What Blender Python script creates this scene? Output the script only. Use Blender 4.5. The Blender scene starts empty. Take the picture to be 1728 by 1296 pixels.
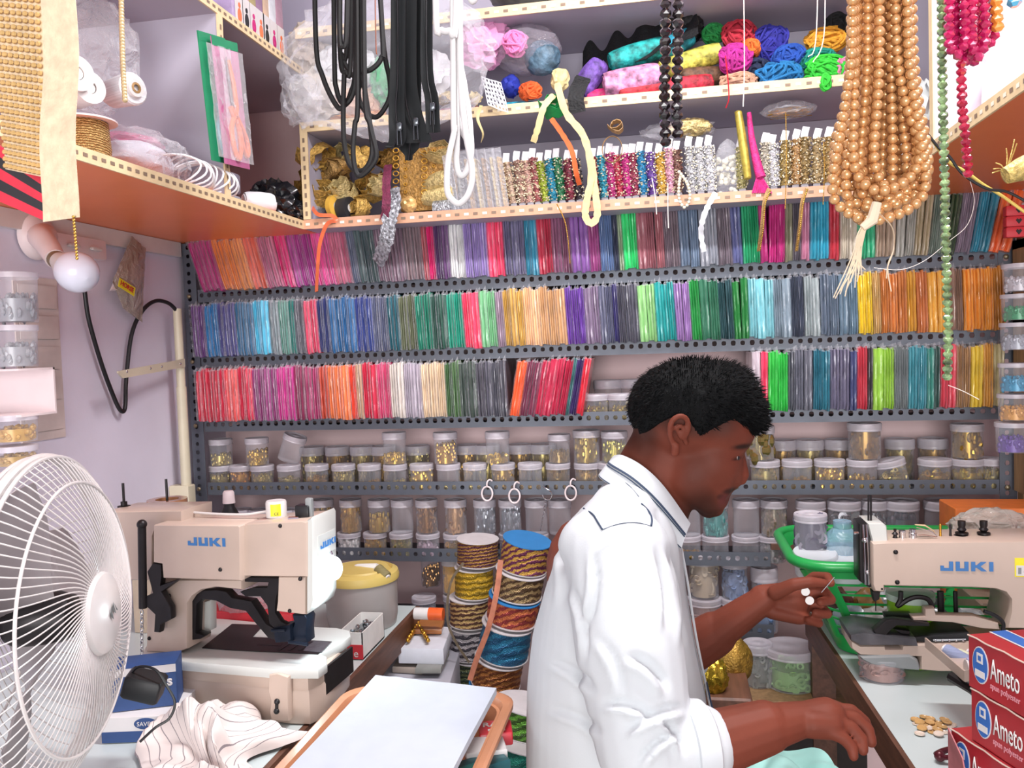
import bpy, bmesh, math, random
from mathutils import Vector, Matrix, noise
import numpy as np
SC = bpy.context.scene; COL = SC.collection
rnd = random.Random(7)
PI = math.pi
# ---------------------------------------------------------------- camera
FPX = 1400.0; YAW, PIT, ROL = (math.radians(v) for v in (10.6, 2.6, 1.95)); CAMZ = 1.38
cf = Vector((-math.sin(YAW)*math.cos(PIT), math.cos(YAW)*math.cos(PIT), -math.sin(PIT)))
cr0 = Vector((math.cos(YAW), math.sin(YAW), 0)); cu0 = cr0.cross(cf)
CR = cr0*math.cos(ROL) - cu0*math.sin(ROL); CU = cu0*math.cos(ROL) + cr0*math.sin(ROL)
CO = Vector((0, 0, CAMZ))
cam = bpy.data.objects.new('camera', bpy.data.cameras.new('camera')); COL.objects.link(cam)
cam.data.sensor_width = 36; cam.data.lens = FPX*36/1728; cam.data.clip_start = 0.02
M = Matrix((CR, CU, -cf)).transposed().to_4x4(); M.translation = CO; cam.matrix_world = M
SC.camera = cam
def ray(px, py): return CR*((px-864)/FPX) - CU*((py-648)/FPX) + cf
def at(px, py, ax, v):
    "point of the world plane (axis ax = v) that a survey pixel of the photograph falls on"
    d = ray(px, py); return CO + d*((v-CO[ax])/d[ax])
def AY(px, py, y): return at(px, py, 1, y)
def AX(px, py, x): return at(px, py, 0, x)
def AZ(px, py, z): return at(px, py, 2, z)
def AP(px, py, P, N):
    d = ray(px, py); return CO + d*((P-CO).dot(N)/d.dot(N))
# ---------------------------------------------------------------- light
SC.view_settings.view_transform = 'Standard'; SC.view_settings.look = 'None'
SC.view_settings.exposure = 0.0; SC.view_settings.gamma = 1.0; SC.view_settings.use_curve_mapping = False
w = bpy.data.worlds.new('shop_front_daylight'); SC.world = w; w.use_nodes = True
w.node_tree.nodes['Background'].inputs[0].default_value = (0.98, 0.96, 1.0, 1)
w.node_tree.nodes['Background'].inputs[1].default_value = 0.7
def area(name, loc, rot, sx, sy, power, col):
    l = bpy.data.lights.new(name, 'AREA'); l.shape = 'RECTANGLE'; l.size = sx; l.size_y = sy; l.energy = power; l.color = col
    o = bpy.data.objects.new(name, l); COL.objects.link(o); o.location = loc; o.rotation_euler = rot; return o
area('ceiling_tube_light', (0.30, 1.15, 2.72), (0, 0, 0), 1.2, 0.10, 50, (1.0, 0.98, 0.98))
area('front_fill_light', (0.15, -4.0, 1.35), (math.radians(90), 0, 0), 3.2, 2.4, 250, (1.0, 0.98, 0.97))  # unseen fill added behind the camera to lift the rack and cabinet undersides
SC.cycles.transparent_max_bounces = 24
SC.cycles.max_bounces = 8
SC.cycles.sample_clamp_indirect = 4
# ---------------------------------------------------------------- materials
def lin(c):
    if isinstance(c, str):
        c = tuple(int(c[i:i+2], 16) for i in (0, 2, 4))
    return tuple(((v/255)/12.92 if v/255 <= 0.04045 else ((v/255+0.055)/1.055)**2.4) for v in c) + (1.0,)
def newmat(name):
    m = bpy.data.materials.new(name); m.use_nodes = True; nt = m.node_tree
    return m, nt, nt.nodes['Principled BSDF'], nt.nodes['Material Output']
def N(nt, t, **k):
    n = nt.nodes.new(t)
    for a, b in k.items(): setattr(n, a, b)
    return n
def pm(name, col, rough=0.5, metal=0.0, var=0.08, scale=30, bump=0.0, bscale=None, coat=0.0, objcol=False, stretch=None, spec=None, emis=0, alpha=None, sss=0):
    "principled material with a little procedural variation"
    m, nt, b, out = newmat(name); L = nt.links.new
    tc = N(nt, 'ShaderNodeTexCoord'); mp = N(nt, 'ShaderNodeMapping')
    if stretch: mp.inputs['Scale'].default_value = stretch
    L(tc.outputs['Object'], mp.inputs[0])
    nz = N(nt, 'ShaderNodeTexNoise'); nz.inputs['Scale'].default_value = scale; nz.inputs['Detail'].default_value = 4
    L(mp.outputs[0], nz.inputs['Vector'])
    mx = N(nt, 'ShaderNodeMixRGB', blend_type='MULTIPLY'); mx.inputs[0].default_value = 1
    rp = N(nt, 'ShaderNodeValToRGB'); rp.color_ramp.elements[0].position = .3; rp.color_ramp.elements[1].position = .7
    lo = max(0, 1-var*2.2); rp.color_ramp.elements[0].color = (lo, lo, lo, 1); rp.color_ramp.elements[1].color = (1+var*.3,)*3+(1,)
    L(nz.outputs['Fac'], rp.inputs[0]); L(rp.outputs[0], mx.inputs[2])
    if objcol:
        oi = N(nt, 'ShaderNodeObjectInfo'); L(oi.outputs['Color'], mx.inputs[1])
    else: mx.inputs[1].default_value = lin(col)
    L(mx.outputs[0], b.inputs['Base Color'])
    b.inputs['Roughness'].default_value = rough; b.inputs['Metallic'].default_value = metal
    b.inputs['Coat Weight'].default_value = coat; b.inputs['Coat Roughness'].default_value = .15
    if spec is not None: b.inputs['Specular IOR Level'].default_value = spec
    if sss: b.inputs['Subsurface Weight'].default_value = sss; b.inputs['Subsurface Radius'].default_value = (.01, .004, .002)
    if emis: b.inputs['Emission Color'].default_value = lin(col); b.inputs['Emission Strength'].default_value = emis
    if alpha is not None: b.inputs['Alpha'].default_value = alpha
    if bump:
        bp = N(nt, 'ShaderNodeBump'); bp.inputs['Strength'].default_value = bump; bp.inputs['Distance'].default_value = .004
        n2 = N(nt, 'ShaderNodeTexNoise'); n2.inputs['Scale'].default_value = bscale or scale*3; n2.inputs['Detail'].default_value = 3
        L(mp.outputs[0], n2.inputs['Vector']); L(n2.outputs['Fac'], bp.inputs['Height']); L(bp.outputs[0], b.inputs['Normal'])
    return m
def clear(name, col='eeeef4', body=0.12, bump=0.0, bscale=30, rough=0.12, edge=0.35):
    "thin see-through plastic"
    m, nt, b, out = newmat(name); L = nt.links.new
    b.inputs['Base Color'].default_value = lin(col); b.inputs['Roughness'].default_value = rough; b.inputs['Specular IOR Level'].default_value = .8
    tr = N(nt, 'ShaderNodeBsdfTransparent'); mix = N(nt, 'ShaderNodeMixShader')
    lw = N(nt, 'ShaderNodeLayerWeight'); lw.inputs['Blend'].default_value = .35
    mr = N(nt, 'ShaderNodeMapRange'); mr.inputs['To Min'].default_value = body; mr.inputs['To Max'].default_value = body+edge
    L(lw.outputs['Facing'], mr.inputs['Value']); L(mr.outputs[0], mix.inputs[0])
    L(tr.outputs[0], mix.inputs[1]); L(b.outputs[0], mix.inputs[2]); L(mix.outputs[0], out.inputs[0])
    if bump:
        tc = N(nt, 'ShaderNodeTexCoord'); n2 = N(nt, 'ShaderNodeTexNoise'); n2.inputs['Scale'].default_value = bscale; n2.inputs['Detail'].default_value = 5; n2.inputs['Distortion'].default_value = 1.2
        L(tc.outputs['Object'], n2.inputs['Vector'])
        bp = N(nt, 'ShaderNodeBump'); bp.inputs['Strength'].default_value = bump; bp.inputs['Distance'].default_value = .02
        L(n2.outputs['Fac'], bp.inputs['Height']); L(bp.outputs[0], b.inputs['Normal']); L(bp.outputs[0], lw.inputs['Normal'])
        # crease highlights put into the opacity: a few sharp streaks are denser
        rp = N(nt, 'ShaderNodeValToRGB'); rp.color_ramp.elements[0].position = .60; rp.color_ramp.elements[1].position = .72
        ad = N(nt, 'ShaderNodeMath', operation='MULTIPLY_ADD'); ad.inputs[1].default_value = .22
        L(n2.outputs['Fac'], rp.inputs[0]); L(rp.outputs[0], ad.inputs[0]); L(mr.outputs[0], ad.inputs[2]); L(ad.outputs[0], mix.inputs[0])
    return m
# ---------------------------------------------------------------- mesh building
def frame(d):
    d = Vector(d).normalized(); a = Vector((0, 0, 1)) if abs(d.z) < .9 else Vector((1, 0, 0))
    u = d.cross(a).normalized(); return u, d.cross(u).normalized(), d
class MB:
    def __init__(s): s.v = []; s.f = []; s.mi = []; s.cur = 0; s.X = None
    def m(s, i): s.cur = i; return s
    def add(s, vs, fs):
        o = len(s.v)
        if s.X is not None: vs = [s.X @ Vector(q) for q in vs]
        s.v += [tuple(q) for q in vs]; s.f += [tuple(i+o for i in q) for q in fs]; s.mi += [s.cur]*len(fs); return s
    def bx(s, x0, x1, y0, y1, z0, z1, X=None, bev=0):
        if bev:
            b = min(bev, abs(x1-x0)*.45, abs(y1-y0)*.45)
            pts = []
            for cx, cy, a0 in ((x1-b, y1-b, 0), (x0+b, y1-b, 90), (x0+b, y0+b, 180), (x1-b, y0+b, 270)):
                for k in range(4):
                    a = math.radians(a0+k*30); pts.append((cx+b*math.cos(a), cy+b*math.sin(a)))
            n = len(pts); bz = min(b, abs(z1-z0)*.3); cx = (x0+x1)/2; cy = (y0+y1)/2
            vs = []
            for z, ins in ((z0, bz), (z0+bz, 0), (z1-bz, 0), (z1, bz)):
                for p in pts:
                    q = Vector((cx-p[0], cy-p[1])); q = q.normalized()*ins if q.length else q
                    vs.append((p[0]+q.x, p[1]+q.y, z))
            fs = [tuple(reversed(range(n))), tuple(range(3*n, 4*n))]
            for r in range(3):
                for i in range(n): fs.append((r*n+i, r*n+(i+1) % n, (r+1)*n+(i+1) % n, (r+1)*n+i))
        else:
            vs = [(x, y, z) for z in (z0, z1) for y in (y0, y1) for x in (x0, x1)]
            fs = [(0, 2, 3, 1), (4, 5, 7, 6), (0, 1, 5, 4), (2, 6, 7, 3), (0, 4, 6, 2), (1, 3, 7, 5)]
        if X is not None: vs = [X @ Vector(q) for q in vs]
        return s.add(vs, fs)
    def tube(s, pts, r, n=8, closed=False, cap=True, flat=1.0, up=None):
        pts = [Vector(p) for p in pts]; m = len(pts); rs = r if isinstance(r, (list, tuple)) else [r]*m
        vs = []; u = None
        for i, p in enumerate(pts):
            a = pts[(i-1) % m] if (closed or i > 0) else p; b = pts[(i+1) % m] if (closed or i < m-1) else p
            d = (b-a).normalized() if (b-a).length > 1e-9 else Vector((0, 0, 1))
            if up is not None: u = d.cross(Vector(up)); u = u.normalized() if u.length > 1e-6 else frame(d)[0]
            elif u is None: u = frame(d)[0]
            else:
                u = u - d*u.dot(d); u = u.normalized() if u.length > 1e-6 else frame(d)[0]
            v = d.cross(u)
            for k in range(n):
                a = 2*PI*k/n; vs.append(p+u*math.cos(a)*rs[i]+v*math.sin(a)*rs[i]*flat)
        fs = []
        for i in range(m if closed else m-1):
            j = (i+1) % m
            for k in range(n): fs.append((i*n+k, i*n+(k+1) % n, j*n+(k+1) % n, j*n+k))
        if cap and not closed: fs += [tuple(reversed(range(n))), tuple(range((m-1)*n, m*n))]
        return s.add(vs, fs)
    def lathe(s, prof, n=24, X=None, cap=True, wob=0):
        vs = [];
        for r, z in prof:
            for k in range(n):
                a = 2*PI*k/n; vs.append((r*math.cos(a), r*math.sin(a), z))
        fs = []
        for i in range(len(prof)-1):
            for k in range(n): fs.append((i*n+k, i*n+(k+1) % n, (i+1)*n+(k+1) % n, (i+1)*n+k))
        if cap:
            if prof[0][0] > 1e-6: fs.append(tuple(reversed(range(n))))
            if prof[-1][0] > 1e-6: fs.append(tuple(range((len(prof)-1)*n, len(prof)*n)))
        if X is not None: vs = [X @ Vector(q) for q in vs]
        return s.add(vs, fs)
    def prism(s, poly, w, t0=0.0, t1=None, P=None, U=None, V=None, bev=0.0):
        "closed polygon (a, b) pairs in the plane P + a*U + b*V, given thickness along w"
        P = Vector(P) if P is not None else Vector(); U = Vector(U) if U is not None else Vector((1, 0, 0)); V = Vector(V) if V is not None else Vector((0, 0, 1))
        w = Vector(w); n = len(poly); t1 = t1 if t1 is not None else 1.0
        ar = sum(poly[i][0]*poly[(i+1) % n][1]-poly[(i+1) % n][0]*poly[i][1] for i in range(n))
        if ar < 0: poly = poly[::-1]
        if bev:
            ins = []
            for i in range(n):
                a = Vector(poly[i-1]); b = Vector(poly[i]); c = Vector(poly[(i+1) % n])
                e1 = (b-a).normalized(); e2 = (c-b).normalized(); n1 = Vector((-e1.y, e1.x)); n2 = Vector((-e2.y, e2.x))
                bb = (n1+n2); k = bev/max(.35, bb.length_squared/2) ; ins.append(tuple(b+bb*.5*k*1.0))
            sgn = 1 if t1 > t0 else -1; rings = [(ins, t0), (poly, t0+sgn*bev), (poly, t1-sgn*bev), (ins, t1)]
        else: rings = [(poly, t0), (poly, t1)]
        vs = [P+U*a+V*b+w*t for pl, t in rings for a, b in pl]
        fs = [tuple(range(n)), tuple(reversed(range((len(rings)-1)*n, len(rings)*n)))]
        for r in range(len(rings)-1):
            for i in range(n): fs.append((r*n+(i+1) % n, r*n+i, (r+1)*n+i, (r+1)*n+(i+1) % n))
        return s.add(vs, fs)
    def ball(s, c, r, seg=10, rings=7, sc=(1, 1, 1), X=None):
        c = Vector(c); vs = [(0, 0, 1)]; fs = []
        for i in range(1, rings):
            t = PI*i/rings
            for k in range(seg):
                a = 2*PI*k/seg; vs.append((math.sin(t)*math.cos(a), math.sin(t)*math.sin(a), math.cos(t)))
        vs.append((0, 0, -1)); L = len(vs)-1
        for k in range(seg): fs.append((0, 1+k, 1+(k+1) % seg)); fs.append((L, 1+(rings-2)*seg+(k+1) % seg, 1+(rings-2)*seg+k))
        for i in range(rings-2):
            for k in range(seg): fs.append((1+i*seg+k, 1+(i+1)*seg+k, 1+(i+1)*seg+(k+1) % seg, 1+i*seg+(k+1) % seg))
        out = []
        for q in vs:
            q = Vector((q[0]*r*sc[0], q[1]*r*sc[1], q[2]*r*sc[2]))
            if X is not None: q = X @ q
            out.append(c+q)
        return s.add(out, fs)
    def gem(s, c, r, X=None):
        "cheap faceted bead"
        c = Vector(c); vs = []
        for z, q in ((.74, .5), (.26, .97), (-.26, .97), (-.74, .5)):
            for k in range(6):
                a = PI/3*k + (PI/6 if z > 0 else 0); vs.append(Vector((math.cos(a)*q*r, math.sin(a)*q*r, z*r)))
        if X is not None: vs = [X @ q for q in vs]
        vs = [c+q for q in vs]; fs = [(0, 1, 2, 3, 4, 5), (23, 22, 21, 20, 19, 18)]
        for a in (0, 6, 12):
            for k in range(6): fs.append((a+k, a+6+k, a+6+(k+1) % 6, a+(k+1) % 6))
        return s.add(vs, fs)
    def grid(s, fn, nu, nv, closed_u=False):
        vs = [fn(i/(nu-(0 if closed_u else 1)), j/(nv-1)) for j in range(nv) for i in range(nu)]; fs = []
        for j in range(nv-1):
            for i in range(nu if closed_u else nu-1):
                fs.append((j*nu+i, j*nu+(i+1) % nu, (j+1)*nu+(i+1) % nu, (j+1)*nu+i))
        return s.add(vs, fs)
    def sheet(s, fn, nu, nv, th=0.0008):
        "surface fn(u,v) with real thickness"
        P = [[Vector(fn(i/(nu-1), j/(nv-1))) for i in range(nu)] for j in range(nv)]; vs = []; Q = []
        for j in range(nv):
            for i in range(nu):
                a = P[j][min(i+1, nu-1)]-P[j][max(i-1, 0)]; b = P[min(j+1, nv-1)][i]-P[max(j-1, 0)][i]
                nn = a.cross(b); nn = nn.normalized() if nn.length > 1e-12 else Vector((0, 0, 1)); vs.append(P[j][i]+nn*th/2); Q.append(P[j][i]-nn*th/2)
        o = len(vs); fs = []
        for j in range(nv-1):
            for i in range(nu-1):
                q = (j*nu+i, j*nu+i+1, (j+1)*nu+i+1, (j+1)*nu+i); fs.append(q); fs.append(tuple(o+k for k in reversed(q)))
        for i in range(nu-1): fs.append((i+1, i, o+i, o+i+1)); k = (nv-1)*nu; fs.append((k+i, k+i+1, o+k+i+1, o+k+i))
        for j in range(nv-1): fs.append((j*nu, (j+1)*nu, o+(j+1)*nu, o+j*nu)); k = nu-1; fs.append((j*nu+nu+k, j*nu+k, o+j*nu+k, o+j*nu+nu+k))
        return s.add(vs+Q, fs)
    def build(s, name, mats, parent=None, smooth=True, origin=None, world=True, ang=40, collink=True):
        if not isinstance(mats, (list, tuple)): mats = [mats]
        me = bpy.data.meshes.new(name); vs = s.v
        if parent is not None:
            if world:
                inv = wm(parent).inverted(); vs = [inv @ Vector(q) for q in vs]
            org = None
        else:
            if origin is None:
                xs, ys, zs = zip(*vs); origin = ((min(xs)+max(xs))/2, (min(ys)+max(ys))/2, min(zs))
            org = Vector(origin); vs = [Vector(q)-org for q in vs]
        me.from_pydata([tuple(q) for q in vs], [], s.f)
        for k in mats: me.materials.append(k)
        if max(s.mi or [0]) > 0: me.polygons.foreach_set('material_index', s.mi)
        if smooth:
            me.polygons.foreach_set('use_smooth', [True]*len(me.polygons))
            me.set_sharp_from_angle(angle=math.radians(ang))
        me.update(); o = bpy.data.objects.new(name, me); COL.objects.link(o)
        if parent is not None: o.parent = parent
        else:
            o.location = org
        return o
def wm(o):
    m = o.matrix_basis.copy()
    while o.parent is not None: o = o.parent; m = o.matrix_basis @ m
    return m
def tag(o, label=None, cat=None, group=None, kind=None):
    if label: o['label'] = label
    if cat: o['category'] = cat
    if group: o['group'] = group
    if kind: o['kind'] = kind
    return o
def thing(name, loc, label, cat, group=None, rz=0, X=None):
    o = bpy.data.objects.new(name, None); COL.objects.link(o); o.empty_display_size = .02
    mw = Matrix.Translation(Vector(loc)) @ Matrix.Rotation(rz, 4, 'Z')
    if X is not None: mw = X
    o.matrix_basis = mw; return tag(o, label, cat, group)
def struct(o): o['kind'] = 'structure'; return o
def dup(o, label=None, group=None, loc=None, rot=None, sc=None, color=None):
    c = o.copy(); COL.objects.link(c)
    if loc is not None: c.location = loc
    if rot is not None: c.rotation_euler = rot
    if sc is not None: c.scale = sc
    if label: c['label'] = label
    if group: c['group'] = group
    if color is not None: c.color = color
    for ch in list(o.children):
        d = ch.copy(); COL.objects.link(d); d.parent = c
    return c
def text(name, body, m, P, U, V, size, parent=None, ext=0.0006, bold=0.0, sx=1.0, shear=0, align='LEFT', label=None):
    "raised lettering: P = lower left corner, U = reading direction, V = up"
    cu = bpy.data.curves.new(name, 'FONT'); cu.body = body; cu.size = 1; cu.extrude = 0; cu.offset = bold; cu.shear = shear; cu.align_x = align; cu.resolution_u = 3
    t = bpy.data.objects.new(name, cu); COL.objects.link(t); dg = bpy.context.evaluated_depsgraph_get()
    me = bpy.data.meshes.new_from_object(t.evaluated_get(dg)); bpy.data.objects.remove(t)
    U = Vector(U).normalized(); V = Vector(V).normalized(); W = U.cross(V); P = Vector(P)
    bm = bmesh.new(); bm.from_mesh(me)
    r = bmesh.ops.extrude_face_region(bm, geom=list(bm.faces))
    for q in [g for g in r['geom'] if isinstance(g, bmesh.types.BMVert)]: q.co.z += ext/size
    bmesh.ops.recalc_face_normals(bm, faces=list(bm.faces))
    inv = wm(parent).inverted() if parent is not None else Matrix.Translation(-P)
    for q in bm.verts: q.co = inv @ (P + U*q.co.x*size*sx + V*q.co.y*size + W*(q.co.z*size))
    bm.to_mesh(me); bm.free(); me.materials.clear(); me.materials.append(m)
    o = bpy.data.objects.new(name, me); COL.objects.link(o)
    if parent is not None: o.parent = parent
    else: o.location = P
    if label: o['label'] = label
    return o
def nz3(p, s=1.0, seed=0.0): return noise.noise(Vector(p)*s+Vector((seed, seed*1.7, -seed)))
def blob(name, c, r, m, parent=None, seed=0, amp=.25, fs=2.2, sub=4, ridge=True, fl=None, X=None):
    "crumpled bag or bundle: displaced sphere, r = three radii; fl = z it is flattened on"
    bm = bmesh.new(); bmesh.ops.create_icosphere(bm, subdivisions=sub, radius=1)
    mb = MB(); vs = []
    for v in bm.verts:
        q = v.co.copy(); n = nz3(q, fs, seed)
        if ridge: n = .6*(1-2*abs(n)*1.6) + .5*nz3(q, fs*2.3, seed+9) - .3*abs(nz3(q, fs*5, seed+4))
        q = q*(1+amp*n); q = Vector((q.x*r[0], q.y*r[1], q.z*r[2]))
        if X is not None: q = X @ q
        q = q + Vector(c)
        if fl is not None and q.z < fl: q.z = fl + (q.z-fl)*.02
        vs.append(q)
    mb.add(vs, [tuple(v.index for v in f.verts) for f in bm.faces]); bm.free()
    return mb.build(name, m, parent, ang=60 if not ridge else 35)
def smoothpath(pts, k=6, closed=False):
    pts = [Vector(p) for p in pts]; out = []; n = len(pts)
    for i in range(n if closed else n-1):
        g = (lambda j: pts[j % n]) if closed else (lambda j: pts[max(0, min(n-1, j))])
        p0, p1, p2, p3 = g(i-1), g(i), g(i+1), g(i+2)
        for j in range(k):
            t = j/k; out.append(.5*((2*p1)+(p2-p0)*t+(2*p0-5*p1+4*p2-p3)*t*t+(3*p1-p0-3*p2+p3)*t**3))
    if not closed: out.append(pts[-1])
    return out
# ================================================================ materials in use
ORANGE = pm('orange_laminate', 'ff8a4e', .4, var=.03, scale=6, coat=.15)
ORANGE2 = pm('rust_laminate', 'e87a44', .4, var=.04, scale=6)
LILAC = pm('lilac_painted_board', 'b4afbe', .6, var=.03, scale=5)
PLYEDGE = pm('cream_edge_band', 'e8cfa4', .5, var=.06, scale=40)
PLYEDGE2 = pm('pinkish_edge_band', 'd8a284', .5, var=.06, scale=40)
DASH = pm('brown_dash_print', '8a7462', .6, var=.05)
DASHW = pm('white_dash_print', 'f3ead8', .6, var=.03)
WALLP = pm('pink_distemper', 'e8cbcc', .85, var=.05, scale=4, bump=.15, bscale=60)
WALLB = pm('pale_lilac_distemper', 'e2dcec', .8, var=.05, scale=3.5, bump=.12, bscale=50)
RACKM = pm('grey_slotted_steel', '5c616c', .45, .25, var=.07, scale=14, bump=.05)
RACKD = pm('dark_shelf_steel', '4c5058', .5, .2, var=.06, scale=14)
BOLT = pm('bolt_brass', '9a8d74', .4, .7, var=.1)
WOODB = pm('brown_wood_edge', '6b4636', .5, var=.2, scale=12, stretch=(8, 1, 8))
WOODL = pm('bare_wood', 'a8865f', .6, var=.15, scale=12, stretch=(8, 8, 1))
CEIL = pm('ceiling_paint', 'dcd8de', .9, var=.03)
FLOORM = pm('floor_tile', 'cfc6be', .5, var=.1)
BLACKM = pm('black_paint', '17171b', .45, var=.1)
DKMET = pm('dark_metal', '2a2628', .4, .5, var=.15)
WHITEP = pm('white_plastic', 'dcd8d6', .4, var=.03, coat=.2)
WHITEC = pm('white_cloth', 'eef0f6', .8, var=.03, scale=60)
CHROME = pm('chrome', 'd8d8dc', .15, 1, var=.03)
GOLD = pm('gold_metal', 'd9a441', .28, .85, var=.2, scale=80)
# ================================================================ room
mb = MB().bx(-1.5, 1.1, 2.36, 2.46, 0, 2.8); struct(mb.build('wall_back', WALLP, smooth=False))
mb = MB().bx(-1.45, -1.35, .15, 2.36, 0, 2.8); struct(mb.build('wall_left', WALLB, smooth=False))
mb = MB().bx(.95, 1.05, .15, 2.36, 0, 2.8); struct(mb.build('wall_right', WALLB, smooth=False))
mb = MB().bx(-1.5, 1.1, -1.0, 2.46, -.05, 0); struct(mb.build('floor', FLOORM, smooth=False))
mb = MB().bx(-1.5, 1.1, .15, 2.46, 2.8, 2.85); struct(mb.build('ceiling', CEIL, smooth=False))
# ================================================================ slotted steel rack
LIPZ = [1.533, 1.349, 1.167, .986, .803, .618]; LH = .036
RX0, RX1, RY = -1.335, .775, 2.15
def slotted(mb, P, U, V, L, h, pitch=.0228, rw=.0062, rh=.0068, th=.002, z0=.0, hh=None):
    "perforated strip from P along U, height h along V; real holes"
    P, U, V = Vector(P), Vector(U), Vector(V); W = U.cross(V); n = int(L/pitch); p = L/n; hh = hh or h
    cy = h*.56
    for i in range(n):
        x0, x1 = i*p, (i+1)*p; cx = (x0+x1)/2; a, b = (rw, rh) if i % 2 else (rw*.95, rh*.85)
        out = [(x1, cy), (x1, h), (cx, h), (x0, h), (x0, cy), (x0, 0), (cx, 0), (x1, 0)]
        inn = [(cx+a, cy), (cx+a*.75, cy+b*.8), (cx, cy+b), (cx-a*.75, cy+b*.8), (cx-a, cy), (cx-a*.75, cy-b*.8), (cx, cy-b), (cx+a*.75, cy-b*.8)]
        vs = [P+U*q[0]+V*q[1] for q in out] + [P+U*q[0]+V*q[1] for q in inn]; vs += [q-W*th for q in vs[:16]]
        fs = []
        for k in range(8):
            j = (k+1) % 8; fs += [(k, j, 8+j, 8+k), (16+j, 16+k, 24+k, 24+j), (8+k, 8+j, 24+j, 24+k)]
        mb.add(vs, fs)
    mb.add([P, P+U*L, P+U*L-W*th, P-W*th], [(0, 1, 2, 3)]); q = V*h
    mb.add([P+q, P+U*L+q, P+U*L+q-W*th, P+q-W*th], [(3, 2, 1, 0)])
rack = thing('slotted_rack', (RX0, RY, 0), 'grey slotted steel rack of six shelves standing against the pink back wall', 'rack')
for sx, x in ((0, RX0), (1, RX1-.0)):
    mb = MB()
    slotted(mb, (x-(.0 if sx else 0), RY-.002, .35), (1, 0, 0), (0, 0, 1), .038, 1.33, pitch=.038) if 0 else None
    # upright: perforated front flange plus side flange
    slotted(mb, (x+(.038), RY-.003, .3), (0, 0, 1), (-1, 0, 0), 1.40-(.0 if not sx else .02), .038, pitch=.024, rw=.006, rh=.006)
    mb.bx(x if not sx else x+.036, x+.002 if not sx else x+.038, RY, RY+.036, .3, 1.69)
    p = mb.build('post', RACKM, rack, smooth=False)
    for z in LIPZ: MB().ball((x+.016, RY-.007, z+.018), .0065, 8, 5, (1, .7, 1)).build('bolt', BOLT, p)
for i, z in enumerate(LIPZ):
    x0, x1 = RX0+.04, RX1
    if i == 4: x1 = .245
    if i == 5: x1 = .25
    mb = MB(); slotted(mb, (x0, RY, z), (1, 0, 0), (0, 0, 1), x1-x0, LH)
    zt = z+LH-.004 if i < 2 else (z+.003)
    mb.bx(x0, x1, RY+.003, RY+.205, z, z+.002)
    mb.build('shelf', RACKM if i < 6 else RACKD, rack, smooth=False)
# ================================================================ upper cabinets
def dashes(mb, P, U, V, L, h, pitch=.024, dark=1, white=None):
    P, U, V = Vector(P), Vector(U), Vector(V); W = U.cross(V); n = int(L/pitch); mb.m(dark)
    for i in range(n):
        a = P+U*(i+.25)*pitch+V*h*.36+W*.0004; b = U*pitch*.5; c = V*h*.30
        mb.m(dark if i % 2 or white is None else white)
        mb.add([a, a+b, a+b+c, a+c], [(0, 1, 2, 3)])
    mb.m(0)
ZB = 1.703
cab = thing('wall_cabinet', (-1.35, 1.0, ZB), 'open wall cabinet with orange underside high on the left wall', 'cabinet')
MB().bx(-1.349, -.922, .55, 2.355, ZB, ZB+.02).build('bottom_board', ORANGE, cab, smooth=False)
mb = MB().bx(-.922, -.918, .55, 2.04, ZB-.001, ZB+.022); dashes(mb, (-.9178, .55, ZB), (0, 1, 0), (0, 0, 1), 1.49, .021, .0225, 1)
mb.build('edge_band', [PLYEDGE, DASH], cab, smooth=False)
MB().bx(-1.349, -.922, .55, 2.355, 2.108, 2.126).build('upper_board', LILAC, cab, smooth=False)
mb = MB().bx(-.922, -.918, .55, 2.355, 2.107, 2.127); dashes(mb, (-.9178, .55, 2.107), (0, 1, 0), (0, 0, 1), 1.8, .02, .0225, 1)
mb.build('edge_band', [PLYEDGE, DASH], cab, smooth=False)
mb = MB().bx(-1.349, -.922, 1.656, 1.674, ZB+.02, 2.108); mb.build('divider', LILAC, cab, smooth=False)
mb = MB().bx(-.922, -.918, 1.655, 1.675, ZB+.022, 2.107); dashes(mb, (-.9178, 1.675, ZB+.03), (0, 0, 1), (0, -1, 0), .37, .02, .0225, 1)
mb.build('edge_band', [PLYEDGE, DASH], cab, smooth=False)
MB().bx(-1.349, -1.341, .55, 2.355, ZB+.02, 2.108).build('back_panel', LILAC, cab, smooth=False)
MB().bx(-1.34, -1.331, .55, 2.355, 2.127, 2.7).build('back_panel', LILAC, cab, smooth=False)

cabr = thing('wall_cabinet', (.95, 1.0, ZB), 'open wall cabinet with rust orange underside high on the right wall', 'cabinet')
MB().bx(.487, .949, .55, 2.355, ZB, ZB+.02).build('bottom_board', ORANGE2, cabr, smooth=False)
mb = MB().bx(.483, .487, .55, 2.04, ZB-.001, ZB+.022); dashes(mb, (.4828, 2.04, ZB), (0, -1, 0), (0, 0, 1), 1.48, .021, .0225, 1, 2)
mb.build('edge_band', [PLYEDGE, DASH, DASHW], cabr, smooth=False)
MB().bx(.487, .949, 1.632, 1.65, ZB+.02, 2.7).build('divider', LILAC, cabr, smooth=False)
MB().bx(.483, .487, 1.631, 1.651, ZB+.022, 2.7).build('edge_band', PLYEDGE, cabr, smooth=False)
MB().bx(.941, .949, .55, 2.355, ZB+.02, 2.7).build('back_panel', LILAC, cabr, smooth=False)

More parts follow.
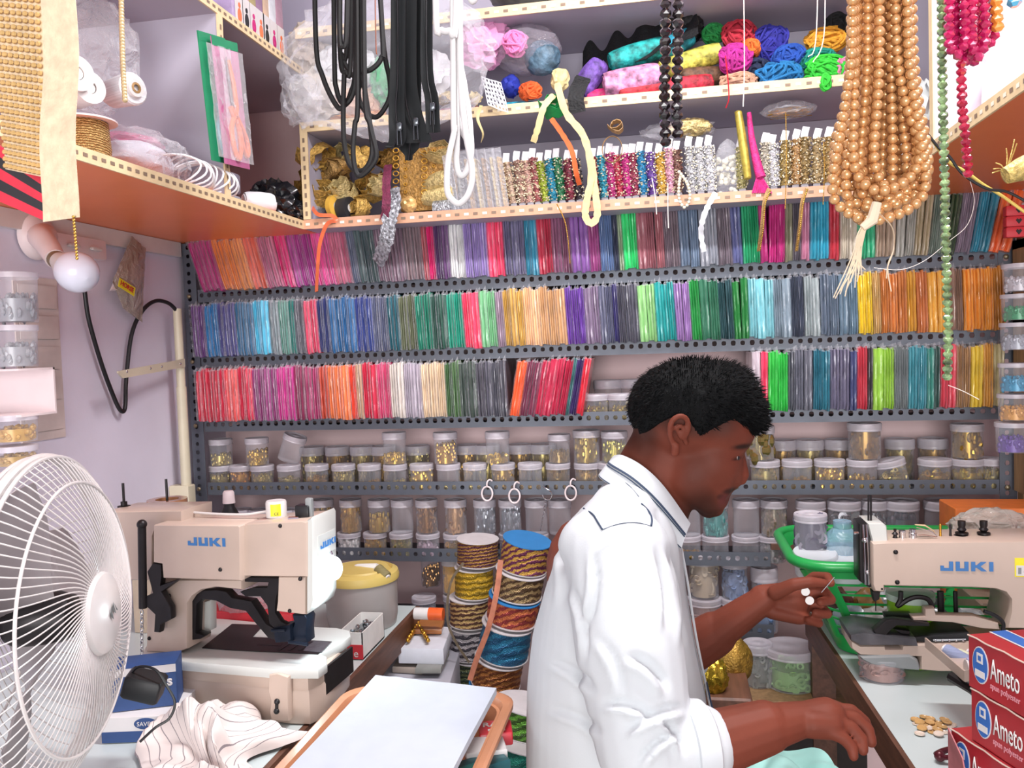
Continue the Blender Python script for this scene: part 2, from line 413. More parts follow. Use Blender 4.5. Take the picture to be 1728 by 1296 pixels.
unit = thing('shelving_unit', (-.92, 2.04, ZB), 'three tier wooden shelving unit with cream dashed edging across the back wall', 'shelving')
YF = 2.04
for nm, z, z2, ed in (('shelf_board', 1.703, 1.725, PLYEDGE2), ('shelf_board', 1.952, 1.974, PLYEDGE), ('shelf_board', 2.19, 2.212, PLYEDGE)):
    bd = MB().bx(-.918, .482, YF+.004, 2.357, z, z2).build(nm, LILAC, unit, smooth=False)
    mb = MB().bx(-.918, .482, YF, YF+.004, z-.001, z2+.002); dashes(mb, (-.918, YF-.0004, z), (1, 0, 0), (0, 0, 1), 1.4, .022, .0235, 1, 2)
    mb.build('edge_band', [ed, DASH, DASHW], bd, smooth=False)
mb = MB().bx(-.918, -.9, YF+.004, 2.357, 1.726, 1.951); mb.build('side_board', LILAC, unit, smooth=False)
mb = MB().bx(-.918, -.898, YF, YF+.004, 1.726, 1.951); dashes(mb, (-.898, YF-.0004, 1.73), (0, 0, 1), (-1, 0, 0), .215, .02, .0235, 1)
mb.build('edge_band', [PLYEDGE, DASH], unit, smooth=False)
MB().bx(-.899, .482, 2.349, 2.357, 1.726, 1.951).build('back_panel', LILAC, unit, smooth=False)
MB().bx(-.918, .482, 2.349, 2.357, 1.975, 2.189).build('back_panel', LILAC, unit, smooth=False)
MB().bx(.482, .94, 2.349, 2.357, 1.726, 2.7).build('back_panel', LILAC, unit, smooth=False)
MB().bx(-1.33, .482, 2.349, 2.357, 2.213, 2.7).build('back_panel', LILAC, unit, smooth=False)
# post at the right end of the rack
tag(MB().bx(.815, .845, 2.12, 2.15, .0, 1.60, bev=.002).build('wooden_post', WOODL, smooth=False), 'bare wooden post beside the right end of the steel rack', 'post')
tag(MB().bx(.80, .948, 2.05, 2.13, 1.565, 1.585).bx(.80, .948, 2.05, 2.13, 1.39, 1.41).bx(.80, .815, 2.05, 2.13, 1.0, 1.585).build('side_shelf', WOODL, smooth=False), 'small wooden side shelf at the right edge beside the steel rack', 'shelf')
# ================================================================ cloth packets
PK = pm('sleeved_cloth', 'ffffff', .40, var=.16, scale=45, bump=.8, bscale=90, coat=.9, objcol=True, stretch=(1.6, .6, .35))
FILM = clear('packet_film', 'f2f2fa', .14, .6, 60)
def packet_mesh(seed, folds):
    r = random.Random(seed); mb = MB(); w, h, d = .0188, .150, .12; nu, nv = 4*folds+1, 12
    ph = [r.uniform(-.0012, .0012) for _ in range(folds)]; dp = [r.uniform(.7, 1.2) for _ in range(folds)]
    hh = [r.uniform(-.004, .004) for _ in range(folds)]
    def fn(u, v):
        k = min(folds-1, int(u*folds)); t = u*folds-k; ridge = math.sin(PI*t)**.7 if 0 < t < 1 else 0
        x = (u-.5)*w + .0007*noise.noise(Vector((u*3, v*4, seed)))
        y = -.006*ridge*dp[k] - .002*noise.noise(Vector((u*9, v*7, seed+5)))
        e = min(v, 1-v)*h
        if e < .008: y += (.008-e)*.5
        z = v*(h+hh[k]*(v-.3)) + ph[k]*(1-v)*2
        return (x, y, z)
    o = len(mb.v); mb.grid(fn, nu, nv)
    # side walls, top, bottom, back
    def row(i, j): return o+j*nu+i
    lv = [mb.v[row(0, j)] for j in range(nv)]; rv = [mb.v[row(nu-1, j)] for j in range(nv)]
    for side, q, fl in ((-1, lv, 0), (1, rv, 1)):
        vs = q+[(side*w*.5, d, p[2]) for p in q]
        fs = [((j, j+1, nv+j+1, nv+j) if fl == 0 else (j+1, j, nv+j, nv+j+1)) for j in range(nv-1)]
        fs = [tuple(reversed(f)) for f in fs] if fl == 0 else [tuple(reversed(f)) for f in fs]
        mb.add(vs, fs)
    for j in (0, nv-1):
        q = [mb.v[row(i, j)] for i in range(nu)]; vs = q+[(p[0], d, p[2]) for p in q]
        mb.add(vs, [((i, i+1, nu+i+1, nu+i) if j else (i+1, i, nu+i, nu+i+1)) for i in range(nu-1)])
    mb.m(1)   # plastic sleeve edge that stands proud of the cloth
    for sx in (-.5, r.uniform(-.1, .3)):
        x = sx*w; pts = []
        for j in range(7):
            v = j/6; pts.append((x+r.uniform(-.001, .001), -.0085-.003*r.random(), v*h*1.02)); pts.append((x+.001, .0, v*h*1.0))
        mb.add(pts, [(2*j, 2*j+1, 2*j+3, 2*j+2) for j in range(6)])
        a = h*1.0; t = r.uniform(.004, .013); mb.add([(x-.003, -.003, a-.002), (x+.007, -.002, a-.004), (x+.004, .001, a+t), (x-.001, .03, a+t*.5)], [(0, 1, 2), (0, 2, 3)])
    return mb
PROTO = []
for k in range(6):
    o = packet_mesh(k+1, 2+(k % 3)).build('cloth_packet', [PK, FILM], origin=(0, 0, 0), ang=50); PROTO.append(o.data); bpy.data.objects.remove(o)
# (colour word, x0, x1, colour)
R1 = [('magenta', 342, 381, 'b0407e'), ('orange', 381, 410, 'f08a50'), ('pale orange', 410, 430, 'f59a62'), ('coral', 430, 455, 'd06858'), ('pinkish grey', 455, 481, 'b8708c'), ('hot pink', 481, 501, 'd03a7c'), ('purple', 501, 540, '9c3c86'), ('bright pink', 540, 569, 'd85a9a'), ('rose', 569, 598, 'c06a84'), ('blue grey', 598, 611, '5c6478'), ('bottle green', 611, 642, '46585a'), ('mauve', 642, 689, '77606e'), ('taupe', 689, 718, '806c72'), ('brick', 718, 726, '9c4a50'), ('cerise', 726, 738, 'd42c74'), ('dark purple', 738, 763, '5a3a66'), ('white', 763, 788, 'eeeae8'), ('lilac', 788, 827, '9480b8'), ('coral red', 827, 854, 'e04468'), ('slate', 855, 889, '6a6684'), ('cyan', 889, 911, '3a90ac'), ('crimson', 911, 936, 'b02c44'), ('plum', 936, 967, '7c4c66'), ('violet', 967, 997, '8658a0'), ('purple pink', 997, 1016, '98447e'), ('steel blue', 1016, 1038, '6078a0'), ('ink blue', 1038, 1047, '3a4258'), ('sage', 1047, 1055, '84947a'), ('bright green', 1055, 1079, '2ac06a'), ('redwood', 1079, 1124, '985c64'), ('brown grey', 1124, 1150, '72646c'), ('dusty blue', 1150, 1183, '6c7e94'), ('pale grey', 1183, 1214, '8e929c'), ('stone', 1214, 1238, '7a7078'), ('slate blue', 1238, 1255, '5e6490'), ('emerald', 1255, 1284, '1e9a66'), ('fuchsia', 1284, 1325, 'b42c78'), ('olive grey', 1325, 1338, '84826a'), ('charcoal', 1338, 1352, '5c5660'), ('dusty pink', 1352, 1367, 'b87a94'), ('turquoise', 1367, 1400, '2a9ab4'), ('red', 1400, 1417, 'b83040'), ('cream', 1417, 1447, 'b8ae9c'), ('jade', 1447, 1478, '22a070'), ('tan', 1478, 1512, 'a08c78'), ('silver', 1512, 1542, 'a8a8a0'), ('beige', 1542, 1566, 'aa9c7e'), ('grey green', 1566, 1592, '7c8a80'), ('dark green', 1592, 1610, '34482e'), ('dusky mauve', 1610, 1637, '827484'), ('peacock blue', 1637, 1668, '2c8098'), ('flame orange', 1668, 1705, 'e8602c')]
R2 = [('purple', 329, 353, '6a4480'), ('blue', 353, 373, '2a74aa'), ('indigo', 373, 404, '4a4a82'), ('steel blue', 404, 433, '3a6c90'), ('cyan', 433, 459, '48a8c6'), ('grey', 459, 477, '7c8a90'), ('sage', 477, 494, '68988c'), ('teal', 494, 502, '2c7c74'), ('dark grey', 502, 520, '666670'), ('coral red', 520, 541, 'd44464'), ('navy', 541, 562, '323c70'), ('royal blue', 562, 605, '2a6496'), ('indigo blue', 605, 634, '3a4a8c'), ('slate', 634, 660, '545a74'), ('dark teal', 660, 679, '1e5a66'), ('olive', 679, 707, '60664e'), ('sea green', 707, 734, '1e7a62'), ('bottle green', 734, 758, '2c5044'), ('jade', 758, 786, '1e8c74'), ('coral', 786, 814, 'e04060'), ('mint green', 814, 841, '78b886'), ('mauve', 841, 855, '8c7888'), ('mustard', 855, 889, 'c8a050'), ('peach', 889, 916, 'e2b48a'), ('tan', 916, 959, 'c69c70'), ('violet', 959, 991, '6c429a'), ('dusky mauve', 991, 1016, '7c6a84'), ('slate blue', 1016, 1038, '646880'), ('dark indigo', 1038, 1047, '444078'), ('charcoal', 1047, 1081, '50505c'), ('light green', 1081, 1110, '88bc78'), ('turquoise green', 1110, 1143, '1e9694'), ('lilac', 1143, 1169, '9472a8'), ('green', 1169, 1186, '1c8c40'), ('forest green', 1186, 1217, '2e6c52'), ('petrol', 1217, 1241, '2c5054'), ('leaf green', 1241, 1265, '1c7a36'), ('pale aqua', 1265, 1308, '7cbac2'), ('grey blue', 1308, 1337, '7c8c98'), ('dark slate', 1337, 1359, '404858'), ('light grey', 1359, 1386, '8e989a'), ('blue grey', 1386, 1417, '566474'), ('denim blue', 1417, 1450, '5c7486'), ('yellow', 1450, 1474, 'dcbc28'), ('buff', 1474, 1488, 'b8945c'), ('orange tan', 1488, 1532, 'c47a3c'), ('amber', 1532, 1549, 'd29a38'), ('burnt orange', 1549, 1569, 'b46a38'), ('golden yellow', 1569, 1600, 'd8a03a'), ('brown', 1600, 1627, '8e7060'), ('bright orange', 1627, 1678, 'e29236'), ('honey', 1678, 1697, 'c48434')]
R3a = [('crimson', 336, 387, 'c22440'), ('salmon', 387, 407, 'd45050'), ('dark crimson', 407, 430, 'b81e3e'), ('plum purple', 430, 472, '8c3c72'), ('magenta', 472, 501, 'c03a8a'), ('maroon', 501, 520, '8c2c54'), ('plum', 520, 543, '9c3460'), ('brick', 543, 559, 'b0402c'), ('orange', 559, 595, 'ee7a48'), ('red orange', 595, 606, 'e0442c'), ('beige', 606, 616, 'b8987c'), ('red', 616, 643, 'c42644'), ('rose', 643, 663, 'cc4a74'), ('off-white', 663, 686, 'ccc2ba'), ('lavender grey', 686, 716, 'aaa0ac'), ('cream', 716, 755, 'd8c0a2'), ('olive green', 755, 780, '4a6a44'), ('dark green', 780, 809, '3c4a42'), ('charcoal', 809, 859, '484852')]
R3b = [('orange', 859, 877, 'd85a30'), ('mauve', 877, 902, '7e3c52'), ('cherry red', 902, 954, 'b82a4c'), ('teal', 954, 960, '4a8484'), ('navy', 960, 972, '3a2a60'), ('scarlet', 972, 984, 'd42c40')]
R3c = [('clear grey', 1269, 1284, 'b4a8b0'), ('pinkish red', 1284, 1296, 'd43a5c'), ('bright green', 1296, 1330, '2cb444'), ('dark grey', 1330, 1342, '4c505a'), ('slate', 1342, 1372, '5a5c68'), ('teal blue', 1372, 1401, '246a7c'), ('slate purple', 1401, 1434, '5e5a70'), ('navy', 1434, 1446, '38406a'), ('red', 1446, 1464, 'b03040'), ('black', 1464, 1473, '38343a'), ('lime green', 1473, 1508, '86b438'), ('grey', 1508, 1532, '767e80'), ('steel cyan', 1532, 1563, '3e8894'), ('teal', 1563, 1576, '2c7c70'), ('pine green', 1576, 1586, '2c4c44'), ('coral', 1586, 1614, 'c04050'), ('tan', 1614, 1637, 'a4805a'), ('yellow', 1637, 1658, 'c8ac34'), ('amber', 1658, 1675, 'ca9648'), ('ivory', 1675, 1695, 'b8ae84')]
def lean1(x): return math.radians(-17+15*min(1, (x-340)/420)) if x < 760 else (math.radians(-2) if x < 1300 else (math.radians(1) if x < 1470 else math.radians(1+ (x-1470)/235*13)))
def lean2(x): return math.radians(-2.5) if x < 1250 else math.radians(-1)
def lean3(x): return math.radians(-1.5) if x < 860 else (math.radians(11) if x < 1000 else math.radians(1))
used = set()
def packets(rows, yb, z, lean, rowname, hsc):
    seq = [b for b in rows]
    for bi, (word, x0, x1, colr) in enumerate(seq):
        yy = yb; a = AY(x0, yy, RY-.02).x; b = AY(x1, yy, RY-.02).x; n = max(1, round((b-a)/.0192)); wd = (b-a)/n
        prv = seq[bi-1][0] if bi else None; nx = seq[bi+1][0] if bi < len(seq)-1 else None
        lab = f'{word} cloth packet, {rowname}, ' + (f'between {prv} and {nx} ones' if prv and nx else (f'left of {nx} ones' if nx else f'right of {prv} ones'))
        assert lab not in used, lab
        used.add(lab)
        c = [min(1, q*1.3+.012) for q in lin(colr)[:3]]
        for k in range(n):
            x = a+wd*(k+.5); o = bpy.data.objects.new('cloth_packet', PROTO[rnd.randrange(6)]); COL.objects.link(o)
            px = x0+(x1-x0)*(k+.5)/n; ln = lean(px)+rnd.uniform(-.008, .008); s = hsc*rnd.uniform(.965, 1.02)
            o.scale = (wd/.0192*rnd.uniform(.97, 1.04)*math.cos(ln), 1, s)
            o.location = (x, RY-.021+rnd.uniform(-.004, .004), z+rnd.uniform(.000, .003)); o.rotation_euler = (0, ln, rnd.uniform(-.06, .06))
            j = rnd.uniform(.88, 1.12); j2 = rnd.uniform(-.02, .02)
            o.color = (min(1, c[0]*j+abs(j2)*.3), min(1, c[1]*j), min(1, c[2]*j+max(0, j2)*.4), 1)
            tag(o, lab, 'cloth packet', f'{word} packets {prv or ""} {nx or ""} {rowname}'.replace('  ', ' '))
packets(R1, 480, LIPZ[0]+LH-.006, lean1, 'top row', .97)
packets(R2, 590, LIPZ[1]+LH-.006, lean2, 'middle row', .98)
packets(R3a+R3b, 705, LIPZ[2]+LH-.006, lean3, 'lowest row on left', .98)
packets(R3c, 705, LIPZ[2]+LH-.006, lean3, 'lowest row on right', .99)
# ================================================================ jars
JARP = clear('jar_plastic', 'dfe0ea', .10, edge=.40, rough=.2)
LIDP = clear('jar_lid_plastic', 'dcd6e0', .55, edge=.3, rough=.35)
FILLG = pm('gold_bead_fill', 'c9a23c', .25, .75, var=.3, scale=200, objcol=True)
FILLM = pm('matt_bead_fill', 'ffffff', .35, .1, var=.2, scale=200, objcol=True)
def jar_meshes():
    R, H = 1.0, 1.0
    out = []
    b = MB().lathe([(.0, .0), (.90, .0), (.95, .03), (.95, .86), (.93, .9)], 26, cap=False).build('body', JARP, origin=(0, 0, 0)); out.append(b.data); bpy.data.objects.remove(b)
    l = MB().lathe([(1.0, .78), (1.02, .80), (1.0, .84), (1.02, .87), (1.02, .96), (.98, 1.0), (.88, 1.0), (.85, .985), (.25, .985), (.22, .995), (0, .995)], 26, cap=False).build('lid', LIDP, origin=(0, 0, 0)); out.append(l.data); bpy.data.objects.remove(l)
    return out
JB, JL = jar_meshes()
def fill_mesh(kind, seed, lvl, gs):
    "heap of small things against the jar wall; unit radius / unit height"
    r = random.Random(seed); mb = MB(); z = .06
    n = int(130*lvl/gs/gs*.5)+20
    for i in range(n):
        a = r.uniform(0, 2*PI); rr = .80*r.uniform(.9, 1.05); zz = r.uniform(.05, lvl+.05*math.sin(a*2))
        if i % 4 == 0: rr = r.uniform(0, .8); zz = lvl*r.uniform(.92, 1.05)
        if kind == 'ball': mb.ball((rr*math.cos(a), rr*math.sin(a), zz), .13*gs, 7, 5, (1, 1, .75))
        else:
            X = Matrix.Rotation(r.uniform(0, 3), 3, 'X') @ Matrix.Rotation(r.uniform(0, 3), 3, 'Z'); q = .15*gs
            if kind == 'disc': mb.lathe([(q, 0), (q, .03), (q*.45, .03), (q*.45, 0)], 9, X=Matrix.Translation((rr*math.cos(a), rr*math.sin(a), zz)) @ Matrix.Diagonal((1, 1, .75, 1)) @ X.to_4x4(), cap=False)
            else: mb.gem((rr*math.cos(a), rr*math.sin(a), zz), q*.8, X)
    mb.lathe([(0, .02), (.78, .02), (.78, lvl*.96), (0, lvl*.9)], 14)
    o = mb.build('filling', FILLG, origin=(0, 0, 0), ang=30); me = o.data; bpy.data.objects.remove(o); return me
FM = {}
def getfill(kind, lvl, gs, matt):
    k = (kind, round(lvl, 1), gs, matt)
    if k not in FM:
        me = fill_mesh(kind, len(FM)+3, max(.15, round(lvl, 1)), gs)
        if matt: me.materials.clear(); me.materials.append(FILLM)
        FM[k] = me
    return FM[k]
jarlabels = {}
ORD = ['first', 'second', 'third', 'fourth', 'fifth', 'sixth', 'seventh', 'eighth', 'ninth', 'tenth', 'eleventh', 'twelfth', 'thirteenth', 'fourteenth', 'fifteenth', 'sixteenth', 'seventeenth', 'eighteenth', 'nineteenth', 'twentieth', 'twenty-first']
def jar(x, y, z, r, h, label, cont=('ball', .4, 1.0, False, 'd2ab48'), tilt=0, tdir=0, group=None, lidcol=None):
    j = thing('plastic_jar', (x, y, z), label, 'jar', group)
    if tilt: j.rotation_euler = (0, tilt, 0)
    for nm, me in (('body', JB), ('lid', JL)):
        o = bpy.data.objects.new(nm, me); COL.objects.link(o); o.parent = j; o.scale = (r, r, h)
        if nm == 'lid' and lidcol is not None:
            o.data = JL.copy(); o.data.materials.clear(); o.data.materials.append(lidcol)
    if cont:
        kind, lvl, gs, matt, colr = cont; o = bpy.data.objects.new('filling', getfill(kind, lvl, gs, matt)); COL.objects.link(o); o.parent = j
        o.scale = (r, r, h); o.color = lin(colr); o['kind'] = 'stuff'
    return j
G, GP, GD = 'd8b050', 'c9b46a', 'b98f3c'
def jarrow(specs, z, y, rowdesc, h, r, group):
    for i, sp in enumerate(specs):
        px, py = sp[0], sp[1]; look, cont = sp[2], sp[3]; k = sp[4] if len(sp) > 4 else {}
        hh = k.get('h', h); rr = k.get('r', r); x = AY(px, py, y).x; zz = k.get('z', z)
        jar(x, y, zz, rr, hh, f'{look}, {rowdesc}, {ORD[i]} from left', cont, k.get('tilt', 0), 0, group)
def g(l=.5, s=1.0, c=G, k='ball'): return (k, l, s, False, c)
zf = LIPZ[3]+.004; YJ = RY+.045
F4 = [(373, 800, 'clear jar of pale gold beads', g(.6, 1.1, GP)), (408, 805, 'clear jar of orange gold beads', g(.7, 1, 'd89a3c')), (443, 800, 'clear jar half full of gold beads', g(.6, .9, GP)), (488, 800, 'clear jar of dull gold discs', g(.5, 1, GP, 'disc')), (535, 800, 'clear jar of fine brown gold beads', g(.5, .8, GD)), (580, 800, 'clear jar of small gold beads', g(.7, .9, GP)), (624, 800, 'nearly empty jar with a few gold beads', g(.3, .9, GD)), (667, 800, 'nearly empty jar with pale beads', g(.3, .9, GP)), (712, 800, 'clear jar of large gold beads', g(.7, 1.2, G)), (757, 800, 'nearly empty clear jar', g(.2, .8, GP)), (802, 800, 'almost empty jar with frosted lid', g(.2, .8, GP)), (849, 800, 'clear jar full of round gold beads', g(.75, 1.1, 'b8903e')), (895, 800, 'nearly empty jar with gold flecks', g(.2, .9, G)), (942, 800, 'clear jar of big dark gold beads', g(.7, 1.3, 'a88434')), (990, 800, 'clear jar of gold rice beads', g(.7, .8, 'c8a25a')), (1030, 800, 'jar of pale beads beside the collar', g(.6, .9, GP)), (1232, 800, "gold bead jar before the man's face", g(.6, .9, GP))]
jarrow(F4, zf, YJ, 'front row on fourth shelf', .075, .033, 'front row of jars on the fourth rack shelf')
F4r = [(1291, 800, 'clear jar of faceted gold beads', g(.7, 1.2, GP)), (1345, 800, 'jar with thin layer of gold beads', g(.3, .9, G)), (1400, 800, 'clear jar of gold nuggets', g(.6, 1.1, G, 'gem')), (1455, 800, 'clear jar with low gold chips', g(.4, 1.1, G, 'gem')), (1512, 800, 'tilted clear jar of gold sequins', g(.5, 1.2, GP, 'disc'), dict(tilt=-.22, r=.037)), (1577, 800, 'wide clear jar of gold studs', g(.5, 1.2, G, 'disc'), dict(r=.038)), (1632, 800, 'clear jar of bright gold beads', g(.6, 1.2, 'd8b83a')), (1673, 800, 'pale gold bead jar at shelf end', g(.6, 1.1, GP), dict(r=.030))]
jarrow(F4r, zf, YJ, 'front row right of the man', .078, .037, 'front row of jars right of the man')
z2 = zf+.0755
S4 = [(373, 760, 'clear jar with gold beads at the bottom', g(.4, .9, GP)), (434, 760, 'tall jar a third full of gold rings', g(.5, 1, G), dict(h=.078)), (486, 760, 'tilted empty frosted jar', None, dict(tilt=.35, z=z2+.012)), (666, 760, 'tall jar with gold beads at the bottom', g(.3, 1, G), dict(h=.088)), (752, 760, 'tall jar two thirds full of gold beads', g(.6, .9, 'd0a04a'), dict(h=.086)), (840, 760, 'tall empty-looking jar with few gold discs', g(.25, 1, G, 'disc'), dict(h=.086)), (944, 760, 'jar of tiny tan beads', g(.4, .7, 'b09058'), dict(h=.076, r=.030)), (990, 760, 'full jar of gold nuggets', g(.75, 1.1, 'c0a04c', 'gem'), dict(h=.086, r=.036)), (1037, 760, 'half full jar of olive gold chips', g(.6, .9, 'b8a850', 'gem'), dict(h=.082, r=.035))]
jarrow(S4, z2, YJ, 'upper layer on fourth shelf', .076, .033, 'upper layer of jars on the fourth rack shelf')
S4r = [(1283, 760, 'jar of very large gold balls', ('ball', .8, 2.2, False, 'a8945a'), dict(h=.086, r=.036)), (1459, 760, 'tall jar full of dark gold beads', g(.75, 1, 'a8803c'), dict(h=.09, r=.040)), (1632, 760, 'tall jar of bright gold chips', g(.75, 1.3, 'c09a3c', 'gem'), dict(h=.084, r=.037))]
jarrow(S4r, z2+.004, YJ, 'upper layer right of the man', .08, .036, 'upper layer of jars right of the man')
B4 = [(527, 770), (570, 770), (612, 770), (648, 770), (705, 770), (788, 770), (823, 775), (878, 770), (917, 770), (1320, 765), (1366, 765), (1415, 765), (1518, 765), (1574, 765)]
for i, (px, py) in enumerate(B4):
    yb = RY+.135; x = AY(px, py, yb).x
    jar(x, yb, zf, .036, .115 if px < 1300 else .118, f'frosted jar of gold beads, back row of fourth shelf, {ORD[i]} from the left', g(.75, .9, GD if i % 2 else GP), group='back row of jars on the fourth rack shelf')
# jars on the third shelf behind the man's head
z3 = LIPZ[2]+.004
for i, (px, yy, z, r, h, l) in enumerate(((1005, YJ, z3, .035, .075, 'clear jar of gold chips on the third rack shelf beside the scarlet packet'), (1048, YJ, z3, .035, .075, 'clear jar of gold flakes on the third rack shelf left of the black hair'), (1027, RY+.14, z3, .04, .108, 'frosted jar on the third rack shelf behind two jars of gold chips'), (1072, RY+.14, z3, .04, .108, 'frosted jar on the third rack shelf close behind the black hair'), (1093, YJ, z3, .035, .075, 'clear jar mostly behind the black hair on the third rack shelf'), (1250, RY+.14, z3, .04, .13, 'frosted jar right of the black hair beside the lowest packets'))):
    jar(AY(px, 680, yy).x, yy, z, r, h, l, g(.5, 1, 'b8a040', 'gem'), group=None)
# fifth shelf
z5 = LIPZ[4]+.004
L5 = [(547, 905, 'clear jar of white sequins', ('disc', .6, 1, True, 'e8e4e4')), (589, 905, 'clear jar of crumpled white pieces', ('gem', .7, 1.2, True, 'e6e2e2')), (633, 905, 'clear jar of bright gold beads', g(.7, 1.2, 'e0b040')), (677, 905, 'clear jar of olive gold stones', g(.6, 1.3, 'b8a850', 'gem')), (722, 905, 'clear jar of pink and grey stones', ('gem', .5, 1.4, True, 'b8a0b0')), (768, 905, 'clear jar of gold sequins', g(.5, 1.2, G, 'disc')), (815, 905, 'clear jar of silver slivers', ('gem', .5, 1, True, 'b0b4be')), (862, 905, 'nearly empty grey jar', None), (905, 905, 'empty clear jar behind the tall ribbon reels', None)]
jarrow(L5, z5, YJ, 'lower layer, fifth shelf', .066, .033, 'lower layer of jars on the fifth rack shelf')
z52 = z5+.067
U5 = [(545, 865, 'jar of gold chips', g(.7, 1.1, G, 'gem')), (592, 865, 'jar of gold flakes', g(.8, 1.1, 'd8a848', 'gem')), (640, 865, 'jar with gold beads below a pink slip', g(.45, 1.1, G)), (679, 865, 'empty clear jar', None), (720, 865, 'jar of fine copper beads', g(.8, .7, 'a8743c')), (769, 865, 'jar of rose gold discs', ('disc', .8, 1.3, False, 'd8a878')), (818, 865, 'jar of silver flakes', ('gem', .65, 1.1, False, 'b8bcc6')), (861, 865, 'jar of silver chips', ('gem', .65, 1.0, False, 'c4c8d2')), (905, 865, 'empty tall jar', None), (945, 865, 'empty tall jar behind the white ring hook', None)]
jarrow(U5, z52, YJ, 'upper layer, fifth shelf', .092, .031, 'upper layer of jars on the fifth rack shelf')
L5r = [(1160, 910, 'clear jar with a little gold', g(.3, 1, G)), (1207, 910, 'clear jar with a dark slip', None), (1258, 910, 'empty clear jar', None), (1303, 910, 'clear jar of silver studs', ('ball', .7, 1.4, False, 'c8c4c4'))]
jarrow(L5r, z5, YJ, 'lower layer under the chin', .066, .035, 'lower layer of jars right of the man')
U5r = [(1160, 865, 'empty jar by the chin', None), (1207, 865, 'jar of teal stones', ('gem', .8, 1.2, True, '2c8c88')), (1259, 865, 'empty jar with a white slip', None), (1306, 865, 'jar of silver and gold studs', ('ball', .85, 1.4, False, 'c8b8a0'))]
jarrow(U5r, z52, YJ, 'level with the chin', .092, .034, 'upper layer of jars right of the man')
B5r = [(1368, 862, 'wide jar of gold discs', g(.6, 1.2, G, 'disc'), dict(r=.036)), (1424, 870, 'wide jar of silver buttons', ('disc', .6, 1.5, False, 'c4c4ca'), dict(r=.040)), (1475, 865, 'jar of silver pins', ('gem', .6, 1, False, 'b8b8be'), dict(r=.03)), (1522, 870, 'wide jar of steel grey beads', ('ball', .6, 1.3, False, '98a0ae'), dict(r=.040)), (1590, 872, 'wide empty grey jar', None, dict(r=.042))]
for i, sp in enumerate(B5r):
    k = sp[4]; yb = RY+.03
    jar(AY(sp[0], sp[1], yb).x, yb, .862, k['r'], .105, f'{sp[2]} behind the green basket, {ORD[i]} from the left', sp[3], group='jars behind the green basket')
tag(MB().bx(.247, .812, RY+.0, RY+.2, .846, .86).build('wooden_plank', WOODB, smooth=False), 'dark plank carrying five wide jars behind the green basket', 'plank')
# dim jars behind the left machine head
for i, px in enumerate((405, 440, 480, 515)):
    jar(AY(px, 860, YJ).x, YJ, z5, .034, .13, f'dim clear jar behind the white bottle cap, {ORD[i]} from the left', g(.3, 1, GD) if i % 2 else None, group='dim jars behind the left machine')
# sixth shelf
z6 = LIPZ[5]+.004
for px, yy, z, r, h, l, cc in ((728, YJ+.06, z6+.085, .028, .10, 'small jar of tan beads under the fifth shelf', g(.5, 1, 'c09058')), (765, YJ, z6+.085, .030, .10, 'yellow-filled tall jar left of the gold ribbon reel', ('gem', .85, .7, True, 'e0a820')), (715, YJ, z6, .034, .072, 'squat jar of grey buttons behind the white table', ('disc', .6, 1.3, True, '5c6272')), (768, YJ, z6, .034, .08, 'squat dark jar under the yellow-filled jar', None),
    (1188, YJ, z6+.09, .040, .11, 'jar of cream buttons below the fifth shelf', ('disc', .8, 1.4, True, 'cbb8a0')), (1188, YJ, z6, .044, .088, 'jar of pink buttons under the jar of cream buttons', ('disc', .8, 1.4, True, 'bf9c98')), (1240, YJ, z6+.09, .034, .10, 'jar of blue buttons right of the cream buttons', ('disc', .7, 1.4, True, '7c90b8')), (1240, YJ, z6, .036, .088, 'jar of pale blue buttons under the blue buttons', ('disc', .7, 1.4, True, '8898b4')), (1290, YJ, z6+.0, .034, .17, 'blue jar half hidden behind the raised hand', ('disc', .6, 1.4, True, '5c78a0'))):
    jar(AY(px, 1000, yy).x, yy, z, r, h, l, cc)
# ================================================================ tables
TOPW = pm('white_laminate_top', 'c8d3d3', .32, var=.03, scale=6, coat=.2)
mb = MB().bx(-1.348, -.622, .35, 1.935, .722, .75)
tl = thing('work_table', (-1.0, 1.2, 0), 'white topped work table with brown edge carrying the left sewing machine', 'table')
mb.build('table_top', TOPW, tl, smooth=False)
MB().bx(-.622, -.612, .35, 1.935, .69, .7495).build('edge_strip', WOODB, tl)
for x, y in ((-1.30, .42), (-.70, .42), (-1.30, 1.88), (-.70, 1.88)): MB().bx(x-.025, x+.025, y-.025, y+.025, 0, .722).build('leg', WOODB, tl, smooth=False)
tr = thing('work_table', (.62, 1.3, 0), 'white topped work table with brown edge carrying the right sewing machine', 'table')
A, B = Vector((.300, 1.98)), Vector((.366, .5)); d = (B-A).normalized(); nn = Vector((-d.y, d.x)) if d.x*0-d.y > 0 else Vector((d.y, -d.x))
nn = Vector((-d.y, d.x)); nn = nn if nn.x > 0 else -nn
A2, B2 = A+nn*.008, B+nn*.008
MB().prism([(A2.x, A2.y), (B2.x, B2.y), (.945, .5), (.945, 1.98)], (0, 0, 1), .722, .75, U=(1, 0, 0), V=(0, 1, 0)).build('table_top', TOPW, tr, smooth=False)
MB().prism([(A.x, A.y), (B.x, B.y), (B2.x, B2.y), (A2.x, A2.y)], (0, 0, 1), 0.69, .7495, U=(1, 0, 0), V=(0, 1, 0)).build('edge_strip', WOODB, tr, smooth=False)
for x, y in ((.33, 1.95), (.91, 1.95), (.42, .55), (.91, .55)): MB().bx(x-.025, x+.025, y-.025, y+.025, 0, .722).build('leg', WOODB, tr, smooth=False)
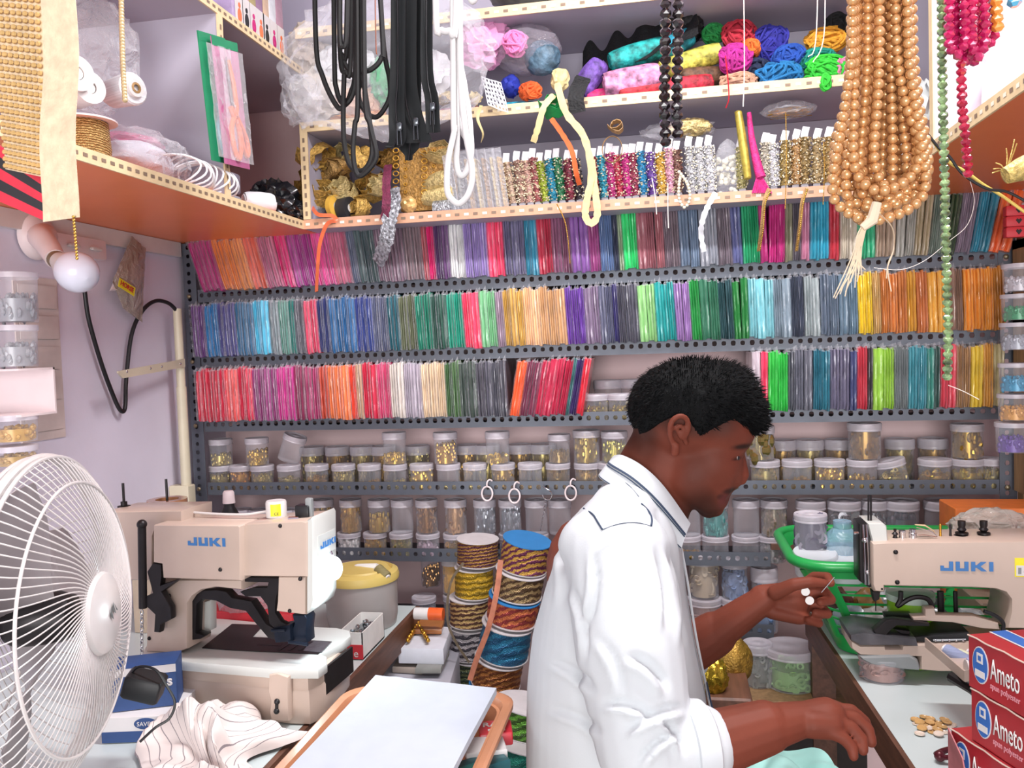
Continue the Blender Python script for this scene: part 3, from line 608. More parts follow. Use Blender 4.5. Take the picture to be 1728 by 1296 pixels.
# ================================================================ machines
BEIGE = pm('machine_enamel', 'c9b4a6', .35, var=.05, scale=9, coat=.3)
BEIGE2 = pm('machine_enamel_white', 'd0d2ce', .3, var=.04, scale=9, coat=.3)
BLUEL = pm('logo_blue', '3c78b8', .4, var=.04)
STEEL = pm('brushed_steel', '9aa0a6', .28, .8, var=.15, scale=60)
YEL = pm('label_yellow', 'f0e428', .5, var=.03)
GREYP = pm('grey_paint', '8b8f90', .45, var=.05)
class Pl:
    def __init__(s, P, U, W): s.P = Vector(P); s.U = Vector(U).normalized(); s.W = Vector(W).normalized()
    def ab(s, px, py, dw=0):
        q = AP(px, py, s.P+s.W*dw, s.W)-s.P; return (q.dot(s.U), q.z)
    def pt(s, px, py, dw=0): return AP(px, py, s.P+s.W*dw, s.W)
    def pr(s, mb, pts, dw, th, bev=.0, z=None):
        if z: pts = [(z[0]+p[0]/z[2], z[1]+p[1]/z[2]) for p in pts]
        return mb.prism([s.ab(p[0], p[1], dw) for p in pts], s.W, dw, dw+th, P=s.P, U=s.U, V=(0, 0, 1), bev=bev)
def logo(P, U, V, h, m, parent, sx=1.0):
    U = Vector(U).normalized(); V = Vector(V).normalized(); W = U.cross(V); mb = MB()
    L = [[(0, 0), (1.25, 0), (1.25, 1), (.85, 1), (.85, .3), (.35, .3), (.35, .55), (0, .55)], [(1.5, 0), (2.75, 0), (2.75, 1), (2.35, 1), (2.35, .28), (1.9, .28), (1.9, 1), (1.5, 1)],
         [(3.0, 0), (3.4, 0), (3.4, .36), (3.55, .36), (4.0, 0), (4.55, 0), (3.9, .52), (4.5, 1), (3.95, 1), (3.55, .64), (3.4, .64), (3.4, 1), (3.0, 1)], [(4.75, 0), (5.15, 0), (5.15, 1), (4.75, 1)]]
    for q in L: mb.prism([(a*h*sx, b*h) for a, b in q], W, 0, .0008, P=P, U=U, V=V)
    return mb.build('logo_lettering', m, parent, smooth=False)
a10 = math.radians(5)
ZL = (200, 800, 2.6125)
pl = Pl(AZ(515, 1224, .752), (math.cos(a10), -math.sin(a10), 0), (math.sin(a10), math.cos(a10), 0))
mc = thing('sewing_machine', pl.P, 'cream buttonhole sewing machine with lit lamp on the left white table', 'sewing machine')
zd = .752+pl.ab(ZL[0]+600/ZL[2], ZL[1]+850/ZL[2])[1]
def foot(ins, back):
    q = [AZ(*p, .752) for p in ((225, 1190), (490, 1222), (524, 1223), (545, 1213), (558, 1200), (578, 1176), (590, 1160))]
    L = [(v.x, v.y) for v in q]; L += [(L[-1][0]-.012, back), (L[0][0], back)]
    cx = sum(a for a, b in L)/len(L); cy = sum(b for a, b in L)/len(L)
    return [(a+(cx-a)*ins, b+(cy-b)*ins) for a, b in L]
mb = MB(); mb.prism(foot(0, 1.475), (0, 0, 1), .752, .752+(zd-.752)*.62, U=(1, 0, 0), V=(0, 1, 0), bev=.004)
mb.prism(foot(.025, 1.475), (0, 0, 1), .752+(zd-.752)*.60, zd-.012, U=(1, 0, 0), V=(0, 1, 0), bev=.002)
mb.build('base', BEIGE, mc)
mb = MB(); pl.pr(mb, [(110, 800), (680, 842), (900, 848), (920, 838), (920, 815), (860, 862), (700, 862), (110, 822)], -.004, .0, 0, ZL) if 0 else None
# deck plate (horizontal) built in plan
zd = .752+pl.ab(ZL[0]+600/ZL[2], ZL[1]+850/ZL[2])[1]
def plan(mb, pts, z, th, bev=.002, zz=ZL):
    q = [AZ(zz[0]+p[0]/zz[2], zz[1]+p[1]/zz[2], z) for p in pts]; return mb.prism([(v.x, v.y) for v in q], (0, 0, 1), z-th, z, U=(1, 0, 0), V=(0, 1, 0), bev=bev)
mb = MB(); plan(mb, [(100, 815), (700, 860), (890, 858), (922, 825), (905, 797), (790, 795), (300, 765), (330, 690), (420, 655), (600, 655), (820, 672), (985, 680), (1022, 700), (1010, 735), (930, 755), (955, 700), (470, 660), (150, 640), (60, 700)][:0] or [(90, 812), (700, 862), (880, 862), (920, 835), (918, 805), (890, 793), (985, 745), (1025, 715), (1020, 690), (960, 678), (820, 672), (480, 640), (200, 620)], zd+.003, .016)
mb.build('deck', BEIGE2, mc)
mb = MB(); plan(mb, [(368, 765), (500, 775), (880, 793), (940, 738), (700, 722), (590, 718), (640, 665), (500, 660)], zd+.0045, .0012, 0)
mb.m(1); plan(mb, [(815, 778), (895, 785), (938, 740), (850, 734)], zd+.005, .0012, 0); mb.m(2); plan(mb, [(610, 752), (715, 757), (722, 748), (620, 745)], zd+.005, .001, 0)
for k in range(3): plan(mb, [(700+k*45, 775), (712+k*45, 776), (770+k*45, 738), (760+k*45, 737)], zd+.0052, .001, 0)
mb.build('bed_plate', [DKMET, STEEL, BLACKM], mc, smooth=False)
mb = MB(); q = pl.P+pl.U*.012+Vector((0, 0, 0))
X = Matrix.Translation(pl.P) @ Matrix.Rotation(-a10, 4, 'Z')
mb.bx(.013, .0175, .045, .15, .035, zd-.752-.012, X=X); mb.build('recess_shade', DKMET, mc, smooth=False)  # dark slab standing in for the shade inside the base recess
mb = MB(); pl.pr(mb, [(662, 885), (700, 878), (748, 895), (750, 1090), (735, 1092), (672, 1085), (665, 1050), (672, 1000), (660, 960)], -.014, .016, .003, ZL)
lt = mb.build('latch', BEIGE, mc)
mb = MB()
for zx, zy in ((699, 1003), (697, 1045)):
    c = pl.pt(ZL[0]+zx/ZL[2], ZL[1]+zy/ZL[2], -.0145); mb.ball(c, .0052, 10, 6)
mb.tube([pl.pt(ZL[0]+698/ZL[2], ZL[1]+1003/ZL[2], -.0145), pl.pt(ZL[0]+697/ZL[2], ZL[1]+1045/ZL[2], -.0145)], .003)
mb.build('latch_slot', BLACKM, lt)
MB().bx(-.006, .012, .01, .08, -.0015, .0, X=X).build('foot', BLACKM, mc) if 0 else None
# column, arm, head
mb = MB(); pl.pr(mb, [(122, 600), (122, 785), (258, 790), (305, 770), (305, 570), (325, 540), (365, 512), (430, 500), (545, 512), (545, 465), (150, 465)], .022, .07, .004, ZL)
mb.build('column', BEIGE, mc)
mb = MB(); pl.pr(mb, [(345, 575), (345, 722), (405, 690), (405, 555)], .07, .02, .002, ZL); mb.build('rear_column', BEIGE2, mc)
mb = MB(); pl.pr(mb, [(-60, 165), (280, 160), (280, 240), (160, 250), (150, 275), (150, 470), (-60, 470)], .03, .09, .004, ZL); mb.build('rear_housing', BEIGE, mc)
mb = MB(); pl.pr(mb, [(152, 226), (165, 222), (528, 225), (536, 232), (538, 472), (195, 461), (190, 398), (152, 392)], 0, .10, .004, ZL)
mb.build('arm_cover', BEIGE, mc)
mb = MB(); pl.pr(mb, [(536, 226), (575, 218), (808, 206), (830, 212), (830, 455), (560, 452), (536, 470)], .012, .09, .004, ZL); mb.build('head_cover', BEIGE, mc)
mb = MB(); pl.pr(mb, [(704, 452), (826, 452), (826, 620), (812, 620), (694, 606), (700, 560)], .02, .075, .003, ZL); mb.build('needle_housing', BEIGE, mc)
mb = MB(); pl.pr(mb, [(828, 205), (850, 190), (858, 205), (862, 560), (850, 600), (828, 620)], .016, .084, .004, ZL)
fp = mb.build('face_plate', BEIGE2, mc)
# side name plate on the face end
fa = pl.ab(ZL[0]+862/ZL[2], ZL[1]+300/ZL[2], .02); fP = pl.P+pl.U*(fa[0]+.0005)
pz0 = pl.ab(ZL[0]+862/ZL[2], ZL[1]+352/ZL[2], .05)[1]; pz1 = pl.ab(ZL[0]+862/ZL[2], ZL[1]+262/ZL[2], .05)[1]
PP = fP+pl.W*.03; PP.z = pl.P.z+pz0
mb = MB().prism([(0, 0), (.06, 0), (.06, pz1-pz0), (0, pz1-pz0)], pl.U, 0, .002, P=PP, U=pl.W, V=(0, 0, 1)); mb.build('name_plate', BEIGE2, mc)
logo(PP+pl.U*.0022+pl.W*.006+Vector((0, 0, .012)), pl.W, (0, 0, 1), .0105, BLUEL, mc)
s0 = pl.pt(ZL[0]+307/ZL[2], ZL[1]+314/ZL[2], -.0006); s1 = pl.pt(ZL[0]+475/ZL[2], ZL[1]+314/ZL[2], -.0006); hh = (s1-s0).length/5.15
logo(s0, pl.U, (0, 0, 1), hh*.98, BLUEL, mc)
mb = MB()
for zx, zy, dw in ((449, 421, 0), (713, 228, .012), (801, 462, .012), (755, 603, .02), (225, 536, .022), (136, 724, .022)):
    c = pl.pt(ZL[0]+zx/ZL[2], ZL[1]+zy/ZL[2], dw); mb.ball(c, .0037, 10, 6, (1, 1, 1))
mb.build('screws', DKMET, mc)
mb = MB(); pl.pr(mb, [(313, 560), (345, 515), (430, 510), (475, 518), (500, 545), (585, 560), (612, 600), (650, 660), (705, 690), (700, 735), (660, 725), (600, 655), (560, 605), (490, 592), (430, 560), (370, 552), (345, 575), (340, 700), (383, 712), (360, 728), (308, 735)], .035, .02, .002, ZL)
mb.build('feed_arm', DKMET, mc)
mb = MB(); pl.pr(mb, [(545, 475), (555, 455), (780, 460), (785, 500), (760, 505), (755, 475), (710, 480), (692, 560), (690, 610), (715, 650), (745, 665), (752, 740), (700, 740), (700, 690), (665, 660), (655, 580), (625, 540), (560, 540), (535, 520), (600, 500), (655, 500), (660, 478)], .03, .012, .001, ZL); mb.build('presser_lever', DKMET, mc)
NAVYM = pm('oiled_blue_steel', '2a3344', .3, .6, var=.2)
mb = MB(); pl.pr(mb, [(765, 620), (822, 622), (832, 640), (826, 690), (830, 745), (800, 750), (770, 735), (765, 690), (775, 660)], .035, .03, .002, ZL)
pl.pr(mb, [(680, 680), (755, 665), (760, 740), (690, 745)], .025, .03, .002, ZL); mb.tube([pl.pt(ZL[0]+675/ZL[2], ZL[1]+690/ZL[2], .02), pl.pt(ZL[0]+735/ZL[2], ZL[1]+688/ZL[2], .02)], .003); mb.tube([pl.pt(ZL[0]+750/ZL[2], ZL[1]+740/ZL[2], .02), pl.pt(ZL[0]+835/ZL[2], ZL[1]+752/ZL[2], .02)], .003)
mb.build('presser_foot', NAVYM, mc)
mb = MB(); mb.tube([pl.pt(ZL[0]+103/ZL[2], ZL[1]+225/ZL[2], -.0), pl.pt(ZL[0]+108/ZL[2], ZL[1]+590/ZL[2], -.0)], .0072, 12); mb.ball(pl.pt(ZL[0]+103/ZL[2], ZL[1]+222/ZL[2], -.0), .009); mb.build('handle_rod', DKMET, mc)
mb = MB(); pl.pr(mb, [(125, 430), (150, 392), (188, 398), (190, 450), (185, 490), (270, 462), (190, 520), (230, 590), (232, 640), (185, 665), (180, 700), (155, 698), (160, 620), (118, 580), (118, 540), (150, 525)], .0, .014, .002, ZL); mb.build('lever', DKMET, mc)
cT = pl.pt(ZL[0]+697/ZL[2], ZL[1]+188/ZL[2], .06)
mb = MB().lathe([(0, 0), (.0175, 0), (.018, .002), (.018, .026), (.0165, .029), (0, .029)], 24, X=Matrix.Translation(cT)); sol = mb.build('solenoid', WHITEP, mc)
mb = MB(); mb.grid(lambda u, v: cT+Vector((.0184*math.sin(-.1+u*1.0), -.0184*math.cos(-.1+u*1.0), .004+v*.021)), 8, 2); mb.build('warning_label', YEL, sol)
text('label_lettering', 'CE', BLACKM, cT+Vector((.0045, -.0186, .006)), (.9, .38, 0), (0, 0, 1), .007, sol)
mb = MB(); mb.tube(smoothpath([cT+Vector((-.018, 0, .01)), cT+Vector((-.06, .0, .004)), cT+Vector((-.13, .01, .003)), cT+Vector((-.22, .03, .004))]), .0022, 6); mb.build('cable', WHITEP, mc)
q = pl.pt(ZL[0]+805/ZL[2], ZL[1]+195/ZL[2], .04); XX = Matrix.Translation(q) @ Matrix.Rotation(-a10, 4, 'Z')
mb = MB().bx(-.012, .014, 0, .02, -.004, .022, X=XX, bev=.002).m(1).bx(.006, .018, .004, .014, 0, .034, X=XX, bev=.002); mb.m(2).tube([XX @ Vector((-.02, -.006, 0)), XX @ Vector((.0, -.006, .001))], .0035, 8); mb.build('thread_bracket', [BLACKM, GREYP, CHROME], mc)
# lamp of the machine (it is lit)
LAMPG = pm('lit_lamp_glass', 'eaf8ff', .3, var=0, emis=9)
lq = pl.pt(ZL[0]+952/ZL[2], ZL[1]+415/ZL[2], .07)
ls = pl.pt(ZL[0]+905/ZL[2], ZL[1]+285/ZL[2], .085)
mb = MB().tube([ls, lq+Vector((-.003, 0, .022))], .0028, 8); mb.build('lamp_stalk', CHROME, mc)
mb = MB().ball(lq, .0165, 16, 12, (.85, .85, 1.25)); lb = mb.build('lamp_bulb', LAMPG, mc)
pb = bpy.data.lights.new('machine_lamp', 'POINT'); pb.energy = 1.1; pb.color = (.75, .93, 1); pb.shadow_soft_size = .02
po = bpy.data.objects.new('machine_lamp', pb); COL.objects.link(po); po.location = lq+Vector((.0, -.03, -.03))
# top left: tension post
q = pl.pt(210, 864, .08)
mb = MB().lathe([(0, 0), (.018, 0), (.018, .003), (.008, .003), (.008, .008), (.012, .009), (.012, .012), (.006, .013), (.006, .02), (.0025, .02), (.0025, .055), (0, .055)], 14, X=Matrix.Translation(q)); mb.build('tension_post', DKMET, mc)
mb = MB()
for k in range(12):
    c = pl.pt(ZL[0]+103/ZL[2], ZL[1]+(610+18*k)/ZL[2], -.005); R_ = Matrix.Rotation(PI/2*(k % 2), 4, 'Z')
    mb.tube([c+(R_ @ Vector((.003*math.cos(t), 0, .0052*math.sin(t)))) for t in [2*PI*i/8 for i in range(8)]], .0009, 5, closed=True)
mb.build('chain', CHROME, mc)
# packing tape roll behind
q = AY(283, 862, 1.75)
mb = MB().lathe([(.026, 0), (.045, 0), (.045, .05), (.026, .05), (.026, 0)], 30, X=Matrix.Translation((q.x, q.y, .752)), cap=False)
pt_ = thing('tape_roll', (q.x, q.y, q.z), 'brown packing tape roll on a spindle behind the left sewing machine', 'tape roll')
mb = MB().lathe([(.026, -.02), (.045, -.02), (.045, .028), (.026, .028), (.026, -.02)], 30, X=Matrix.Translation(q), cap=False); mb.build('tape', pm('tape_brown', 'b5805c', .25, var=.1, scale=20, coat=.6), pt_)
mb = MB().tube([q+Vector((0, 0, -.02)), q+Vector((0, 0, .075))], .003, 8); mb.build('spindle', DKMET, pt_)
tag(MB().bx(q.x-.06, q.x+.06, q.y-.06, q.y+.06, .751, q.z-.02).build('box', pm('plain_carton', 'b7a592', .8, var=.08)), 'plain carton under the brown packing tape roll behind the machine', 'box')
# ---------------------------------------------------------------- right machine
ZR = (1430, 820, 3.6007)
pr_ = Pl((.47, 1.56, .752), (1, 0, 0), (0, 1, 0))
mr_ = thing('sewing_machine', (.5, 1.6, .752), 'cream button sewing machine with blue lettering on the right white table', 'sewing machine')
mb = MB(); pr_.pr(mb, [(148, 355), (150, 345), (255, 340), (1250, 330), (1500, 330), (1500, 880), (965, 870), (990, 760), (990, 690), (960, 650), (900, 630), (760, 622), (230, 612), (230, 650), (165, 645), (150, 600)], 0, .10, .006, ZR); mb.build('arm', BEIGE, mr_)
mb = MB(); pr_.pr(mb, [(120, 225), (215, 225), (240, 245), (250, 348), (150, 352), (148, 330)], .01, .07, .004, ZR); mb.build('head_top', BEIGE2, mr_)
mb = MB(); pr_.pr(mb, [(70, 230), (120, 222), (150, 350), (160, 610), (135, 620), (75, 580), (70, 400)], .015, .05, .003, ZR); mb.build('head_mechanism', DKMET, mr_)
mb = MB()
for x0, dx in ((95, 0), (115, .003)): mb.tube([pr_.pt(ZR[0]+x0/ZR[2], ZR[1]+235/ZR[2], .005), pr_.pt(ZR[0]+(x0+15)/ZR[2], ZR[1]+600/ZR[2], .005)], .0018, 6)
mb.ball(pr_.pt(ZR[0]+105/ZR[2], ZR[1]+330/ZR[2], .004), .005); mb.ball(pr_.pt(ZR[0]+120/ZR[2], ZR[1]+525/ZR[2], .004), .004)
mb.tube([pr_.pt(ZR[0]+40/ZR[2], ZR[1]+285/ZR[2], .02), pr_.pt(ZR[0]+80/ZR[2], ZR[1]+285/ZR[2], .02)], .003, 6)
mb.build('thread_guides', CHROME, mr_)
mb = MB()
for zx in (128, 143): mb.tube([pr_.pt(ZR[0]+zx/ZR[2], ZR[1]+55/ZR[2], .03), pr_.pt(ZR[0]+zx/ZR[2], ZR[1]+225/ZR[2], .03)], .0018, 8)
mb.build('thread_pins', DKMET, mr_)
mb = MB(); pr_.pr(mb, [(150, 640), (200, 645), (195, 690), (165, 705)], .02, .02, .001, ZR); mb.tube([pr_.pt(ZR[0]+172/ZR[2], ZR[1]+700/ZR[2], .03), pr_.pt(ZR[0]+172/ZR[2], ZR[1]+760/ZR[2], .03)], .001, 5); mb.build('needle_clamp', DKMET, mr_)
sc1 = ZR
def zr(x, y, dw): return pr_.pt(ZR[0]+x/ZR[2], ZR[1]+y/ZR[2], dw)
s0 = zr(565, 515, -.0006); s1 = zr(915, 515, -.0006); hh = (s1-s0).length/5.15; logo(s0, (1, 0, 0.0), (0, 0, 1), hh*.92, BLUEL, mr_)
mb = MB()
for a, b in ((293, 402), (303, 585), (210, 626)): mb.ball(zr(a, b, 0), .0043 if a > 250 else .002, 10, 6)
mb.build('screws', DKMET, mr_)
mb = MB(); q0 = zr(1018, 552, -.0008); mb.bx(q0.x, q0.x+.035, q0.y, q0.y+.001, q0.z, q0.z+.033).m(1).bx(q0.x+.002, q0.x+.033, q0.y-.0004, q0.y+.0004, q0.z+.002, q0.z+.02); mb.m(2).bx(q0.x+.005, q0.x+.010, q0.y-.0008, q0.y, q0.z+.005, q0.z+.016).bx(q0.x+.014, q0.x+.024, q0.y-.0008, q0.y, q0.z+.008, q0.z+.010); mb.build('warning_label', [YEL, WHITEP, GREYP], mr_, smooth=False)
ztop = zr(600, 330, .05).z
def post(zx, zy, dw, prof, m, nm):
    c = zr(zx, zy, dw); MB().lathe(prof, 14, X=Matrix.Translation(c)).build(nm, m, mr_)
post(290, 325, .03, [(0, 0), (.005, 0), (.003, .008), (.006, .01), (.002, .014), (.003, .019), (0, .02)], DKMET, 'thread_post')
post(333, 322, .03, [(0, 0), (.0055, 0), (.0055, .010), (.006, .011), (.006, .016), (0, .016)], CHROME, 'thread_nut')
post(397, 322, .03, [(0, 0), (.007, 0), (.007, .011), (.006, .012), (.006, .018), (0, .018)], CHROME, 'thread_nut')
for zx in (565, 626): post(zx, 318, .04, [(0, 0), (.0025, 0), (.002, .012), (.0022, .025), (0, .027)], GOLD if zx == 565 else DKMET, 'spool_pin')
for zx, sc_ in ((695, 1.15), (828, 1.0)): post(zx, 312, .045, [(0, 0), (.013*sc_, 0), (.015*sc_, .003), (.004, .005), (.011, .006), (.011, .009), (.004, .010), (.008, .014), (.0055, .018), (.0065, .022), (.0065, .030), (0, .031)], DKMET, 'tension_disc')
mb = MB(); mb.tube([zr(410, 235, .03), zr(470, 240, .03), zr(520, 270, .03), zr(540, 300, .03)], [.003, .005, .004, .002], 8, flat=.3); mb.build('take_up_lever', pm('bone_plastic', 'd8bf98', .5), mr_)
mb = MB(); mb.tube(smoothpath([zr(420, 250, .02), zr(500, 275, .02), zr(545, 310, .02), zr(480, 300, .02), zr(430, 300, .02)]), .001, 5); mb.build('spring_wire', CHROME, mr_)
# lower arm and work clamp
mb = MB(); pr_.pr(mb, [(18, 935), (80, 972), (230, 972), (235, 990), (330, 990), (335, 968), (745, 955), (1400, 950), (1400, 1080), (745, 1130), (560, 1130), (445, 1120), (445, 1040), (80, 1030), (25, 990)], .0, .09, .004, ZR); mb.build('bed_arm', BEIGE, mr_)
mb = MB(); pr_.pr(mb, [(75, 1038), (380, 1030), (430, 1060), (448, 1110), (440, 1128), (330, 1118), (150, 1090), (90, 1060)], -.006, .08, .006, ZR); mb.build('drip_guard', GREYP, mr_)
zb = zr(230, 968, 0).z
mb = MB(); pr_.pr(mb, [(18, 905), (95, 893), (420, 930), (430, 975), (330, 968), (80, 970), (20, 935)], -.004, .1, .002, ZR); mb.build('clamp_base', pm('clamp_steel', '6c6a70', .3, .6, var=.2), mr_)
mb = MB(); pr_.pr(mb, [(160, 880), (240, 815), (290, 812), (500, 838), (500, 855), (300, 850), (260, 880), (240, 905), (180, 915)], .0, .02, .002, ZR); pr_.pr(mb, [(235, 790), (400, 790), (395, 830), (240, 820)], .03, .03, .003, ZR); pr_.pr(mb, [(280, 870), (380, 880), (385, 905), (330, 900)], .01, .02, .002, ZR); mb.build('button_clamp', DKMET, mr_)
mb = MB(); pr_.pr(mb, [(400, 915), (740, 890), (740, 950), (500, 955), (420, 945)], .01, .07, .002, ZR); mb.build('feed_mechanism', BLACKM, mr_)
mb = MB(); pr_.pr(mb, [(520, 932), (720, 928), (720, 936), (540, 945), (522, 942)], .004, .005, 0, ZR)
for k in range(5): mb.ball(zr(535+k*42, 940, .004), .002)
mb.build('feed_rack', CHROME, mr_)
mb = MB(); pr_.pr(mb, [(390, 795), (470, 790), (470, 745), (530, 740), (540, 785), (770, 790), (920, 835), (930, 875), (820, 868), (640, 832), (400, 818)], .012, .022, .003, ZR); mb.build('lifting_lever', BEIGE, mr_)
mb = MB(); mb.tube(smoothpath([zr(325, 640, .03), zr(322, 690, .03), zr(305, 730, .03), zr(370, 690, .03), zr(430, 675, .03), zr(490, 690, .03), zr(520, 740, .03)]), .0045, 8)
for zx in (565, 655): mb.tube([zr(zx, 640, .05), zr(zx+5, 790, .05)], .006 if zx < 600 else .004, 8)
mb.build('lifting_rods', DKMET, mr_)
mb = MB(); mb.tube(smoothpath([zr(830, 760, .0), zr(900, 790, .0), (zr(945, 830, .0)), zr(945, 880, .0)]), .0035, 8); mb.build('hose', BLACKM, mr_)
mb = MB(); q = zr(600, 1150, .0); mb.bx(.42, 1.0 if 0 else .70, 1.58, 1.66, .7515, q.z+.02, bev=.004); mb.build('pedestal', BEIGE, mr_) if 0 else None
MB().bx(.60, .80, 1.53, 1.72, .7515, .80, bev=.006).bx(.62, .76, 1.57, 1.66, .795, .86, bev=.004).build('foot_block', BEIGE, mr_)
# thread tray with cones
tt = thing('thread_tray', zr(650, 1100, -.12), 'cream sloping tray of thread spools fixed beside the right sewing machine', 'tray')
a0, a1, a2, a3 = zr(480, 975, -.03), zr(750, 970, -.03), AY(1640, 1150, 1.30), AY(1590, 1118, 1.38)
a4 = AY(1596, 1100, 1.42)
mb = MB(); P4 = [AY(1562, 1092, 1.47), AY(1650, 1086, 1.47), AY(1668, 1140, 1.28), AY(1628, 1150, 1.30)]
mb.sheet(lambda u, v: (P4[0].lerp(P4[1], u)).lerp(P4[3].lerp(P4[2], u), v), 6, 6, .003)
for i, j in ((0, 3), (3, 2)):
    mb.sheet(lambda u, v, i=i, j=j: P4[i].lerp(P4[j], u)+Vector((0, 0, .016*v)), 6, 2, .0025)
mb.build('tray_panel', BEIGE, tt)
mb = MB(); mb.tube([AY(1605, 1142, 1.34), AY(1640, 1165, 1.30), AY(1668, 1190, 1.26)], [.008, .006, .005], 8); mb.build('tray_arm', DKMET, tt)
def cone(P, D, r0, r1, L, col, label, wound=True, nm='thread_spool'):
    D = Vector(D).normalized(); u, v, d = frame(D); X = Matrix((u, v, d)).transposed().to_4x4(); X.translation = Vector(P)
    t = thing(nm, P, label, 'spool'); m = pm('thread_'+nm, col, .7, var=.12, scale=8, stretch=(1, 1, 60), bump=.3)
    MB().lathe([(0, .06*L), (r0*.9, .06*L), (r0, .12*L), (r1, .88*L), (r1*.9, .92*L), (0, .92*L)], 20, X=X).build('thread', m, t)
    MB().lathe([(r0*.35, 0), (r0*.8, 0), (r0*.8, .06*L), (r0*.35, .06*L)], 14, X=X).build('core', WHITEP, t)
    MB().lathe([(0, .9*L), (r1*.6, .9*L), (r1*.55, L), (r1*.3, L), (r1*.3, .95*L), (0, .95*L)], 14, X=X).build('core_tip', WHITEP, t)
    return t
cone(AY(1592, 1096, 1.42), (.035, -.035, -.012), .012, .011, .05, '9aa6c8', 'pale blue thread spool lying in the cream tray')
cone(AY(1614, 1100, 1.42), (.03, -.03, -.012), .008, .011, .04, 'dde0c0', 'pale yellow thread spool beside the pale blue spool in the tray')
cone(AY(1632, 1100, 1.42), (.03, -.03, -.01), .007, .009, .03, 'c8c4d8', 'tiny lilac spool at the inner end of the cream tray')
cone(AY(1630, 1128, 1.33), (.045, .0, .0), .016, .015, .05, 'b4bce8', 'lavender thread cone poking out beside the stacked red boxes')
# ---------------------------------------------------------------- fan
FANW = pm('fan_white', 'd6d0ce', .3, var=.03, coat=.3)
rv = ray(84, 1042); FC = CO+rv*1.10
fd = Vector((math.cos(math.radians(16)), math.sin(math.radians(16)), .02)).normalized()
fan = thing('table_fan', (FC.x-fd.x*.1, FC.y-fd.y*.1, .751), 'white table fan in its wire cage at the left edge', 'fan')
fu = Vector((0, 0, 1)) - fd*fd.z; fu.normalize(); fv = fd.cross(fu)
X = Matrix((fv, fu, fd)).transposed().to_4x4(); X.translation = FC
RF = .212
def cage(sgn, dep, n, swirl, rin, mbx):
    for i in range(n):
        a0 = 2*PI*i/n; pts = []
        for t in [k/13 for k in range(14)]:
            rr = RF*(1-t)+rin*t; a = a0+swirl*t*t; bul = math.sin(min(1, t*1.25)*PI/2)**.75
            pts.append(X @ Vector((rr*math.cos(a), rr*math.sin(a), sgn*(.012+dep*bul))))
        mbx.tube(pts, .001, 5, cap=False)
mb = MB(); cage(1, .054, 96, .55, .038, mb); mb.build('front_guard', FANW, fan)
mb = MB(); cage(-1, .085, 64, -.3, .07, mb); mb.build('rear_guard', FANW, fan)
mb = MB()
ring = lambda r, z, th, n=64: mb.tube([X @ Vector((r*math.cos(a), r*math.sin(a), z)) for a in [2*PI*k/n for k in range(n)]], th, 8, closed=True)
ring(RF, 0, .006); ring(RF, .012, .003); ring(RF, -.012, .003); mb.build('rim', FANW, fan)
mb = MB(); ring(.176, .0405, .0022); ring(.15, -.095, .002); mb.build('guard_ring', FANW, fan)
mb = MB().lathe([(.0, .080), (.034, .078), (.052, .072), (.056, .064), (.050, .060), (0, .060)][::-1], 40, X=X); mb.build('hub_cap', FANW, fan)
lg = MB(); c0 = X @ Vector((0, 0, .0805))
def hub(x, y): return X @ Vector((x, y, .0805+(-(x*x+y*y))*1.2))
for pts in ([(-.004, .012), (-.016, -.002), (-.010, .0)], [(-.002, .014), (.004, .004), (-.008, -.004)], [(.006, .010), (.010, -.002), (.0, -.010)]):
    q = [hub(*p)+fd*.001 for p in pts]; lg.add(q, [(0, 1, 2), (2, 1, 0)])
lg.build('emblem', GREYP, fan, smooth=False)
mb = MB().lathe([(0, -.05), (.03, -.05), (.035, -.04), (.035, .01), (.028, .03), (0, .035)], 24, X=X); mb.build('blade_hub', DKMET, fan)
BLD = pm('fan_blade_grey', '8e8688', .35, var=.03)
for k in range(3):
    a0 = .75+2*PI*k/3
    def bl(u, v, a0=a0):
        r = .03+.155*u; w_ = (.35+.5*math.sin(PI*min(1, u*1.1)*.75)); a = a0+(v-.5)*w_*2*(.9-.25*u)+.25*u; return X @ Vector((r*math.cos(a), r*math.sin(a), -.02+.035*(v-.5)*2*(1-.3*u)))
    mb = MB().sheet(bl, 10, 10, .003); mb.build('blade', BLD, fan)
mb = MB().lathe([(0, -.20), (.03, -.20), (.055, -.18), (.062, -.12), (.058, -.09), (0, -.09)], 24, X=X); mb.build('motor_housing', pm('fan_motor_grey', '9a9498', .4), fan)
bt = X @ Vector((0, 0, -.15)); mb = MB().tube([(bt.x, bt.y, .77), (bt.x, bt.y, bt.z-.03)], .016, 16).lathe([(0, 0), (.11, 0), (.11, .012), (.04, .03), (0, .03)], 36, X=Matrix.Translation((bt.x, bt.y, .751))); mb.build('stand', FANW, fan)
# ================================================================ left wall
MB().bx(-1.3495, -1.333, .55, 2.14, 1.662, 1.702).build('trim_1', WHITEP, smooth=False)['kind'] = 'structure'
PINKP = pm('aged_white_plastic', 'eadadb', .45, var=.05, scale=8)
q0, q1 = AX(88, 372, -1.33), AX(172, 440, -1.33)
sb = thing('switchboard', (-1.35, (q0.y+q1.y)/2, q1.z), 'white wall switchboard with two rocker switches under the left cabinet', 'switchboard')
MB().bx(-1.349, -1.315, q0.y-.03, q1.y+.0, q1.z, 1.665, bev=.004).build('back_box', PINKP, sb)
for a in (.25, .72):
    y = q0.y+(q1.y-q0.y)*a; MB().bx(-1.315, -1.305, y-.018, y+.018, q1.z+.018, 1.645, bev=.003).build('switch', WHITEP, sb)
h0 = AX(58, 400, -1.345)
bh = thing('bulb_holder', h0, 'white angled bulb holder with an unlit frosted bulb on the left wall', 'bulb')
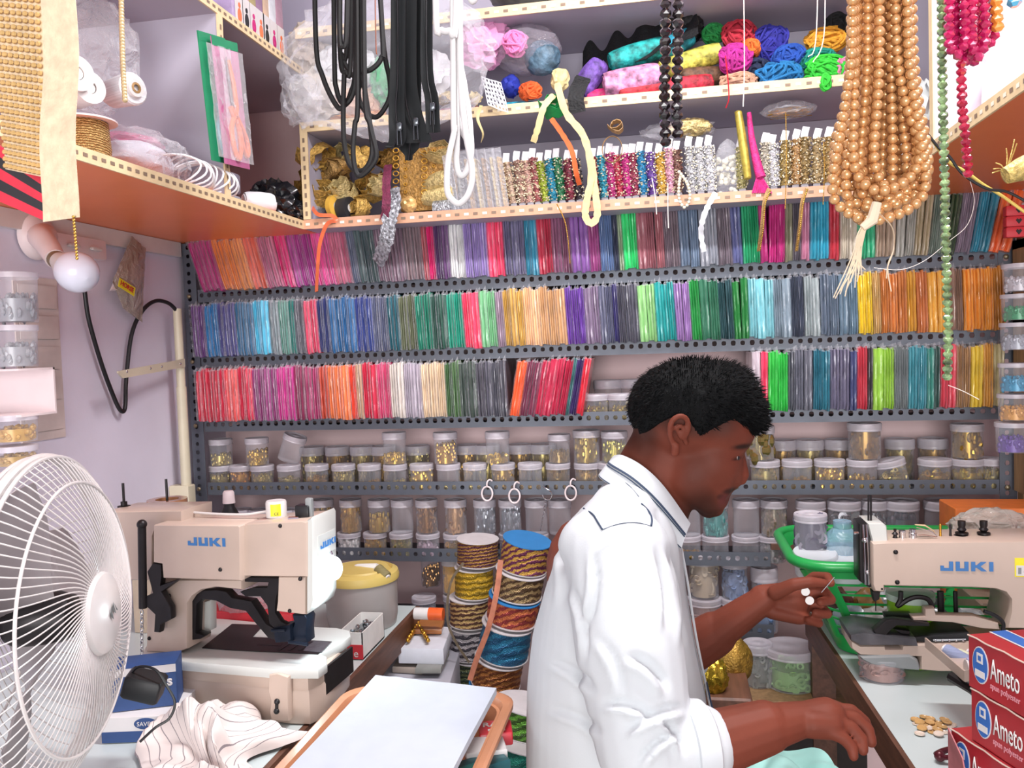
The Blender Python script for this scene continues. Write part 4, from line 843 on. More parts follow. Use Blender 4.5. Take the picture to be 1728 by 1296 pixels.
Xh = Matrix.Translation(h0) @ Matrix.Rotation(PI/2, 4, 'Y')
MB().lathe([(0, 0), (.05, 0), (.05, .012), (.042, .022), (.03, .026), (0, .028)], 32, X=Xh).build('holder_base', PINKP, bh)
b0 = AX(94, 437, -1.20); b1 = AX(147, 470, -1.09)
MB().tube(smoothpath([h0+Vector((.02, 0, 0)), AX(70, 402, -1.28), AX(82, 418, -1.24), b0]), [.03, .029, .028, .027, .027, .026, .025, .025, .024, .024, .023, .023, .022, .022, .021, .021, .02, .02, .02][:19], 16).build('holder_arm', PINKP, bh)
dd = (b1-b0).normalized(); u, v, w_ = frame(dd); Xb = Matrix((u, v, w_)).transposed().to_4x4(); Xb.translation = b0
Lb = (b1-b0).length; s_ = Lb/.11
MB().lathe([(.0, 0), (.018, 0), (.0185, .012), (.0165, .016), (.0165, .018)], 20, X=Xb).build('bulb_cap', BOLT, bh)
MB().lathe([(.018, .014), (.022, .03), (.030, .055), (.0375, .075)], 28, X=Xb, cap=False).build('bulb_body', WHITEP, bh)
MB().lathe([(.0375, .075), (.040, .09), (.038, .105), (.030, .120), (.016, .130), (0, .133)], 28, X=Xb, cap=False).build('bulb_dome', pm('frosted_dome', 'dcdfee', .25, var=.0, coat=.5), bh)
# cable
cp = [AX(143, 492, -1.335), AX(150, 540, -1.335), AX(170, 610, -1.335), AX(190, 665, -1.335), AX(203, 692, -1.33), AX(211, 688, -1.33), AX(213, 640, -1.335), AX(222, 565, -1.335), AX(240, 525, -1.33), AX(262, 508, -1.32), AX(285, 512, -1.31), AX(299, 526, -1.305)]
tag(MB().tube(smoothpath(cp), .0052, 10).build('power_cable', BLACKM), 'thick black cable drooping down the left wall into the cream pole', 'cable')
CREAMM = pm('cream_painted_steel', 'd6cdb4', .4, var=.06, scale=10)
pb_ = thing('wall_bracket', AX(316, 862, -1.318), 'cream tubular wall bracket with a flat side arm beside the steel rack', 'bracket')
pA, pB = AX(299, 521, -1.306), AX(317, 880, -1.306)
MB().tube([pA, Vector((pA.x, pA.y, 1.30))], .0115, 14).tube([Vector((pA.x, pA.y, 1.30)), Vector((pA.x, pA.y, .9))], .0135, 14).build('pole', CREAMM, pb_)
k0, k1 = AX(197, 628, -1.25), Vector((-1.295, pA.y+.0, AX(305, 612, -1.3).z))
mb = MB(); mb.prism([(0, -.002), (.02, -.016), ((k1-k0).length, -.012), ((k1-k0).length, .010), (0, .002)], (k1-k0).normalized().cross(Vector((0, 0, 1))), 0, .004, P=k0, U=(k1-k0).normalized(), V=(0, 0, 1)); arm = mb.build('side_arm', CREAMM, pb_)
mb = MB(); [mb.ball(k0.lerp(k1, t)+Vector((.003, -.003, -.002)), .004, 8, 5) for t in (.12, .45, .62, .93)]; mb.build('rivets', CHROME, arm)
MB().bx(-1.349, -1.29, pA.y-.018, pA.y+.0185, .95, 1.03, bev=.003).build('clamp', CREAMM, pb_)
# hanging bag with label
BAGD = clear('smoky_bag_film', 'b8a898', .45, 1.0, 25, edge=.3)
c = AX(215, 478, -1.32)
hb = thing('hanging_bag', c, 'clear bag with a yellow printed label hanging under the left cabinet', 'bag')
mb = MB()
def bagf(u, v):
    p = [(196, 470), (246, 440), (240, 545), (212, 520)]; 
    top = AX(222, 398, -1.325).lerp(AX(246, 420, -1.325), u); l = AX(190, 475, -1.315); r = AX(243, 470, -1.315); bot = AX(207, 520, -1.325).lerp(AX(240, 544, -1.325), u)
    m_ = l.lerp(r, u); p = (top*(1-v)**2+m_*2*v*(1-v)*1.0+bot*v*v) if 0 else (top.lerp(m_, v*2) if v < .5 else m_.lerp(bot, v*2-1))
    return p+Vector((.016*math.sin(PI*u)*math.sin(PI*v)+.004*noise.noise(Vector((u*6, v*7, 3))), 0, 0))
mb.sheet(bagf, 16, 18, .001).build('bag_film', BAGD, hb)
mb = MB().sheet(lambda u, v: AX(228, 415, -1.332).lerp(AX(192, 490, -1.325), v)+Vector((.003*math.sin(PI*u), -.012+.024*u, 0)), 5, 10, .012); mb.build('paper_roll', PINKP, hb)
lx = AX(218, 486, -1.29); lu = (AX(239, 496, -1.29)-AX(202, 472, -1.29)).normalized(); lv_ = Vector((1, 0, 0)).cross(lu).normalized(); lv_ = lv_ if lv_.z > 0 else -lv_
P_ = AX(199, 483, -1.288)
mb = MB().prism([(0, 0), (.062, 0), (.062, .022), (0, .022)], Vector((1, 0, 0)), 0, .001, P=P_, U=lu, V=lv_); lbm = mb.build('label', YEL, hb)
REDL = pm('label_red', 'c8202c', .5, var=.02)
text('label_lettering', 'HORSE', REDL, P_+Vector((.002, 0, 0))+lu*.004+lv_*.006, lu, lv_, .0165, hb, bold=.02)
# paper organiser and clear drawers at the far left
ORG = pm('stained_paper', 'dccdc8', .85, var=.12, scale=9)
og = thing('paper_organiser', AX(65, 760, -1.345), 'pale pocketed paper organiser pinned to the left wall', 'organiser')
y0, y1 = AX(30, 600, -1.345).y, AX(104, 600, -1.345).y; z1, z0 = AX(60, 468, -1.345).z, AX(60, 745, -1.345).z
MB().bx(-1.3495, -1.346, y0, y1, z0, z1).build('backing_sheet', ORG, og, smooth=False)
for k in range(5):
    zz = z1-(k+1)*(z1-z0)/5.3; MB().sheet(lambda u, v: Vector((-1.343+.004*math.sin(PI*u)*v, y0+.008+(y1-y0-.016)*u, zz+.05*v)), 8, 3, .0012).build('pocket', ORG, og)
for k, (ya, yb, cc, nm) in enumerate(((462, 545, 'a8acb4', 'silver stones'), (550, 620, 'b0b2b8', 'silver discs'), (700, 745, 'd8a848', 'gold chips'), (752, 785, 'c8a050', 'gold beads'))):
    a, b = AX(8, ya, -1.22), AX(8, yb, -1.22); yy = a.y
    bb = thing('plastic_box', (-1.2, yy, b.z), f'clear stacking box of {nm} at the left edge, ' + ('topmost', 'second from top', 'third from top', 'lowest')[k], 'box', None)
    MB().lathe([(0, 0), (.036, 0), (.038, a.z-b.z-.008)], 20, X=Matrix.Translation((-1.2, yy, b.z)), cap=False).build('body', JARP, bb)
    MB().lathe([(.040, a.z-b.z-.010), (.040, a.z-b.z), (0, a.z-b.z)], 20, X=Matrix.Translation((-1.2, yy, b.z)), cap=False).build('lid', LIDP, bb)
    o = bpy.data.objects.new('filling', getfill('gem', .5, 1.0, True)); COL.objects.link(o); o.parent = bb; o.scale = (.038, .038, a.z-b.z); o.color = lin(cc); o['kind'] = 'stuff'
a = AX(20, 640, -1.22)
tag(MB().bx(-1.345, -1.16, a.y-.05, a.y+.04, AX(20, 698, -1.22).z-.004, AX(20, 698, -1.22).z).bx(-1.345, -1.16, a.y+.036, a.y+.04, AX(20, 698, -1.22).z, a.z+.02).bx(-1.345, -1.16, a.y-.05, a.y+.04, a.z+.016, a.z+.02).build('box_holder', PINKP, smooth=False), 'white open box holder between the clear boxes at the left edge', 'holder')
# ================================================================ things on the left table
OLIVEL = pm('yellow_lid', 'd8bf6c', .45, var=.06, scale=6); DUSTY = pm('cloudy_tub', 'a8a2a0', .4, var=.08, scale=6, coat=.2)
q = AZ(597, 1072, .7515); q = Vector((q.x-.01, 1.80, .7515)); rb = .083
tb = thing('storage_tub', q, 'cloudy grey tub with yellow lid on the far end of the left table', 'tub')
MB().lathe([(0, 0), (rb*.93, 0), (rb*.98, .02), (rb, .105), (0, .105)], 40, X=Matrix.Translation(q)).build('body', DUSTY, tb)
MB().lathe([(0, .104), (rb+.004, .104), (rb+.005, .112), (rb+.002, .122), (rb-.01, .128), (rb-.014, .122), (rb-.02, .130), (0, .135)], 40, X=Matrix.Translation(q)).build('lid', OLIVEL, tb)
cone(AY(600, 957, 1.80), (1, -.1, .02), .008, .010, .06, 'ecebe6', 'white thread spool lying on the yellow tub lid')
cone(AY(636, 958, 1.78), (.6, -.3, -.35), .012, .012, .04, '8c8256', 'olive thread spool lying on the yellow tub lid')
q = AZ(604, 1112, .7515)
rx = thing('tray_box', q, 'open white and red card box of metal parts beside the left machine', 'box')
cA, cB = AZ(590, 1113, .752), AZ(613, 1113, .752)
REDC = pm('red_card', 'cc2c38', .5, var=.05); CARD = pm('white_card', 'efece8', .7, var=.05)
bw = .052; X0, Y0 = cB.x-bw, cB.y; Hh = .055
mb = MB().bx(X0, X0+bw, Y0, Y0+.13, .752, .755).bx(X0, X0+bw, Y0, Y0+.002, .752, .752+Hh).bx(X0, X0+bw, Y0+.128, Y0+.13, .752, .752+Hh).bx(X0, X0+.002, Y0, Y0+.13, .752, .752+Hh).bx(X0+bw-.002, X0+bw, Y0, Y0+.13, .752, .752+Hh); mb.build('card_box', CARD, rx, smooth=False)
MB().bx(X0-.0005, X0+bw+.0005, Y0-.0008, Y0+.0, .7525, .752+.03).build('printed_band', REDC, rx, smooth=False)
text('label_lettering', 'ale', WHITEP, (X0+.018, Y0-.001, .757), (1, 0, 0), (0, 0, 1), .022, rx)
mb = MB(); r = random.Random(5)
for k in range(26): mb.lathe([(.005, 0), (.005, .003), (.002, .003), (.002, 0)], 8, X=Matrix.Translation((X0+r.uniform(.01, bw-.01), Y0+r.uniform(.015, .115), .785+r.uniform(0, .015))) @ Matrix.Rotation(r.uniform(0, 3), 4, 'X'), cap=False)
mb.bx(X0+.004, X0+bw-.004, Y0+.004, Y0+.126, .755, .785).build('metal_parts', STEEL, rx)['kind'] = 'stuff'
# red box behind the column
tag(MB().bx(AY(350, 1050, 1.56).x, AY(508, 1050, 1.56).x, 1.52, 1.62, .7515, .752+.11, bev=.002).build('box', REDC), 'flat red box behind the left sewing machine column', 'box')
tag(blob('plastic_bag', AY(415, 1015, 1.56)+Vector((0, 0, .0)), (.055, .04, .03), clear('box_bag', 'd0ccd2', .3, .8, 40), seed=3, amp=.25, sub=3), 'small clear bag lying on the flat red box', 'bag')
# blue white cartons
NAVY = pm('carton_blue', '2c4c84', .6, var=.12, scale=14); WCARD = pm('carton_white', 'e4e0e0', .65, var=.08, scale=10)
def carton(pa, pb, ztop, zbot, dep, m, label, cat='carton', nm='carton'):
    a = AZ(pa[0], pa[1], ztop); b = AZ(pb[0], pb[1], ztop); U = (b-a); L = U.length; U.normalize(); Wd = Vector((-U.y, U.x, 0)); Wd = Wd if Wd.y > 0 else -Wd
    t = thing(nm, Vector(((a.x+b.x)/2, (a.y+b.y)/2, zbot)), label, cat); mb = MB()
    mb.prism([(0, 0), (L, 0), (L, ztop-zbot), (0, ztop-zbot)], Wd, 0, dep, P=Vector((a.x, a.y, zbot)), U=U, V=(0, 0, 1), bev=.0015); mb.build('shell', m, t)
    return t, Vector((a.x, a.y, zbot)), U, L, Wd
t, P0, U0, L0, W0 = carton((185, 1130), (296, 1118), .868, .795, .06, NAVY, 'worn blue carton with white lettering behind the fan')
N0 = -W0
MB().bx(0, 0, 0, 0, 0, 0) if 0 else None
MB().prism([(0, .058), (L0, .058), (L0, .071), (0, .071)], N0, 0, .0006, P=P0, U=U0, V=(0, 0, 1)).build('white_band', WCARD, t, smooth=False)
text('label_lettering', 'unos', pm('ink_dark', '33384a', .6), P0+N0*.001+U0*(L0*.42)+Vector((0, 0, .0595)), U0, (0, 0, 1), .013, t)
text('label_lettering', 'hands', WCARD, P0+N0*.001+U0*(L0*.40)+Vector((0, 0, .036)), U0, (0, 0, 1), .024, t, bold=.03)
t2, P1, U1, L1, W1 = carton((170, 1212), (291, 1207), .794, .752, .12, WCARD, 'white carton with a blue oval stamp and blue base behind the fan')
N1 = -W1
el = lambda cx, cy, a, b, n=24: [(cx+a*math.cos(2*PI*k/n), cy+b*math.sin(2*PI*k/n)) for k in range(n)]
MB().prism([(0, 0), (L1*.97, 0), (L1*.97, .018), (0, .018)], N1, 0, .0006, P=P1, U=U1, V=(0, 0, 1)).build('blue_print', NAVY, t2, smooth=False)
MB().prism(el(L1*.62, .030, .019, .0095), N1, 0, .0006, P=P1, U=U1, V=(0, 0, 1)).build('oval_stamp', NAVY, t2, smooth=False)
text('stamp_lettering', 'SAVE', WCARD, P1+N1*.0012+U1*(L1*.62-.014)+Vector((0, 0, .0265)), U1, (0, 0, 1), .010, t2)
q = AY(248, 1158, 1.13)
tag(MB().bx(-.032, .024, -.02, .02, -.018, .018, X=Matrix.Translation(q) @ Matrix.Rotation(.35, 4, 'Y') @ Matrix.Rotation(.3, 4, 'Z'), bev=.004).build('power_adapter', BLACKM), 'black power adapter lodged in front of the worn blue carton', 'adapter')
tag(MB().tube(smoothpath([AY(215, 1150, 1.12), AY(232, 1126, 1.12), AY(262, 1130, 1.12), AY(280, 1155, 1.12), AY(295, 1185, 1.12), AY(286, 1212, 1.11), AY(262, 1228, 1.10), AY(236, 1252, 1.08)]), .002, 6).build('adapter_cord', BLACKM), 'thin black cord looping over the blue and white cartons', 'cord')
# striped cloth
def stripecloth():
    m, nt, b, out = newmat('striped_cotton'); L = nt.links.new; b.inputs['Roughness'].default_value = .85
    uv = N(nt, 'ShaderNodeAttribute', attribute_name='cu'); wv = N(nt, 'ShaderNodeMath', operation='FRACT'); ml = N(nt, 'ShaderNodeMath', operation='MULTIPLY'); ml.inputs[1].default_value = 16
    L(uv.outputs['Fac'], ml.inputs[0]); L(ml.outputs[0], wv.inputs[0]); rp = N(nt, 'ShaderNodeValToRGB'); rp.color_ramp.interpolation = 'CONSTANT'
    rp.color_ramp.elements[0].color = lin('8a8084'); rp.color_ramp.elements[1].position = .09; rp.color_ramp.elements[1].color = lin('dcd0cc'); L(wv.outputs[0], rp.inputs[0]); L(rp.outputs[0], b.inputs['Base Color']); return m
STR = stripecloth()
def heap(name, fn, nu, nv, m, label, cat, th=.0015):
    mb = MB(); mb.sheet(fn, nu, nv, th); o = mb.build(name, m, ang=80); at_ = o.data.attributes.new('cu', 'FLOAT', 'POINT')
    n = nu*nv; at_.data.foreach_set('value', [(i % n % nu)/(nu-1) for i in range(2*n)]); return tag(o, label, cat)
C0 = AZ(385, 1262, .753)
def hf(u, v):
    x = C0.x-.11+.20*u+.03*math.sin(v*7+1); y = C0.y-.13+.20*v+.03*math.sin(u*6)
    e = math.sin(PI*min(1, max(0, u)))**.5*math.sin(PI*v)**.5
    h = .004+e*(.012+.05*(1-2*abs(noise.noise(Vector((u*2.6+1, v*2.2, 2)))))**2+.03*abs(noise.noise(Vector((u*6, v*4, 5))))+.022*math.sin(v*8-u*5)*u)
    return Vector((x+.016*noise.noise(Vector((u*4, v*5, 8))), y+.016*noise.noise(Vector((u*4, v*5, 12))), .7525+max(.002, h)))
heap('striped_cloth', hf, 50, 44, STR, 'crumpled cream cloth with thin grey stripes on the left table', 'cloth')
# bottle behind machine
q = AY(386, 840, 1.72)
bo = thing('oil_bottle', (q.x, q.y, .752), 'dark little bottle with a cream cap behind the left machine', 'bottle')
MB().lathe([(0, 0), (.022, 0), (.022, q.z-.752-.04), (.012, q.z-.752-.02), (.011, q.z-.752-.008), (0, q.z-.752-.008)], 20, X=Matrix.Translation((q.x, q.y, .752))).build('body', BLACKM, bo)
MB().lathe([(.0125, -.012), (.014, -.012), (.0125, .012), (.010, .016), (0, .016)], 16, X=Matrix.Translation(q)).build('cap', PINKP, bo)
# ================================================================ ribbon reels
def reelmat(nm, c1, c2, sc=140, metal=.3, tilt=1.0):
    m, nt, b, out = newmat(nm); L = nt.links.new; tc = N(nt, 'ShaderNodeTexCoord'); mp = N(nt, 'ShaderNodeMapping'); mp.inputs['Rotation'].default_value = (.12*tilt, .1*tilt, 0)
    L(tc.outputs['Object'], mp.inputs[0]); w1 = N(nt, 'ShaderNodeTexWave', bands_direction='Z'); w1.inputs['Scale'].default_value = sc/4; w1.inputs['Distortion'].default_value = 3.5; w1.inputs['Detail'].default_value = 2; w1.inputs['Detail Scale'].default_value = 3
    L(mp.outputs[0], w1.inputs[0]); rp = N(nt, 'ShaderNodeValToRGB'); rp.color_ramp.elements[0].position = .35; rp.color_ramp.elements[1].position = .6; rp.color_ramp.elements[0].color = lin(c1); rp.color_ramp.elements[1].color = lin(c2)
    L(w1.outputs['Fac'], rp.inputs[0]); L(rp.outputs[0], b.inputs['Base Color']); b.inputs['Metallic'].default_value = metal; b.inputs['Roughness'].default_value = .4
    nz = N(nt, 'ShaderNodeTexVoronoi'); nz.inputs['Scale'].default_value = 420; L(tc.outputs['Object'], nz.inputs['Vector']); ad = N(nt, 'ShaderNodeMath', operation='ADD'); L(nz.outputs['Distance'], ad.inputs[0]); L(w1.outputs['Fac'], ad.inputs[1])
    bp = N(nt, 'ShaderNodeBump'); bp.inputs['Strength'].default_value = .8; bp.inputs['Distance'].default_value = .003; L(ad.outputs[0], bp.inputs['Height']); L(bp.outputs[0], b.inputs['Normal']); return m
DISC = pm('reel_disc_card', 'c8c2c4', .6, var=.06); DISCB = pm('reel_disc_blue', '2c78b4', .5, var=.05)
def reel(c, axis, r, h, m, label, disc=DISC, top=None):
    c = Vector(c); u, v, d = frame(axis); X = Matrix((u, v, d)).transposed().to_4x4(); X.translation = c
    t = thing('ribbon_reel', c, label, 'reel')
    ri = random.Random(int(c.z*1e4)); pr = [(0, .003)]+[(r*.93+r*.05*ri.random(), .003+(h-.006)*k/12) for k in range(13)]+[(0, h-.003)]
    MB().lathe(pr, 36, X=X).build('wound_ribbon', m, t, ang=80)
    for z in (0, h-.002): MB().lathe([(0, z), (r, z), (r, z+.002), (0, z+.002)], 36, X=X).build('disc', (top if z and top else disc), t)
    return t
YR = 1.97
def stack(items, x0, z0, lean, r0):
    for (h, r, m, lab, top, dx) in items: pass
AXL = Vector((.03, 0, 1)).normalized()
S1 = [((806, 950), .062, .052, ('a67a3c', '5a3040', 160), 'brown and purple crochet trim reel, topmost of the left reel column', None),
      ((800, 1003), .071, .049, ('c8a028', '8a7018', 90), 'plain gold ribbon reel second in the left reel column', None),
      ((793, 1051), .067, .052, ('caa870', '5c3c30', 110), 'gold and brown striped trim reel third in the left column', None),
      ((792, 1105), .074, .050, ('c4bcc0', '4c4850', 80), 'grey and white striped cord reel fourth in the left column', None),
      ((798, 1158), .074, .050, ('6c7450', '3c4a3c', 120), 'dull green trim reel lowest in the left reel column', None)]
for (px, py), h, r, (c1, c2, s), lab, tp in S1:
    c = AY(px, py, YR); reel(c, (.05, -.04, 1), r, h, reelmat('trim_'+c1, c1, c2, s, .35), lab)
S2 = [((882, 957), .067, .056, ('c89a48', '6c3050', 110), 'purple and gold cord reel, topmost of the right reel column', DISCB),
      ((872, 1002), .059, .058, ('b09468', '5c4430', 100), 'brown and tan cord reel second in the right column', None),
      ((862, 1045), .057, .060, ('d87a4c', '9c3c3c', 90), 'orange red metallic ribbon reel third in the right column', DISCB),
      ((848, 1104), .078, .060, ('3484ac', '2a6088', 70), 'turquoise sequin cord reel fourth in the right column', None),
      ((836, 1152), .064, .058, ('b4743c', '7c4424', 120), 'copper metallic lace reel fifth in the right column', None),
      ((826, 1200), .064, .058, ('8c5a28', '5c3c20', 120), 'dark gold lace reel lowest in the right reel column', DISCB)]
for (px, py), h, r, (c1, c2, s), lab, tp in S2:
    c = AY(px, py, 1.83); reel(c, (.22, -.10, 1), r, h, reelmat('trim_'+c1, c1, c2, s, .45, 3), lab, top=tp)
for (px, py), yy, r, h, (c1, c2, s), lab in (((885, 1232), 1.62, .07, .055, ('6aa83c', '3c5c20', 90), 'green and gold ribbon reel low beside the orange tray'), ((880, 1295), 1.58, .085, .06, ('2c9480', '1c6c60', 60), 'teal ribbon reel at the bottom beside the orange tray')):
    reel(AY(px, py, yy), (.2, .1, 1), r, h, reelmat('trim_'+c1, c1, c2, s, .3, 3), lab)
tag(MB().bx(-.60, -.30, 1.68, 2.05, 0, .42, bev=.003).build('floor_crate', pm('dark_crate', '3c3434', .7)), 'dark crate on the floor under the ribbon reel columns', 'crate')
rb = lambda pts, w_, m, label, nm='trim_ribbon', cat='ribbon', th=.0008, tw=0, up=(0, -1, 0): tag(ribbon(pts, w_, m, nm, th, tw, up), label, cat)
def ribbon(pts, w, m, nm, th=.0008, tw=0, up=(0, -1, 0), wav=0, scal=0, parent=None):
    pts = smoothpath(pts, 5); n = len(pts); mb = MB(); up = Vector(up); E_ = []
    for i, p in enumerate(pts):
        d = (pts[min(n-1, i+1)]-pts[max(0, i-1)]).normalized(); s = d.cross(up); s = s.normalized() if s.length > 1e-6 else Vector((1, 0, 0))
        a = tw*i/n; nn_ = s.cross(d); s = s*math.cos(a)+nn_*math.sin(a)
        ww = w*(1+scal*abs(math.sin(i*1.3))); o_ = nn_*wav*math.sin(i*1.1)
        E_.append((p-s*ww/2+o_, p+o_*.3, p+s*ww/2-o_))
    mb.sheet(lambda u, v: E_[min(n-1, int(round(v*(n-1))))][int(round(u*2))], 3, n, th)
    return mb.build(nm, m, parent, ang=60)
SILK = pm('salmon_trim', 'c87c60', .5, var=.15, scale=60); BRT = pm('bronze_trim', '6c5c48', .5, var=.2, scale=60)
rb([AY(845, 945, 1.76), AY(838, 1000, 1.76), AY(824, 1060, 1.76), AY(805, 1110, 1.76), AY(793, 1148, 1.76)], .012, SILK, 'salmon trim ribbon hanging between the two reel columns')
rb([AY(782, 950, 1.85), AY(760, 985, 1.85), AY(755, 1045, 1.85), AY(770, 1085, 1.85), AY(792, 1118, 1.85)], .006, BRT, 'thin bronze cord hanging left of the left reel column', 'trim_braid', 'cord')
# stool-high shelf of papers between table and reels
GREYT = pm('grey_dusty_top', 'b4b2bc', .6, var=.08, scale=8)
a = AZ(700, 1150, .64); tag(MB().prism([(v.x, v.y) for v in (AZ(640, 1150, .64), AZ(760, 1152, .64), AZ(778, 1092, .64), AZ(680, 1085, .64))], (0, 0, 1), .0, .64, U=(1, 0, 0), V=(0, 1, 0), bev=.002).build('side_box', GREYT), 'grey dusty box stand between the left table and the ribbon reels', 'stand')
PAP = pm('paper_white', 'd8dae4', .7, var=.05); TAN_ = pm('card_tan', 'a4968c', .7, var=.1)
def slab(pts, z, th, m, label, cat, nm, zz=None):
    return tag(MB().prism([(v.x, v.y) for v in (AZ(*p, z) for p in pts)], (0, 0, 1), z-th, z, U=(1, 0, 0), V=(0, 1, 0), bev=min(.002, th*.3)).build(nm, m), label, cat)
slab([(662, 1125), (712, 1128), (730, 1105), (676, 1102)], .656, .014, TAN_, 'stack of tan cards on the grey box stand', 'cards', 'card_stack')
slab([(700, 1128), (744, 1128), (758, 1098), (716, 1096)], .665, .012, pm('card_grey', '8c8c88', .7), 'grey folded card overlapping the tan cards', 'card', 'folded_card')
slab([(672, 1094), (748, 1096), (762, 1058), (690, 1055)], .700, .035, PAP, 'stack of white papers behind the tan cards', 'papers', 'paper_stack')
gs = thing('glue_stick', AZ(720, 1040, .72), 'orange and white glue stick on the papers by the left table', 'glue stick')
gq = AY(700, 1035, 1.86); MB().tube([gq, gq+Vector((.035, 0, 0))], .014, 16).build('body', WHITEP, gs); MB().tube([gq+Vector((.035, 0, 0)), gq+Vector((.07, 0, 0))], .0145, 16).build('cap', pm('orange_cap', 'ee6428', .4), gs)
slab([(690, 1062), (745, 1062), (750, 1045), (700, 1040)], .715, .012, pm('amber_packet', 'b8743c', .3, coat=.5), 'amber plastic packet in front of the glue stick', 'packet', 'small_packet')
def beadbar(p0, p1, r, m, n, label):
    mb = MB(); [mb.ball(p0.lerp(p1, k/(n-1))+Vector((0, 0, .002*(k % 2))), r, 8, 6) for k in range(n)]; mb.tube([p0+Vector((0, .004, -.003)), p1+Vector((0, .004, -.003))], r*.9, 8); return tag(mb.build('bead_trimming', m), label, 'trimming')
beadbar(AZ(688, 1080, .712), AZ(705, 1052, .712), .005, GOLD, 8, 'left gold bead trimming on the white papers'); beadbar(AZ(706, 1055, .712), AZ(722, 1080, .712), .005, GOLD, 9, 'right gold bead trimming on the white papers')
# ================================================================ tray with folded cloth
TRAYM = pm('terracotta_plastic', 'c88a66', .4, var=.04, coat=.15)
zt = .82
def rr_(x0, x1, y0, y1, r, n=6):
    out = []
    for cx, cy, a in ((x1-r, y1-r, 0), (x0+r, y1-r, 90), (x0+r, y0+r, 180), (x1-r, y0+r, 270)): out += [(cx+r*math.cos(math.radians(a+90*k/n)), cy+r*math.sin(math.radians(a+90*k/n))) for k in range(n+1)]
    return out
c1_ = AZ(874, 1172, zt); c2_ = AZ(608, 1150, zt); tx1, ty1 = c1_.x, c1_.y; tx0 = tx1-.285; ty0 = ty1-.42
mb = MB(); loops = []
for dx, z in ((-.03, zt-.11), (-.022, zt-.005), (0, zt-.004), (.0, zt+.003), (-.004, zt+.006), (-.014, zt+.004), (-.018, zt-.004), (-.03, zt-.107), ):
    loops.append([(x, y, z) for x, y in rr_(tx0-dx, tx1+dx, ty0-dx, ty1+dx, .045)])
n = len(loops[0]); vs = [p for l in loops for p in l]; fs = [(i*n+k, i*n+(k+1) % n, (i+1)*n+(k+1) % n, (i+1)*n+k) for i in range(len(loops)-1) for k in range(n)]
fs += [tuple(reversed(range(n))), tuple(range((len(loops)-1)*n, len(loops)*n))]
mb.add(vs, fs); tag(mb.build('plastic_tray', TRAYM), 'terracotta plastic tray in the foreground under the folded white cloth', 'tray')
st = thing('stool', ((tx0+tx1)/2, (ty0+ty1)/2, 0), 'plain wooden stool carrying the terracotta tray', 'stool')
MB().bx(tx0+.02, tx1-.02, ty0+.03, ty1-.03, zt-.135, zt-.111).build('seat', WOODB, st)
for a in (tx0+.04, tx1-.04):
    for b in (ty0+.06, ty1-.06): MB().bx(a-.015, a+.015, b-.015, b+.015, 0, zt-.135).build('leg', WOODB, st)
A4 = [AZ(634, 1144, .845), AZ(838, 1166, .845), AZ(745, 1340, .845), AZ(455, 1340, .845)]
def cl(u, v): p = A4[0].lerp(A4[1], u).lerp(A4[3].lerp(A4[2], u), v); return p+Vector((0, 0, .0015*noise.noise(Vector((u*3, v*3, 1)))+.0012*math.exp(-((u-.18-.12*v)*22)**2)))
SHEETW = pm('folded_white_cloth', 'b9c0cb', .75, var=.02, scale=30, bump=.05)
tag(MB().sheet(cl, 40, 30, .010).build('folded_cloth', SHEETW, ang=60), 'folded plain white cloth laid across the terracotta tray', 'cloth')
def lay(px, py, z, L, Wd_, H_, rz, m, label, cat, nm, tilt=0):
    c = AZ(px, py, z); X = Matrix.Translation(c) @ Matrix.Rotation(rz, 4, 'Z') @ Matrix.Rotation(tilt, 4, 'X')
    t = thing(nm, c, label, cat, X=X); o = MB().bx(-L/2, L/2, -Wd_/2, Wd_/2, -H_, 0, bev=.002).build('packet_body', m, t, world=False); return t, X
zi = zt-.018
t, X = lay(836, 1226, zi, .05, .045, .02, .25, pm('packet_red', 'd83040', .4, coat=.4), 'red and white packet with white lettering in the terracotta tray', 'packet', 'thread_packet')
text('label_lettering', 'RAJ.', WHITEP, X @ Vector((-.02, 0.0, .0004)), X.to_3x3() @ Vector((1, 0, 0)), X.to_3x3() @ Vector((0, 1, 0)), .019, t, bold=.02)
MB().bx(-.012, .014, -.014, -.008, 0, .0006, X=X).build('white_bar', WHITEP, t, smooth=False)
lay(818, 1255, zi-.004, .06, .05, .02, .35, WCARD, 'plain white packet below the red packet in the tray', 'packet', 'thread_packet')
lay(806, 1262, zi-.012, .03, .03, .016, .8, pm('packet_lime', '9cb83c', .4), 'small lime green packet in the tray', 'packet', 'thread_packet')
lay(800, 1288, zi-.01, .10, .035, .02, .7, pm('packet_teal', '1c5c64', .35, coat=.4), 'dark teal packet lying in the tray', 'packet', 'thread_packet')
lay(780, 1310, zi-.006, .09, .05, .03, .7, pm('packet_green', '1c7470', .35, coat=.4), 'sea green packet at the bottom edge of the tray', 'packet', 'thread_packet')
tag(MB().sheet(lambda u, v: Vector((AZ(860, 1300, .6).x-.04+.10*u, 1.25+.10*v, .62+.02*math.sin(3*u))), 8, 8, .04).build('blue_box', pm('royal_blue_plastic', '2c3c9c', .35, coat=.3)), 'royal blue plastic bin corner beside the terracotta tray', 'bin')
